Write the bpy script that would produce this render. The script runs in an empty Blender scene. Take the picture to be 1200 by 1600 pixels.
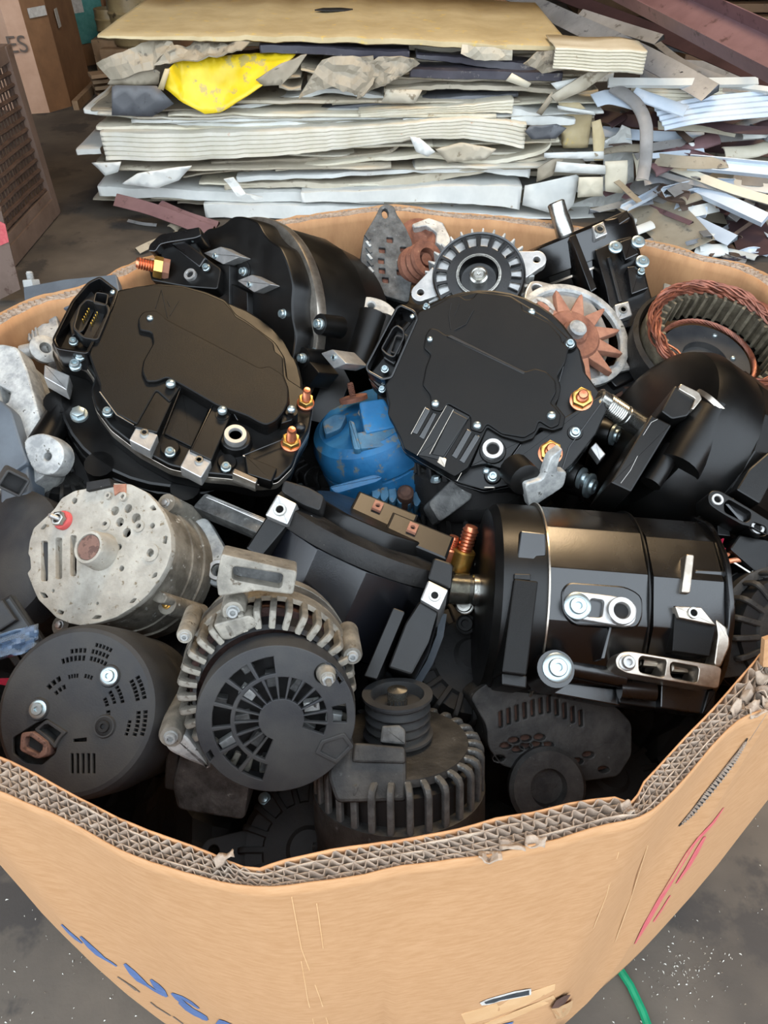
import bpy, bmesh, math, random
from mathutils import Vector as V, Matrix, noise as mnoise
from mathutils.geometry import delaunay_2d_cdt
from mathutils.bvhtree import BVHTree

# ---------------------------------------------------------------- camera
PI = math.pi
F, PITCH = 1150.0, math.radians(43)
CAM = V((0, 0, 1.5))
RT, FW, UPV = V((1, 0, 0)), V((0, math.cos(PITCH), -math.sin(PITCH))), V((0, math.sin(PITCH), math.cos(PITCH)))
cd = bpy.data.cameras.new('camera')
cam = bpy.data.objects.new('camera', cd)
C = bpy.context.scene.collection
C.objects.link(cam)
cam.location = CAM
cam.rotation_euler = (math.radians(90) - PITCH, 0, 0)
cd.sensor_fit = 'VERTICAL'; cd.sensor_height = 36; cd.lens = 36 * F / 1600; cd.clip_start = .02
bpy.context.scene.camera = cam

# ---------------------------------------------------------------- light and exposure
world = bpy.data.worlds.new('overcast_sky'); bpy.context.scene.world = world
world.use_nodes = True
bg = world.node_tree.nodes['Background']
bg.inputs[0].default_value = (.80, .90, 1.0, 1)
bg.inputs[1].default_value = 4.3
vs = bpy.context.scene.view_settings
vs.view_transform = 'Standard'; vs.look = 'None'; vs.gamma = 1; vs.exposure = 0.0; vs.use_curve_mapping = False
# unseen warm lamp, added to give the left generator its sheen
ld = bpy.data.lights.new('added_sheen_light', 'AREA'); ld.shape = 'RECTANGLE'; ld.size = 1.7; ld.size_y = .8; ld.energy = 170; ld.color = (1.0, .72, .42)
lo_ = bpy.data.objects.new('added_sheen_light', ld); C.objects.link(lo_); lo_.location = (.75, 3.0, 4.62); lo_.rotation_euler = (math.radians(-24), 0, 0)
bpy.context.scene.cycles.use_denoising = True
bpy.context.scene.cycles.max_bounces = 6

# ---------------------------------------------------------------- helpers
def ray(px, py): return FW + RT * ((px - 600) / F) + UPV * ((800 - py) / F)
def at_d(px, py, d): return CAM + ray(px, py) * d
def at_z(px, py, z):
    r = ray(px, py); return CAM + r * ((z - CAM.z) / r.z)
def at_y(px, py, y):
    r = ray(px, py); return CAM + r * (y / r.y)
def lin(c):
    return tuple(((x / 255) / 12.92 if x / 255 <= .04045 else ((x / 255 + .055) / 1.055) ** 2.4) for x in c) + (1,)
def view(v): return (RT * v[0] + UPV * v[1] - FW * v[2]).normalized()

def mat(name, c1, c2=None, rough=.5, metal=0, scale=20, bump=0, bscale=None, coat=0, spots=None, sp_scale=60, sp_amt=.5, lo=.35, hi=.65, stretch=None, rvar=0, spec=.5, det=4):
    m = bpy.data.materials.new(name); m.use_nodes = True
    nt = m.node_tree; b = nt.nodes['Principled BSDF']
    b.inputs['Roughness'].default_value = rough; b.inputs['Metallic'].default_value = metal
    b.inputs['Coat Weight'].default_value = coat; b.inputs['Coat Roughness'].default_value = .25
    if name in ('black_cover', 'dusty_black_plastic', 'worn_black_paint', 'black_casting'): spec = .22 if name == 'black_cover' else .3
    b.inputs['Specular IOR Level'].default_value = spec
    b.inputs['Base Color'].default_value = lin(c1)
    tc = nt.nodes.new('ShaderNodeTexCoord'); src = tc.outputs['Object']
    if stretch:
        mp = nt.nodes.new('ShaderNodeMapping'); mp.inputs['Scale'].default_value = stretch
        nt.links.new(src, mp.inputs[0]); src = mp.outputs[0]
    def nz(sc, d=4):
        n = nt.nodes.new('ShaderNodeTexNoise'); n.inputs['Scale'].default_value = sc; n.inputs['Detail'].default_value = d
        n.inputs['Roughness'].default_value = .65
        nt.links.new(src, n.inputs['Vector']); return n.outputs['Fac']
    def ramp(s, a, z, ca, cz):
        r = nt.nodes.new('ShaderNodeValToRGB'); e = r.color_ramp.elements
        e[0].position, e[1].position = a, z; e[0].color, e[1].color = ca, cz
        nt.links.new(s, r.inputs[0]); return r.outputs[0]
    col = None
    if c2:
        f = nz(scale, det); col = ramp(f, lo, hi, lin(c1), lin(c2))
        if rvar:
            rr = ramp(f, lo, hi, (rough,) * 3 + (1,), (min(1, rough + rvar),) * 3 + (1,)); nt.links.new(rr, b.inputs['Roughness'])
    if spots:
        k = ramp(nz(sp_scale, 6), sp_amt, sp_amt + .06, (0, 0, 0, 1), (1, 1, 1, 1))
        mx = nt.nodes.new('ShaderNodeMix'); mx.data_type = 'RGBA'
        nt.links.new(k, mx.inputs[0])
        if col: nt.links.new(col, mx.inputs[6])
        else: mx.inputs[6].default_value = lin(c1)
        mx.inputs[7].default_value = lin(spots); col = mx.outputs[2]
    if col: nt.links.new(col, b.inputs['Base Color'])
    if bump:
        bp = nt.nodes.new('ShaderNodeBump'); bp.inputs['Strength'].default_value = bump; bp.inputs['Distance'].default_value = .002
        nt.links.new(nz(bscale or scale * 4, 5), bp.inputs['Height']); nt.links.new(bp.outputs[0], b.inputs['Normal'])
    return m

M = {}
M['black'] = mat('black_casting', (6, 6, 6), (12, 11, 10), .3, 0, 14, .1, 900, coat=.08, spots=(46, 42, 38), sp_scale=420, sp_amt=.74, rvar=.12)
M['black_gloss'] = mat('black_gloss', (5, 5, 6), (10, 10, 11), .2, 0, 10, .05, 600, coat=.5, rvar=.12)
M['black_satin'] = mat('satin_black_casting', (8, 9, 13), (14, 16, 22), .27, 0, 14, .08, 700, spots=(60, 60, 62), sp_scale=420, sp_amt=.75, spec=.6)
M['black_cover'] = mat('black_cover', (6, 6, 6), (11, 10, 9), .38, 0, 9, .2, 1300, spots=(60, 55, 48), sp_scale=500, sp_amt=.73, rvar=.1)
M['black_dusty'] = mat('dusty_black_plastic', (38, 39, 42), (60, 59, 57), .5, 0, 12, .2, 500, spots=(80, 76, 68), sp_scale=260, sp_amt=.68, rvar=.2)
M['black_worn'] = mat('worn_black_paint', (14, 14, 15), (38, 37, 36), .45, 0, 22, .3, 200, spots=(105, 102, 96), sp_scale=130, sp_amt=.68, rvar=.2)
M['plastic'] = mat('black_plastic', (10, 10, 11), (16, 16, 17), .4, 0, 30, .05)
M['grey_plastic'] = mat('grey_plastic', (62, 68, 76), (84, 92, 100), .5, 0, 10, .15, 300, spots=(135, 138, 138), sp_scale=200, sp_amt=.7)
M['edge'] = mat('bare_edge', (150, 140, 128), (196, 188, 176), .28, .9, 40, .1)
M['alu'] = mat('machined_aluminium', (164, 163, 162), (190, 189, 186), .36, .75, 60, .1, 200)
M['alu_cast'] = mat('cast_aluminium', (128, 130, 130), (188, 188, 184), .55, .35, 45, .5, 160, spots=(70, 68, 64), sp_scale=90, sp_amt=.62)
M['alu_dirty'] = mat('dirty_aluminium', (98, 94, 86), (146, 140, 128), .6, .3, 35, .6, 150, spots=(78, 68, 56), sp_scale=120, sp_amt=.6)
M['alu_dark'] = mat('grimy_aluminium', (48, 48, 48), (96, 96, 94), .6, .3, 40, .7, 140, spots=(130, 132, 130), sp_scale=80, sp_amt=.64)
M['alu_grime'] = mat('very_grimy_aluminium', (28, 28, 28), (62, 60, 57), .62, .2, 30, .6, 140, spots=(98, 98, 96), sp_scale=100, sp_amt=.66)
M['delco'] = mat('weathered_grey_casting', (138, 133, 123), (168, 163, 152), .8, .05, 30, .7, 120, spots=(112, 100, 82), sp_scale=110, sp_amt=.6)
M['delco_side'] = mat('weathered_dark_casting', (92, 86, 76), (146, 140, 128), .7, .15, 26, .7, 120, spots=(196, 196, 190), sp_scale=90, sp_amt=.62)
M['zinc'] = mat('zinc_steel', (140, 158, 162), (186, 196, 198), .3, .8, 60)
M['steel'] = mat('polished_steel', (150, 150, 146), (190, 188, 180), .25, .95, 50, .1)
M['gold'] = mat('yellow_zinc', (196, 150, 72), (214, 176, 104), .28, .9, 50)
M['copper'] = mat('copper', (196, 110, 78), (220, 146, 110), .3, .9, 50)
M['copper_wire'] = mat('enamelled_copper_wire', (98, 56, 42), (146, 88, 68), .4, .4, 50)
M['rust'] = mat('rusty_iron', (98, 60, 46), (136, 90, 70), .85, .1, 50, .8, 120, spots=(160, 120, 90), sp_scale=120, sp_amt=.64)
M['rust_dark'] = mat('dark_rust', (62, 42, 34), (96, 66, 52), .8, .2, 50, .6, 120)
M['rust_red'] = mat('red_rust', (128, 84, 66), (158, 112, 90), .8, .1, 50, .6, 120)
M['blue'] = mat('worn_blue_paint', (14, 74, 114), (24, 98, 144), .45, 0, 14, .4, 60, spots=(84, 92, 92), sp_scale=45, sp_amt=.57, rvar=.3)
M['blue_dirty'] = mat('dirty_blue_paint', (26, 66, 92), (52, 96, 122), .55, 0, 24, .6, 90, spots=(92, 84, 74), sp_scale=70, sp_amt=.56)
M['dark'] = mat('dark_grime_and_shade', (14, 13, 13), (26, 24, 23), .7, 0, 30, .3)  # also painted on discs in bores and openings, in place of their shade
M['winding'] = mat('dark_winding', (44, 28, 24), (78, 50, 42), .6, .1, 90, .5)
M['lamination'] = mat('steel_lamination', (84, 78, 66), (128, 120, 102), .5, .5, 60, .3)
M['red_washer'] = mat('red_insulator', (198, 84, 84), (176, 70, 66), .6, 0, 40)
M['cable_red'] = mat('pink_red_cable', (170, 30, 60), None, .5)
M['orange'] = mat('bare_copper_wire', (226, 132, 92), (236, 156, 116), .4, .3, 40)
M['gold_pin'] = mat('gold_pins', (220, 180, 80), None, .3, .9)
M['white_mark'] = mat('white_marking', (170, 170, 168), None, .7)
M['rust_core'] = mat('brown_core', (104, 76, 66), (124, 94, 80), .7, 0, 60, .3, spots=(80, 56, 48), sp_scale=120)
M['poly'] = mat('bag_film', (150, 172, 200), (110, 132, 160), .15, 0, 20, .6, 30)
M['poly'].node_tree.nodes['Principled BSDF'].inputs['Transmission Weight'].default_value = .55

def newmesh(name, vs, fs, m, ang=32):
    me = bpy.data.meshes.new(name); me.from_pydata([tuple(v) for v in vs], [], fs); me.update()
    if m: me.materials.append(M[m] if isinstance(m, str) else m)
    if ang:
        me.polygons.foreach_set('use_smooth', [True] * len(me.polygons)); me.set_sharp_from_angle(angle=math.radians(ang))
    return me

def signed(p): return sum(p[i][0] * p[(i + 1) % len(p)][1] - p[(i + 1) % len(p)][0] * p[i][1] for i in range(len(p)))
def ccw(p): return list(p) if signed(p) > 0 else list(p)[::-1]
def offset(p, c):                      # to the left of the walking direction
    n = len(p); out = []
    for i in range(n):
        a, b, d = p[i - 1], p[i], p[(i + 1) % n]
        e1 = V((b[0] - a[0], b[1] - a[1])); e2 = V((d[0] - b[0], d[1] - b[1]))
        if e1.length < 1e-9 or e2.length < 1e-9: out.append((b[0], b[1])); continue
        e1.normalize(); e2.normalize()
        n1, n2 = V((-e1.y, e1.x)), V((-e2.y, e2.x)); s = n1 + n2
        if s.length < 1e-6: s = n1
        s.normalize(); k = min(1 / max(s.dot(n1), .35), 2)
        out.append((b[0] + s.x * c * k, b[1] + s.y * c * k))
    return out
def rp(pts, r, n=4):                   # round the corners of a closed polygon
    out = []; m = len(pts)
    for i in range(m):
        a, b, c = V(pts[i - 1][:2]), V(pts[i][:2]), V(pts[(i + 1) % m][:2])
        rr = r[i] if isinstance(r, (list, tuple)) else r
        d = min(rr, (a - b).length * .45, (c - b).length * .45)
        if d < 1e-6: out.append(tuple(b)); continue
        p, q = b + (a - b).normalized() * d, b + (c - b).normalized() * d
        for k in range(n + 1):
            t = k / n; w = p * (1 - t) ** 2 + b * 2 * t * (1 - t) + q * t * t; out.append((w.x, w.y))
    return out
def cr(pts, n=4, closed=True):         # smooth curve through points
    m = len(pts); out = []; P = [V(p) for p in pts]
    for i in range(m if closed else m - 1):
        if closed: a, b, c, d = P[i - 1], P[i], P[(i + 1) % m], P[(i + 2) % m]
        else: a, b, c, d = P[max(i - 1, 0)], P[i], P[i + 1], P[min(i + 2, m - 1)]
        for k in range(n):
            t = k / n
            out.append(.5 * ((2 * b) + (c - a) * t + (2 * a - 5 * b + 4 * c - d) * t * t + (3 * b - a - 3 * c + d) * t ** 3))
    if not closed: out.append(P[-1])
    return out
def circ(x, y, r, n=24, a0=0, sq=1): return [(x + r * math.cos(a0 + 2 * PI * k / n), y + sq * r * math.sin(a0 + 2 * PI * k / n)) for k in range(n)]
def arcseg(r0, r1, a0, a1, n=6, x=0, y=0):
    o = [(x + r1 * math.cos(a0 + (a1 - a0) * k / n), y + r1 * math.sin(a0 + (a1 - a0) * k / n)) for k in range(n + 1)]
    i = [(x + r0 * math.cos(a1 + (a0 - a1) * k / n), y + r0 * math.sin(a1 + (a0 - a1) * k / n)) for k in range(n + 1)]
    return o + i
def rect(x, y, w, h, a=0):
    c, s = math.cos(a), math.sin(a)
    return [(x + c * u * w / 2 - s * v * h / 2, y + s * u * w / 2 + c * v * h / 2) for u, v in ((-1, -1), (1, -1), (1, 1), (-1, 1))]

def inpoly(p, q):
    c = False
    for i in range(len(q)):
        a, b = q[i], q[i - 1]
        if (a.y > p.y) != (b.y > p.y) and p.x < (b.x - a.x) * (p.y - a.y) / (b.y - a.y) + a.x: c = not c
    return c
class MB:
    def __init__(s): s.v = []; s.f = []; s.flat = set()
    def add(s, vs, fs, T=None, flat=()):
        o = len(s.v); nf = len(s.f); s.flat |= {nf + k for k in flat}; s.v += [T @ V(v) for v in vs] if T else [V(v) for v in vs]
        s.f += [tuple(i + o for i in f) for f in fs]; return s
    def prism(s, loops, h0, h1, ch=0, chb=0, T=None):
        if not isinstance(loops[0][0], (tuple, list, V)) : loops = [loops]
        elif isinstance(loops[0], V): loops = [loops]
        L = [ccw(loops[0])] + [ccw(h)[::-1] for h in loops[1:]]
        prof = []
        if chb: prof += [(chb, h0), (0, h0 + chb)]
        else: prof += [(0, h0)]
        if ch: prof += [(0, h1 - ch), (ch * .3, h1 - ch * .3), (ch, h1)]
        else: prof += [(0, h1)]
        vs, fs = [], []; rings = []
        for lp in L:
            n = len(lp); rr = []
            for c, h in prof:
                q = offset(lp, c) if c else lp
                rr.append(len(vs)); vs += [(p[0], p[1], h) for p in q]
            for a, b in zip(rr, rr[1:]):
                for i in range(n):
                    j = (i + 1) % n; fs.append((a + i, a + j, b + j, b + i))
            rings.append((rr[0], rr[-1], n))
        nw = len(fs)
        if len(L) == 1:
            a, b, n = rings[0]; fs.append(tuple(range(b, b + n))); fs.append(tuple(range(a + n - 1, a - 1, -1)))
        else:
            for which in (0, 1):
                idx = [r[which] + i for r in rings for i in range(r[2])]
                pts = [V((vs[k][0], vs[k][1])) for k in idx]; ed = []; o = 0; polys = []
                for r in rings: ed += [(o + i, o + (i + 1) % r[2]) for i in range(r[2])]; polys.append(pts[o:o + r[2]]); o += r[2]
                V2, _, F2, ov_, _, _ = delaunay_2d_cdt(pts, ed, [], 0, 1e-7)
                h = vs[rings[0][which]][2]; mp = {}
                for k, o_ in enumerate(ov_):
                    if o_: mp[k] = idx[o_[0]]
                    else: mp[k] = len(vs); vs.append((V2[k].x, V2[k].y, h))
                for t in F2:
                    c = (V2[t[0]] + V2[t[1]] + V2[t[2]]) / 3
                    if not inpoly(c, polys[0]) or any(inpoly(c, q) for q in polys[1:]): continue
                    u, w = V2[t[1]] - V2[t[0]], V2[t[2]] - V2[t[0]]; up = u.x * w.y - u.y * w.x > 0
                    t = [mp[k] for k in t]; fs.append(tuple(t) if up == bool(which) else tuple(t[::-1]))
        return s.add(vs, fs, T, range(nw, len(fs)))
    def box(s, c, d, ch=0, T=None, rz=0):
        return s.prism(rect(c[0], c[1], d[0], d[1], rz), c[2] - d[2] / 2, c[2] + d[2] / 2, ch, ch, T)
    def lathe(s, prof, n=32, T=None, a0=0, a1=2 * PI):
        vs, fs = [], []; full = abs(a1 - a0 - 2 * PI) < 1e-6; m = n if full else n + 1
        for r, z in prof:
            for k in range(m):
                a = a0 + (a1 - a0) * k / n; vs.append((r * math.cos(a), r * math.sin(a), z))
        for i in range(len(prof) - 1):
            for k in range(n):
                j = (k + 1) % m; fs.append((i * m + k, i * m + j, (i + 1) * m + j, (i + 1) * m + k))
        if full and len(prof) > 2 and prof[0][0] > 1e-6 and prof[-1][0] > 1e-6:
            q = (len(prof) - 1) * m; fs += [(q + k, q + (k + 1) % m, (k + 1) % m, k) for k in range(n)]; return s.add(vs, fs, T)
        if full and prof[0][0] > 1e-6: fs.append(tuple(range(m - 1, -1, -1)))
        if full and prof[-1][0] > 1e-6: fs.append(tuple(range((len(prof) - 1) * m, len(prof) * m)))
        return s.add(vs, fs, T)
    def tube(s, pts, r, n=8, T=None, cap=True):
        pts = [V(p) for p in pts]; vs, fs = [], []; m = len(pts)
        t = (pts[1] - pts[0]).normalized(); u = t.orthogonal().normalized()
        for i, p in enumerate(pts):
            t = (pts[min(i + 1, m - 1)] - pts[max(i - 1, 0)]).normalized()
            u = (u - t * u.dot(t)).normalized(); w = t.cross(u); rr = r[i] if isinstance(r, (list, tuple)) else r
            for k in range(n):
                a = 2 * PI * k / n; vs.append(p + (u * math.cos(a) + w * math.sin(a)) * rr)
        for i in range(m - 1):
            for k in range(n):
                j = (k + 1) % n; fs.append((i * n + k, i * n + j, (i + 1) * n + j, (i + 1) * n + k))
        if cap: fs.append(tuple(range(n - 1, -1, -1))); fs.append(tuple(range((m - 1) * n, m * n)))
        return s.add(vs, fs, T)
    def sweep(s, pts, prof, ups=None, T=None, closed=False):   # prof: closed list of (side, up) offsets
        pts = [V(p) for p in pts]; vs, fs = [], []; m, n = len(pts), len(prof)
        for i, p in enumerate(pts):
            t = (pts[min(i + 1, m - 1)] - pts[max(i - 1, 0)]).normalized()
            up = V(ups[i] if isinstance(ups, list) else (ups or (0, 0, 1)))
            sd = t.cross(up)
            if sd.length < 1e-4: sd = t.orthogonal()
            sd.normalize(); up = sd.cross(t).normalized()
            vs += [p + sd * a + up * b for a, b in prof]
        for i in range(m - 1):
            for k in range(n):
                j = (k + 1) % n; fs.append((i * n + k, i * n + j, (i + 1) * n + j, (i + 1) * n + k))
        fs.append(tuple(range(n - 1, -1, -1))); fs.append(tuple(range((m - 1) * n, m * n)))
        return s.add(vs, fs, T)
    def build(s, name, m, parent=None, W=None, ang=32):
        """W: world matrix of the frame the shape was written in; the mesh is stored in its parent's space"""
        W = W or Matrix(); vs = s.v
        if parent is not None:
            X = WM[parent.name].inverted() @ W; org = Matrix()
            vs = [X @ v for v in vs]
        else: vs = [W @ v for v in vs]
        me = newmesh(name, vs, s.f, m, ang)
        for k in s.flat: me.polygons[k].use_smooth = False
        o = bpy.data.objects.new(name, me); C.objects.link(o)
        if parent is not None: o.parent = parent; WM[o.name] = WM[parent.name].copy()
        else: WM[o.name] = Matrix()
        return o
WM = {}
def tag(o, label, cat, group=None, kind=None):
    if label: o['label'] = label
    if cat: o['category'] = cat
    if group: o['group'] = group
    if kind: o['kind'] = kind
    return o
def empty(name, W, label, cat, group=None):
    o = bpy.data.objects.new(name, None); C.objects.link(o); o.matrix_world = W; WM[o.name] = W.copy()
    o.empty_display_size = .02
    return tag(o, label, cat, group)
def basis(O, n, ang=0, u=None):
    """frame: origin O, z axis n; x axis runs along angle ang (degrees) in the picture, or along u"""
    n = n.normalized()
    u = V(u) if u is not None else view((math.cos(math.radians(ang)), math.sin(math.radians(ang)), 0))
    u = (u - n * u.dot(n)).normalized(); v = n.cross(u)
    m = Matrix((u, v, n)).transposed().to_4x4(); m.translation = O; return m

class Fr:
    """a thing standing at a picture point: O at (px,py) at height z (or distance d), its plane facing n"""
    def __init__(s, px, py, n, z=None, d=None, ang=0, O=None, nw=None):
        s.O = O if O is not None else (at_z(px, py, z) if z is not None else at_d(px, py, d))
        s.d = (s.O - CAM).dot(FW)
        s.W = basis(s.O, nw if nw is not None else view(n), ang); s.I = s.W.inverted()
        s.k = s.d / F                     # metres per pixel here
        s.root = None
    def p(s, px, py, h=0):
        n = s.W.col[2].to_3d(); O = s.O + n * h; r = ray(px, py)
        t = (O - CAM).dot(n) / r.dot(n); q = s.I @ (CAM + r * t); return (q.x, q.y)
    def P(s, pts, h=0): return [s.p(a[0], a[1], h) for a in pts]
    def thing(s, name, label, cat, group=None): s.root = empty(name, s.W, label, cat, group); return s.root
    def part(s, name, mb, m, parent=None, ang=32): return mb.build(name, m, parent or s.root, s.W, ang)
    def bolt(s, px, py, h, rpx, kind='torx', m='zinc', parent=None, name='bolt'):
        x, y = s.p(px, py, h); return fix(parent or s.root, s.W @ Matrix.Translation((x, y, h)), rpx * s.k, kind, m, name)

_fx = {}
def fixmesh(kind, m):
    if (kind, m) in _fx: return _fx[kind, m]
    b = MB(); d = 0.0
    if kind == 'torx':       # cylinder head with a socket, on a flange
        b.lathe([(1, -.4), (1, .1), (.9, .16), (.78, .18), (.78, .75), (.7, .85), (.42, .85), (.38, .3), (0, .3)], 16)
    elif kind == 'hex':
        b.lathe([(1.25, -.4), (1.25, .12), (.9, .16)], 18); b.prism(circ(0, 0, 1.0, 6), .1, .9, .12)
    elif kind == 'rivet':
        b.lathe([(1, -.4), (1, .12), (.86, .28), (.5, .3), (.42, .22), (0, .2)], 16)
    elif kind == 'dome':
        b.lathe([(1, -.4), (1, .1), (.85, .4), (.5, .6), (0, .66)], 16)
    elif kind == 'washer':
        b.lathe([(1.6, -.3), (1.6, .1), (1.5, .18), (1.0, .18)], 24); b.lathe([(1, 0), (1, .5), (.92, .6), (.45, .6), (.4, .25), (0, .25)], 20)
    elif kind == 'stud':     # threaded stud
        pr = [(.55, -.5)]
        for k in range(9): pr += [(.6, k * .3), (.5, k * .3 + .15)]
        b.lathe(pr + [(.45, 2.75), (0, 2.8)], 14)
    elif kind == 'nut':
        b.prism([circ(0, 0, 1.0, 6), circ(0, 0, .5, 12)], 0, .8, .1)
    elif kind == 'bush':     # open bushing; a dark disc inside paints the shade of the bore
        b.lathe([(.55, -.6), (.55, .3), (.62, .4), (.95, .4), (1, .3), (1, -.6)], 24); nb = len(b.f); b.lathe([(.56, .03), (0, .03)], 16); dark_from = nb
    me = newmesh(kind, b.v, b.f, m, 40)
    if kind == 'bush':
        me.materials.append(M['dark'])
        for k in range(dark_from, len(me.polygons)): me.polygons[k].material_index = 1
    _fx[kind, m] = me; return me
def fix(parent, W, r, kind='torx', m='zinc', name='bolt', sz=1):
    o = bpy.data.objects.new(name, fixmesh(kind, m)); C.objects.link(o); o.parent = parent
    L = WM[parent.name].inverted() @ W @ Matrix.Diagonal((r, r, r * sz, 1)); o.matrix_basis = L
    WM[o.name] = W @ Matrix.Diagonal((r, r, r * sz, 1)); return o
rnd = random.Random(7)
# ---------------------------------------------------------------- materials of the setting
M['floor'] = mat('concrete_floor', (64, 58, 52), (92, 83, 73), .75, 0, 2.2, .5, 26, spots=(58, 53, 49), sp_scale=3.2, sp_amt=.55, rvar=.1)
M['shed'] = mat('brown_shed_lining', (84, 62, 44), (112, 84, 60), .8, 0, 2)
M['shed_dark'] = mat('dark_shed_wall', (60, 46, 36), (84, 64, 50), .8, 0, 2)
M['card'] = mat('kraft_cardboard', (160, 118, 78), (171, 130, 91), .8, 0, 60, .12, 260, stretch=(1, 1, 3.5))
M['card_in'] = mat('inner_kraft', (164, 118, 80), (184, 138, 96), .85, 0, 30, .2, 120, stretch=(1, 1, .4))
M['card_edge'] = mat('weathered_board_edge', (138, 120, 104), (176, 156, 136), .9, 0, 60, .5, 300)
M['card_flute'] = mat('grey_brown_fluting', (128, 112, 98), (158, 141, 125), .9, 0, 80, .3, 300)
M['card_dark'] = mat('brown_box_board', (122, 88, 60), (140, 102, 70), .85, 0, 6)
M['card_pink'] = mat('pinkish_box_board', (176, 140, 116), (190, 154, 130), .85, 0, 6)
M['ink_blue'] = mat('faded_blue_ink', (58, 80, 122), (76, 98, 138), .8, 0, 90)
M['ink_red'] = mat('faded_red_ink', (178, 70, 78), (192, 96, 96), .8, 0, 90)
M['ink_grey'] = mat('grey_ink', (92, 80, 72), None, .8)
M['tape'] = mat('packing_tape', (206, 166, 122), (196, 152, 106), .3, 0, 20)
M['teal'] = mat('teal_print', (64, 128, 124), (84, 144, 138), .7, 0, 30)
M['label_white'] = mat('white_label', (196, 192, 186), (170, 164, 156), .6, 0, 40)
def sm(name, a, b, sp=None, r=.5, amt=.6): M[name] = mat(name, a, b, r, 0, 5, .3, 20, spots=sp, sp_scale=16, sp_amt=amt)
sm('white_paint', (196, 198, 194), (214, 215, 210), (150, 140, 122), .45, .66)
sm('cream_paint', (196, 188, 166), (212, 206, 188), (150, 130, 96), .5, .64)
sm('tan_panel', (178, 160, 122), (198, 182, 144), (206, 182, 112), .55, .6)
sm('grey_tan', (140, 130, 112), (160, 150, 132), (110, 102, 90), .6)
sm('light_tan', (172, 162, 142), (188, 180, 162), (132, 120, 100), .6)
sm('charcoal_sheet', (78, 80, 84), (92, 94, 98), (60, 60, 62), .45)
sm('yellow_paint', (214, 184, 24), (228, 200, 40), (176, 158, 92), .42, .56)
sm('rust_stained', (196, 190, 172), (212, 208, 196), (190, 128, 70), .5, .68)
sm('dark_trim', (46, 44, 52), (70, 68, 76), (120, 116, 112), .4)
sm('purple_paint', (104, 78, 80), (122, 94, 96), (84, 62, 62), .45)
sm('dark_purple', (58, 42, 44), (74, 54, 56), None, .5)
sm('galvanised', (150, 154, 160), (180, 184, 190), (120, 124, 130), .35)
M['galvanised'].node_tree.nodes['Principled BSDF'].inputs['Metallic'].default_value = .5
sm('pale_blue', (182, 194, 208), (198, 208, 218), (150, 150, 148), .4, .66)
sm('grey_metal', (122, 120, 118), (146, 144, 142), (96, 92, 88), .5)
sm('steel_rusty', (84, 68, 58), (104, 86, 76), (70, 50, 40), .7)
sm('brass', (120, 102, 70), (150, 132, 96), (80, 66, 46), .35)
sm('timber', (126, 100, 74), (146, 120, 92), (90, 70, 52), .8)
sm('brown_board', (90, 66, 44), (106, 80, 54), (66, 48, 34), .7)
M['cord'] = mat('green_strap', (16, 122, 84), (20, 140, 98), .4, 0, 60)
M['black_tape'] = mat('black_sticker', (34, 38, 42), (54, 58, 62), .5, 0, 80)
M['white_chip'] = mat('white_chips', (200, 198, 190), (170, 164, 150), .6, 0, 50)

# ---------------------------------------------------------------- the shed
def plane_obj(name, vs, m, kind='structure'):
    o = bpy.data.objects.new(name, newmesh(name, vs, [(0, 1, 2, 3)], m, 0)); C.objects.link(o); o['kind'] = kind; return o
def slab(name, x0, x1, y0, y1, z0, z1, m):
    o = MB().box(((x0 + x1) / 2, (y0 + y1) / 2, (z0 + z1) / 2), (x1 - x0, y1 - y0, z1 - z0)).build(name, m); o['kind'] = 'structure'; return o
slab('floor', -14, 14, -14, 14, -.1, 0, 'floor')
slab('ceiling', -7, 7, .1, 13.2, 5.0, 5.1, 'shed')
slab('wall_back', -7, 7, 13, 13.2, 0, 5.0, 'shed_dark')
slab('wall_left', -7.2, -7, .1, 13.2, 0, 5.1, 'shed_dark')
slab('wall_right', 7, 7.2, .1, 13.2, 0, 5.1, 'shed_dark')

W_ = lo_.matrix_world = Matrix.Translation((.75, 3.0, 4.62)) @ Matrix.Rotation(math.radians(-24), 4, 'X')
lr = empty('added_sheen_lamp', W_, 'unseen warm lamp added under the shed roof to give the left generator its sheen', 'lamp')
MB().box((0, 0, .06), (1.8, .9, .08), .01).build('added_lamp_housing', 'galvanised', lr, W_)  # made-up housing and hangers to carry the added lamp
for sx in (-.7, .7): MB().tube([W_ @ V((sx, 0, .1)), V((.75 + sx, 3.0, 5.0))], .01, 6).build('hanger', 'steel_rusty', lr)

# ---------------------------------------------------------------- the bulk carton
PAIRS = [((-130, 1185), (-95, 1132)), ((0, 1238), (25, 1193)), ((105, 1282), (125, 1247)), ((200, 1335), (220, 1293)), ((300, 1367), (315, 1327)),
 ((380, 1385), (366, 1349)), ((420, 1388), (402, 1358)), ((480, 1382), (440, 1346)), ((550, 1372), (525, 1327)), ((640, 1352), (610, 1315)),
 ((750, 1338), (700, 1300)), ((830, 1322), (785, 1277)), ((880, 1310), (840, 1266)), ((930, 1294), (900, 1252)), ((975, 1285), (962, 1245)),
 ((1007, 1275), (992, 1254)), ((1030, 1258), (1002, 1228)), ((1069, 1219), (1027, 1200)), ((1112, 1167), (1069, 1154)), ((1150, 1130), (1112, 1110)),
 ((1184, 1112), (1147, 1070)), ((1212, 1108), (1180, 1032)), ((1255, 1060), (1215, 1000))]
ou = [at_z(*a, 1.0).xy for a, b in PAIRS]; inn = [at_z(*b, 1.0).xy for a, b in PAIRS]
back = [at_z(*p, 1.0).xy for p in ((1200, 430), (1100, 399), (1020, 377), (850, 346), (700, 331), (600, 322), (430, 345), (350, 368), (210, 410), (130, 447), (0, 490))]
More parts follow.
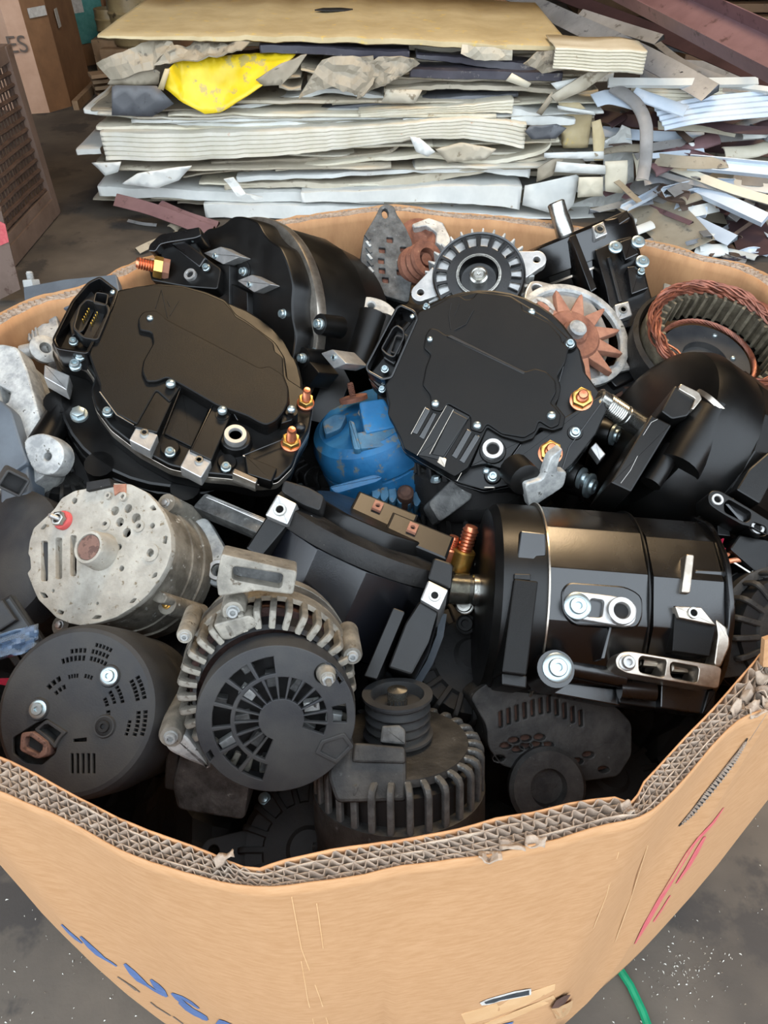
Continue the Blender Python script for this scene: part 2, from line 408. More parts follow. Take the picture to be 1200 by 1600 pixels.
rest = [V((.54, .50)), V((.63, .80))] + back + [V((-.6, .66)), V((-.52, .42))]
ctr = V((0, .72))
for q in rest:
    d = (ctr - q).normalized(); ou.append(q + d * 0); inn.append(q + d * .024)
def resample(P, Q, step):
    n = len(P); L = [0]; S = []
    A = cr([p.to_3d() for p in P], 6); B = cr([p.to_3d() for p in Q], 6)
    A.append(A[0]); B.append(B[0])
    for a, b in zip(A, A[1:]): L.append(L[-1] + (a - b).length)
    tot = L[-1]; m = int(tot / step); i = 0
    for k in range(m):
        s = tot * k / m
        while L[i + 1] < s: i += 1
        t = (s - L[i]) / max(L[i + 1] - L[i], 1e-9)
        S.append((A[i].lerp(A[i + 1], t), B[i].lerp(B[i + 1], t), s))
    return S, tot
carton = empty('bulk_carton', Matrix.Translation((0, .72, 0)), 'large open kraft cardboard bulk carton full of scrap alternators', 'carton')
RIM, TOT = resample(ou, inn, .012)
NR = len(RIM)
bottom_c = V((.03, .72, 0))
def wallpt(i, z, t=0):                 # t: 0 outer face, 1 inner face
    a, b, s = RIM[i % NR]; p = a.lerp(b, t)
    k = max(0, .93 - z); bul = math.sin(PI * min(max(k, 0), 1)) * .012
    q = V((p.x, p.y, 0)); d = (q - bottom_c).to_2d().normalized()
    sh = -.035 * k if p.x < 0 and p.y < .6 else -.008 * k
    w = mnoise.noise(V((p.x * 5, p.y * 5, z * 3))) * .008 * min(1, k * 5)
    return V((p.x + d.x * (sh + bul + w), p.y + d.y * (sh + bul + w), z))
def rimz(i, t): 
    a, b, s = RIM[i % NR]
    return .0035 * mnoise.noise(V((s * 11, t * 3, 0))) + .0025 * mnoise.noise(V((s * 45, t * 9, 3)))
def wallsheet(t, ztop, zs, thick, name, m, rough=1):
    vs, fs = [], []
    Z = [1 + ztop] + zs; nz = len(Z)
    for i in range(NR):
        for jz, z in enumerate(Z):
            zz = z + (rimz(i, t) * rough if jz == 0 else 0)
            p = wallpt(i, min(zz, 1.02), t); p.z = zz; vs.append(p)
    for i in range(NR):
        j = (i + 1) % NR
        for k in range(nz - 1): fs.append((i * nz + k, i * nz + k + 1, j * nz + k + 1, j * nz + k))
    o = MB().add(vs, fs).build(name, m, carton, None, 60)
    md = o.modifiers.new('t', 'SOLIDIFY'); md.thickness = thick; md.offset = 0
    return o, vs, fs
zs = [.985, .95, .9, .8, .7, .6, .5, .4, .3, .2, .1, .002]
outer_o, ov, of = wallsheet(0, .001, zs, .0012, 'outer_liner', 'card')
wallsheet(1, 0, zs, .0012, 'inner_liner', 'card_in')
TS = [.0, .24, .5, .76, 1.0]
for t in TS[1:-1]: wallsheet(t, -.002, [.975, .95], .0007, 'liner', 'card_edge', 1.6)
# fluting between the liners
FR, _ = resample(ou, inn, .0011)
for a, b in zip(TS, TS[1:]):
    vs, fs = [], []; n = len(FR); ph = rnd.random() * 6
    for i, (p, q, s) in enumerate(FR):
        wl = .0086
        wob = 2.2 * mnoise.noise(V((s * 14, a * 9, 7)))
        tt = (a + b) / 2 + (b - a) * .42 * math.sin(2 * PI * s / wl + ph + wob)
        w = p.lerp(q, tt); z = 1 - .001 + .0022 * mnoise.noise(V((s * 90, a * 7, 1)))
        vs += [(w.x, w.y, z), (w.x, w.y, .955)]
    for i in range(n):
        j = (i + 1) % n; fs.append((2 * i, 2 * i + 1, 2 * j + 1, 2 * j))
    o = MB().add(vs, fs).build('fluting', 'card_flute', carton, None, 60); o['kind'] = 'stuff'
    md = o.modifiers.new('t', 'SOLIDIFY'); md.thickness = .0006; md.offset = 0
# solid board below the flutes, and the floor of the carton
vs, fs = [], []
for i in range(NR):
    p, q = wallpt(i, .957, .02), wallpt(i, .957, .98); vs += [p, q]
for i in range(NR):
    j = (i + 1) % NR; fs.append((2 * i, 2 * i + 1, 2 * j + 1, 2 * j))
MB().add(vs, fs).build('board_core', 'card_in', carton)
MB().prism([wallpt(i, .03, .9).xy for i in range(0, NR, 4)], .004, .012).build('bottom_flap', 'card_in', carton)
# marks printed on the outer face
bvh = BVHTree.FromPolygons([tuple(v) for v in ov], of)
def onwall(px, py, off=.0012):
    hit = bvh.ray_cast(CAM, ray(px, py).normalized())
    if hit[0] is None: return None
    n = hit[1]
    if n.dot(ray(px, py)) > 0: n = -n
    return hit[0] + n * off
def decal(name, pts, m, off=.0014, th=.0003):
    """a strip from two rails of picture points printed on the carton wall"""
    A, B = pts; vs, fs = [], []
    for a, b in zip(A, B):
        pa, pb = onwall(*a, off), onwall(*b, off)
        if pa is None or pb is None: return
        vs += [pa, pb]
    for i in range(len(A) - 1): fs.append((2 * i, 2 * i + 1, 2 * i + 3, 2 * i + 2))
    o = MB().add(vs, fs).build(name, m, carton, None, 0)
    md = o.modifiers.new('t', 'SOLIDIFY'); md.thickness = th; md.offset = 1
    return o
def z1(x, y): return (60 + x / 3.53, 1400 + y / 3.53)
def rails(c, w, f):
    """centre line and half widths (across x) -> two rails"""
    return [f(x - a, y + a * .5) for (x, y), a in zip(c, w)], [f(x + a, y - a * .5) for (x, y), a in zip(c, w)]
decal('printed_letter', rails([(132, 152), (170, 192), (210, 228), (245, 255)], [3, 6, 7, 3], z1), 'ink_blue')
decal('printed_letter', rails([(235, 217), (285, 270), (330, 312), (365, 338), (400, 358), (434, 381)], [5, 11, 11, 6, 5, 3], z1), 'ink_blue')
decal('printed_letter', rails([(478, 368), (520, 415), (560, 455), (600, 485), (640, 512), (672, 527), (700, 540)], [6, 15, 15, 7, 6, 9, 10], z1), 'ink_blue')
decal('printed_letter', rails([(622, 455), (655, 490), (685, 522), (712, 550)], [5, 15, 16, 5], z1), 'ink_blue')
decal('printed_letter', rails([(738, 530), (770, 555), (810, 590), (850, 620), (890, 648), (920, 668), (936, 680)], [5, 12, 9, 8, 14, 14, 4], z1), 'ink_blue')
decal('printed_letter', rails([(742, 531), (790, 550), (840, 580), (888, 615)], [4, 7, 8, 4], z1), 'ink_blue')
decal('printed_letter', rails([(778, 582), (820, 618), (870, 650), (930, 678)], [4, 8, 8, 4], z1), 'ink_blue')
decal('printed_letter', ([z1(1000, 673), z1(1030, 682), z1(1070, 700)], [z1(975, 704), z1(1010, 715), z1(1060, 730)]), 'ink_blue')
for c in ([(440, 440), (490, 475), (540, 515)], [(620, 580), (650, 605), (690, 630), (730, 655)], [(500, 480), (530, 500), (560, 525)], [(745, 660), (780, 685), (800, 700)]):
    decal('small_print', rails(c, [2.5] * len(c), z1), 'ink_grey')
def z3(x, y): return (930 + x / 3.811, 1180 + y / 3.811)
decal('red_stripe', ([z3(755, 310), z3(690, 395), z3(610, 480), z3(540, 572), z3(480, 670), z3(420, 770), z3(360, 870), z3(290, 990), z3(228, 1120)],
                     [z3(762, 306), z3(706, 395), z3(668, 440), z3(590, 520), z3(508, 660), z3(446, 770), z3(384, 870), z3(318, 990), z3(238, 1115)]), 'ink_red')
decal('red_stripe', ([z3(640, 480), z3(590, 560), z3(530, 670), z3(474, 760)], [z3(655, 480), z3(612, 570), z3(560, 660), z3(484, 758)]), 'ink_red')
decal('red_stripe', ([z3(440, 830), z3(390, 910), z3(340, 985)], [z3(446, 832), z3(398, 912), z3(346, 990)]), 'ink_red')
def z2(x, y): return (720 + x / 5, 1500 + y / 5)
decal('label_remnant', ([z2(145, 322), z2(200, 295), z2(300, 265), z2(420, 232), z2(545, 212)], [z2(160, 340), z2(215, 335), z2(310, 306), z2(420, 285), z2(545, 258)]), 'label_white')
decal('sticker_remnant', ([z2(180, 312), z2(250, 288), z2(300, 276), z2(400, 248), z2(528, 220)], [z2(190, 322), z2(255, 312), z2(300, 294), z2(400, 275), z2(528, 252)]), 'black_tape', .0022)
decal('packing_tape', ([z2(0, 415), z2(200, 355), z2(450, 270), z2(735, 180)], [z2(40, 500), z2(250, 440), z2(500, 345), z2(730, 225)]), 'tape', .0008)
decal('packing_tape', ([z2(170, 490), z2(400, 400), z2(600, 320), z2(720, 265)], [z2(180, 520), z2(420, 440), z2(640, 345), z2(740, 300)]), 'tape', .0011)
decal('printed_letter', ([z2(320, 492), z2(410, 470)], [z2(325, 505), z2(400, 484)]), 'ink_blue')
decal('torn_paper_flap', ([z2(690, 350), z2(760, 345), z2(835, 310), z2(860, 295)], [z2(735, 440), z2(775, 440), z2(825, 405), z2(855, 350)]), 'tape', .003)
decal('torn_hole', ([z2(695, 350), z2(730, 290), z2(790, 255), z2(838, 248)], [z2(700, 352), z2(745, 350), z2(800, 310), z2(836, 255)]), 'rust_dark', .0034)
# the long tear in the outer liner with fluting showing
T0 = [z3(490, 415), z3(560, 330), z3(640, 225), z3(730, 110), z3(800, 20), z3(860, -55), z3(900, -110)]
T1 = [z3(494, 417), z3(580, 345), z3(668, 240), z3(756, 132), z3(830, 30), z3(875, -50), z3(905, -108)]
decal('tear', (T0, T1), 'dark', .0012)
for k in range(58):
    t = (k + .5) / 58 * (len(T0) - 1.6) + .25; i = int(t); f = t - i
    a = V(T0[i]).lerp(V(T0[i + 1]), f); b = V(T1[i]).lerp(V(T1[i + 1]), f)
    t2 = t + (.055 if k % 2 else -.055); 
    P0 = onwall(a.x, a.y, .0018); b2 = V(T1[int(t2)]).lerp(V(T1[int(t2) + 1]), t2 - int(t2)); P1 = onwall(b2.x, b2.y, .0018)
    if P0 and P1: MB().tube([P0, P1], .0009, 4).build('torn_flute', 'card_flute', carton)
# scuffs: pale creases running down the board
for pts in ([(455, 1400), (470, 1480), (500, 1560), (512, 1600)], [(494, 1410), (500, 1450), (504, 1480)], [(470, 1500), (480, 1560), (490, 1600)], [(1010, 1320), (985, 1400), (960, 1470)], [(965, 1330), (945, 1400), (925, 1450)]):
    decal('pale_crease', ([(x, y) for x, y in pts], [(x + 1.6, y) for x, y in pts]), 'tape', .0009)
# crushed corner paper on the right rim
for (x, y, w, h, r) in ((1180, 1110, 26, 16, .3), (1168, 1085, 30, 12, .9), (1192, 1085, 24, 14, -.4), (1190, 1060, 20, 14, .5), (1150, 1108, 26, 10, .8), (1205, 1100, 30, 20, .2), (765, 1338, 30, 12, -.1), (800, 1325, 34, 10, -.2), (835, 1318, 26, 10, -.1), (352, 1345, 26, 10, .4), (985, 1262, 22, 14, .5)):
    vs, fs = [], []; c0 = at_z(x, y, 1.0); n = 7
    for i in range(n):
        for j in range(n):
            u, v = (i / (n - 1) - .5) * w * .0005, (j / (n - 1) - .5) * h * .0006
            p = V((c0.x + u * math.cos(r) - v * math.sin(r), c0.y + u * math.sin(r) + v * math.cos(r), 1.0))
            p.z += .012 * mnoise.noise(V((x * .7 + u * 160, v * 160, r))) + .003; vs.append(p)
    for i in range(n - 1):
        for j in range(n - 1): fs.append((i * n + j, (i + 1) * n + j, (i + 1) * n + j + 1, i * n + j + 1))
    o = MB().add(vs, fs).build('crushed_paper', 'card_edge', carton); md = o.modifiers.new('t', 'SOLIDIFY'); md.thickness = .001
vs = [at_z(1192, 1042, 1.0), at_z(1240, 1045, 1.0), at_z(1240, 985, 1.03), at_z(1195, 1000, 1.035)]
o = MB().add(vs, [(0, 1, 2, 3)]).build('folded_flap', 'card', carton, None, 0); md = o.modifiers.new('t', 'SOLIDIFY'); md.thickness = .004

# ---------------------------------------------------------------- floor bits
g = MB().tube([at_z(962, 1505, .006), at_z(985, 1540, .006), at_z(1004, 1580, .006), at_z(1016, 1612, .006), at_z(1030, 1660, .006)], .0075, 8).build('strap', 'cord'); tag(g, 'green plastic cord lying on the floor at the lower right', 'cord')
b = MB()
for k in range(300):
    x, y = (rnd.uniform(930, 1200), rnd.uniform(1240, 1600)) if k < 230 else (rnd.uniform(0, 270), rnd.uniform(1380, 1600)) if k < 330 else (rnd.uniform(60, 330), rnd.uniform(190, 420))
    if k < 120: x, y = rnd.gauss(1060, 35), rnd.gauss(1520, 32)
    p = at_z(x, y, 0); s = rnd.uniform(.0006, .0022) * (2.2 if k >= 330 else 1)
    a = rnd.random() * 6; d = V((math.cos(a), math.sin(a), 0)) * s * rnd.uniform(.8, 1.8); e = V((-math.sin(a), math.cos(a), 0)) * s
    b.add([p - d, p + e * .5 + V((0, 0, .0015)), p + d, p - e * .5 + V((0, 0, .003))], [(0, 1, 2, 3)])
tag(b.build('debris', 'white_chip'), 'tiny pale chips and shavings scattered on the concrete floor', 'debris', kind='stuff')
# ---------------------------------------------------------------- stack of flattened aluminium sheets
def sheet(pts, y, flange, m, label, name='siding_sheet', deep=.75, th=.0035, seed=0, wav=.012, lip=.004, ribs=0, group='flattened sheets in the stack', cat='metal sheet', back_up=0, edges=.5):
    """pts: picture points of the front top edge; the sheet runs back from it and a flange hangs down in front"""
    y -= .3; r = random.Random(seed * 7 + len(pts)); W = [at_y(px, py, y) for px, py in pts]
    W = cr(W, 12, False); n = len(W)
    W = [p + V((0, .022 * mnoise.noise(V((p.x * 5, seed, 1))), .005 * mnoise.noise(V((p.x * 9, seed, 4))) + .003 * mnoise.noise(V((p.x * 30, seed, 4))))) for p in W]; k = (at_y(600, 200, y) - at_y(600, 201, y)).z
    fl = flange if isinstance(flange, (list, tuple)) else [flange] * len(pts)
    vs, fs = [], []
    for i, p in enumerate(W):
        t = i / (n - 1) * (len(pts) - 1); a = int(min(t, len(pts) - 2)); h = (fl[a] * (1 - t + a) + fl[a + 1] * (t - a)) * k
        w = lambda s: wav * mnoise.noise(V((p.x * 4, s * 3, seed * 5.1)))
        jag = edges * .02 * mnoise.noise(V((p.x * 30, seed, 0)))
        row = [p + V((0, deep * (1 + .1 * mnoise.noise(V((p.x * 3, seed, 9)))), back_up + w(2) - w(0))), p + V((0, deep * .6, back_up * .6 + w(1.2) - w(0))), p + V((0, deep * .3, back_up * .3 + w(.6) - w(0))), p + V((0, deep * .1, back_up * .1)),
               p + V((0, .012, 0)), p + V((0, 0, -.003))]
        if h > .006:
            for q in range(1, ribs + 1):
                z = -h * q / (ribs + 1); row += [p + V((0, -.001, z + .004)), p + V((0, .007, z)), p + V((0, -.001, z - .004))]
            row += [p + V((0, w(3) * .5, -h + .004 + jag * .2)), p + V((0, lip, -h))]
        else: row += [p + V((0, .001, -.5 * h - .001))] + [p + V((0, 0, -.5 * h - .0015))] * (3 * ribs) + [p + V((0, 0, -h))]
        vs += row
    m_ = len(row)
    for i in range(n - 1):
        for j in range(m_ - 1): fs.append((i * m_ + j, (i + 1) * m_ + j, (i + 1) * m_ + j + 1, i * m_ + j + 1))
    vs = [V((v.x, v.y, max(v.z, .006))) for v in vs]
    o = MB().add(vs, fs).build(name, m, None, None, 28)
    md = o.modifiers.new('t', 'SOLIDIFY'); md.thickness = th; md.offset = 0
    return tag(o, label, cat, group)
def flat(px, y0, dy, m, label, name='metal_sheet', th=.006, bumpy=.01, cat='metal sheet', group='flattened sheets in the stack', jag=0, seed=1, zz=None):
    """a torn sheet drawn by its outline, each point (px,py,dy): lies at depth y0+dy"""
    y0 -= .3; P = [at_y(a[0], a[1], y0 + (a[2] if len(a) > 2 else 0) + dy) for a in px]
    Q = []; n = len(P)
    for i in range(n):
        a, b = P[i], P[(i + 1) % n]; st = max(1, int((a - b).length / .05)) if jag else 1
        for k in range(st):
            p = a.lerp(b, k / st)
            if jag: p = p + V((rnd.uniform(-1, 1) * jag, 0, rnd.uniform(-1, 1) * jag * .6))
            Q.append(p)
    c = sum(Q, V()) / len(Q); nn = V()
    for i in range(len(Q)): nn += (Q[i] - c).cross(Q[(i + 1) % len(Q)] - c)
    nn.normalize()
    if nn.dot(CAM - c) < 0: nn = -nn
    bm = bmesh.new(); vv = [bm.verts.new(q) for q in Q]; f = bm.faces.new(vv)
    bmesh.ops.triangulate(bm, faces=[f]); 
    for _ in range(4):
        bmesh.ops.subdivide_edges(bm, edges=[e for e in bm.edges if e.calc_length() > (.035 if bumpy > .012 else .07)], cuts=1); bmesh.ops.triangulate(bm, faces=[f for f in bm.faces if len(f.verts) > 3])
    for v in bm.verts: v.co += nn * bumpy * (.6 * mnoise.noise(v.co * 6 + V((seed * 3.3, 0, 0))) + .45 * mnoise.noise(v.co * 22 + V((0, seed, 0))))
    me = bpy.data.meshes.new(name); bm.to_mesh(me); bm.free(); me.materials.append(M[m])
    me.polygons.foreach_set('use_smooth', [bumpy < .025] * len(me.polygons))
    o = bpy.data.objects.new(name, me); C.objects.link(o); WM[o.name] = Matrix()
    md = o.modifiers.new('t', 'SOLIDIFY'); md.thickness = th; md.offset = -1
    return tag(o, label, cat, group)
S = [
 # front edge, y, flange px, material, label, ribs
 ([(318, 318), (480, 321), (640, 326), (800, 336), (930, 343)], 4.14, 26, 'white_paint', 'lowest long white sheet, its folded edge just above the carton rim', 0),
 ([(235, 306), (280, 308), (340, 309)], 4.20, 6, 'cream_paint', 'short cream strip end under the left of the stack', 0),
 ([(152, 291), (260, 295), (375, 300), (470, 300), (600, 303)], 4.16, 18, 'white_paint', 'long white sheet with a dark hole at its left end', 0),
 ([(470, 301), (600, 297), (700, 290), (816, 291)], 4.12, [18, 22, 30, 42], 'white_paint', 'white sheet with two holes near its right end', 0),
 ([(550, 320), (700, 318), (850, 332), (960, 338)], 4.24, 8, 'grey_tan', 'thin grey strip pressed under the white sheet with two holes', 0),
 ([(350, 288), (460, 284), (560, 286), (640, 275), (760, 258), (855, 243)], 4.18, [10, 10, 14, 20, 12, 6], 'light_tan', 'wavy pale sheet rising to the right above the holed white sheet', 0),
 ([(285, 275), (370, 264), (455, 262), (560, 258)], 4.22, 4, 'light_tan', 'tan sheet lying on the low left of the stack', 0),
 ([(369, 276), (480, 272), (600, 266), (740, 258), (830, 262)], 4.16, [10, 8, 8, 12, 20], 'white_paint', 'white sheet with a curled front edge at mid stack', 0),
 ([(150, 252), (260, 250), (400, 255), (560, 250)], 4.26, 5, 'light_tan', 'tan sheet just under the ribbed white fascia', 0),
 ([(430, 262), (560, 250), (660, 240), (760, 250), (850, 232), (862, 205)], 4.15, [6, 6, 8, 8, 8, 6], 'cream_paint', 'cream sheet curving up at its right end', 0),
 ([(330, 252), (480, 246), (600, 236), (640, 214), (700, 234)], 4.2, 7, 'grey_tan', 'grey tan sheet buckled up in its middle', 0),
 ([(155, 207), (300, 208), (450, 203), (560, 197), (650, 190), (733, 185), (823, 193)], 4.10, [46, 45, 40, 34, 28, 34, 40], 'rust_stained', 'ribbed white fascia panel with rust stains across the middle of the stack', 5),
 ([(130, 236), (155, 232)], 4.2, 7, 'white_paint', 'white strip end poking out left of the ribbed fascia', 0),
 ([(118, 234), (156, 231)], 4.15, 10, 'white_paint', 'white strip end furthest out on the left', 0),
 ([(150, 198), (230, 196), (340, 200), (470, 197)], 4.16, 6, 'cream_paint', 'cream sheet under the curled white ends', 0),
 ([(130, 170), (200, 178), (300, 190), (420, 188), (600, 186), (720, 178)], 4.18, [8, 7, 7, 10, 9, 8], 'white_paint', 'white folded sheet with a flared left end', 0),
 ([(140, 168), (210, 176), (280, 182)], 4.22, 8, 'cream_paint', 'short pale sheet end beside the charcoal sheet', 0),
 ([(300, 185), (420, 178), (560, 172), (690, 178), (790, 176)], 4.17, 9, 'white_paint', 'white sheet with a soft rolled edge', 0),
 ([(560, 175), (660, 168), (740, 163), (803, 155)], 4.12, [8, 10, 14, 22], 'cream_paint', 'ribbed cream strip fanned out at its right end', 3),
 ([(800, 168), (850, 178), (900, 188)], 4.14, [22, 20, 8], 'white_paint', 'white tongue shaped strip pointing right from mid stack', 0),
 ([(480, 172), (600, 158), (720, 150), (810, 146)], 4.2, 6, 'charcoal_sheet', 'long charcoal sheet with bright rivets', 0),
 ([(350, 168), (460, 150), (520, 138), (600, 150)], 4.2, 8, 'white_paint', 'white sheet tucked behind the yellow sheet', 0),
 ([(600, 138), (700, 132), (800, 134), (880, 140)], 4.18, 8, 'light_tan', 'tan sheet below the dark painted trim', 0),
 ([(170, 128), (240, 128), (330, 122), (420, 118)], 4.22, 5, 'grey_tan', 'grey sheet above the charcoal sheet on the left', 0),
 ([(480, 118), (620, 122), (760, 118), (860, 130)], 4.24, 10, 'grey_tan', 'crumpled grey tan sheet in the upper middle', 0),
 ([(405, 70), (500, 72), (560, 78), (640, 80)], 4.14, 12, 'dark_trim', 'dark trim strip under the long top panel', 0),
 ([(650, 84), (720, 90), (790, 96), (860, 100)], 4.15, [6, 10, 12, 14], 'dark_trim', 'jagged black edged strip at the upper right of the stack', 0),
 ([(640, 108), (740, 110), (880, 114)], 4.11, 13, 'dark_trim', 'long dark painted trim below the torn sheets', 0),
 ([(560, 92), (650, 92), (760, 86), (880, 88)], 4.26, 8, 'light_tan', 'folded tan sheet just under the top panel', 0),
 ([(360, 62), (500, 64), (640, 68), (760, 74), (880, 80)], 4.3, 10, 'light_tan', 'creased tan sheet pressed directly under the top panel', 0),
 ([(152, 56), (300, 57), (430, 56), (600, 60), (760, 68), (893, 73)], 4.13, [3, 6, 8, 8, 8, 6], 'tan_panel', 'large tan panel with yellow streaks topping the stack', 0),
]
for i, (pts, y, fl, m, lb, ribs) in enumerate(S):
    top = 'topping' in lb
    right = max(p[0] for p in pts)
    dp = 1.12 if top else .7 - .25 * rnd.random()
    if len(pts) < 4: dp = .4
    sheet(pts, y, fl, m, lb, 'top_panel' if top else 'siding_sheet', deep=dp, seed=i, ribs=ribs, wav=.01 if top else .014, th=.008 if top else .0035, lip=.01, group=None if top else 'flattened sheets in the stack', back_up=0)
q = at_y(522, 24, 4.5); W = Matrix.Translation((q.x, 4.42, at_y(560, 58, 3.83).z + .012)); tp = bpy.data.objects['top_panel']; WM[tp.name] = Matrix()
MB().prism([(-.09, -.02), (-.03, -.035), (.06, -.03), (.1, .0), (.04, .03), (-.05, .025)], -.002, .004).build('torn_hole', 'dark', tp, W)
for i, (ya, yb, x0, x1, m, lb) in enumerate(((222, 214, 700, 952, 'cream_paint', 'upper cream sheet end behind the curled right side of the stack'), (246, 240, 640, 962, 'white_paint', 'white sheet end jutting out on the right below the ribbed fascia'),
 (268, 262, 690, 948, 'light_tan', 'tan sheet end jutting out on the right of the stack'), (292, 288, 720, 970, 'white_paint', 'lower white sheet end jutting out on the right'), (316, 316, 640, 978, 'cream_paint', 'lowest cream sheet end on the right by the carton'), (196, 186, 740, 930, 'grey_tan', 'grey sheet end above the curled right side'), (150, 140, 820, 935, 'light_tan', 'tan sheet end at the upper right of the stack'), (122, 114, 760, 960, 'white_paint', 'white sheet end under the fluted panel end'))):
    sheet([(x0, ya), ((x0 + x1) / 2, (ya + yb) / 2 + 3), (x1, yb)], 4.34, [5, 8, 12], m, lb, deep=.5, seed=60 + i, wav=.014)
for k in range(34):
    yy = rnd.uniform(100, 322); x0 = rnd.uniform(140, 420) if k % 3 else rnd.uniform(420, 700); x1 = min(x0 + rnd.uniform(180, 520), 905 + rnd.uniform(0, 40))
    if yy < 150: x0 = max(x0, 470)
    sheet([(x0, yy + rnd.uniform(-4, 4)), (x0 * .6 + x1 * .4, yy + rnd.uniform(-4, 4)), (x1, yy + rnd.uniform(-8, 6))], 4.15 + rnd.uniform(-.03, .09), [rnd.uniform(1.5, 6) for _ in range(3)], rnd.choice(['white_paint', 'cream_paint', 'light_tan', 'grey_tan', 'rust_stained', 'grey_tan', 'light_tan']), 'thin pale sheet edge showing between the larger sheets of the stack', 'thin_sheet', deep=.45, seed=100 + k, wav=.012, group='thin sheet edges between the larger sheets')
# torn and odd shaped sheets
flat([(250, 132), (262, 108), (280, 92, .1), (380, 86, .12), (466, 82, .12), (440, 112, .05), (395, 146), (345, 176), (320, 178), (285, 160), (262, 140)], 4.06, 0, 'yellow_paint', 'bright yellow painted sheet hanging over the front left of the stack', 'yellow_sheet', bumpy=.02, group=None)
flat([(247, 138), (258, 107), (266, 107), (256, 141)], 4.05, 0, 'tan_panel', 'narrow mustard strip along the left edge of the yellow sheet', group=None, bumpy=0)
flat([(175, 136), (180, 133), (245, 134), (272, 162), (238, 182), (175, 180)], 4.08, 0, 'charcoal_sheet', 'flat charcoal sheet with a cut corner, left of the yellow sheet', bumpy=.006)
flat([(150, 96), (175, 88), (240, 62, .1), (270, 62, .1), (275, 78), (250, 92), (240, 108), (175, 124), (165, 108)], 4.1, 0, 'grey_tan', 'torn grey sheet with a ragged left edge under the top panel', jag=.012, bumpy=.03)
flat([(170, 132), (172, 122), (245, 106), (252, 110), (245, 132)], 4.12, 0, 'grey_tan', 'torn grey scrap just above the charcoal sheet', jag=.01, bumpy=.02)
flat([(236, 104), (255, 86), (300, 62, .1), (400, 62, .1), (375, 80), (330, 92), (290, 98), (268, 104)], 4.09, 0, 'grey_tan', 'crumpled grey sheet between top panel and yellow sheet', jag=.014, bumpy=.05, seed=3)
flat([(400, 124), (430, 104), (470, 86), (480, 84), (462, 112), (440, 132), (412, 134)], 4.08, 0, 'grey_tan', 'grey blade shaped scrap right of the yellow sheet', bumpy=.02)
flat([(470, 150), (480, 130), (505, 92), (560, 88), (585, 90), (590, 118), (570, 150), (545, 142), (515, 134)], 4.09, 0, 'grey_tan', 'crumpled grey sheet with a small orange mark', jag=.012, bumpy=.06, seed=5)
flat([(560, 152), (566, 118), (590, 88), (650, 90), (655, 98), (625, 116), (600, 132)], 4.1, 0, 'grey_tan', 'crumpled grey sheet left of the dark trim', jag=.014, bumpy=.07, seed=6)
flat([(596, 160), (604, 140), (660, 140), (648, 162)], 4.09, 0, 'light_tan', 'small tan offcut at the centre of the stack', bumpy=.01)
flat([(725, 70), (760, 72), (800, 76), (800, 92), (740, 92), (720, 86)], 4.1, 0, 'light_tan', 'crumpled tan scrap under the right of the top panel', jag=.01, bumpy=.05, seed=8)
flat([(815, 100), (835, 76), (890, 76), (915, 96), (890, 108), (850, 112)], 4.1, 0, 'grey_tan', 'folded grey scrap below the right end of the top panel', jag=.012, bumpy=.06, seed=9)
flat([(190, 287), (215, 270), (300, 258), (280, 282), (245, 294)], 4.08, 0, 'white_paint', 'white folded triangle lying low on the left of the stack', bumpy=.02)
flat([(143, 255), (190, 252), (185, 268), (165, 274)], 4.1, 0, 'white_paint', 'small white bent corner below the ribbed fascia', bumpy=.02)
flat([(350, 278), (365, 276), (385, 300), (410, 308), (400, 312), (372, 306)], 4.06, 0, 'white_paint', 'crumpled white scrap at the low middle of the stack', bumpy=.03)
flat([(640, 212), (655, 214), (680, 236), (668, 244), (650, 236)], 4.05, 0, 'white_paint', 'pale curled tab hanging in the middle of the stack', bumpy=.02)
flat([(680, 232), (720, 222), (775, 232), (760, 248), (700, 254)], 4.07, 0, 'light_tan', 'tan scrap with a round hole in the middle of the stack', bumpy=.02)
flat([(820, 205), (828, 196), (870, 194), (885, 200), (868, 216), (830, 217)], 4.07, 0, 'charcoal_sheet', 'small charcoal scrap right of the ribbed fascia', bumpy=.02)
flat([(872, 160), (905, 160), (925, 178), (918, 230), (880, 232), (905, 200)], 4.2, 0, 'tan_panel', 'brown tan curved scrap on the right side of the stack', bumpy=.02)
flat([(942, 220), (962, 210), (972, 195), (985, 200), (990, 240), (990, 290), (975, 330), (900, 345), (890, 320), (942, 300)], 4.3, 0, 'white_paint', 'big white sheet with a curved right edge at the right end of the stack', bumpy=.03)
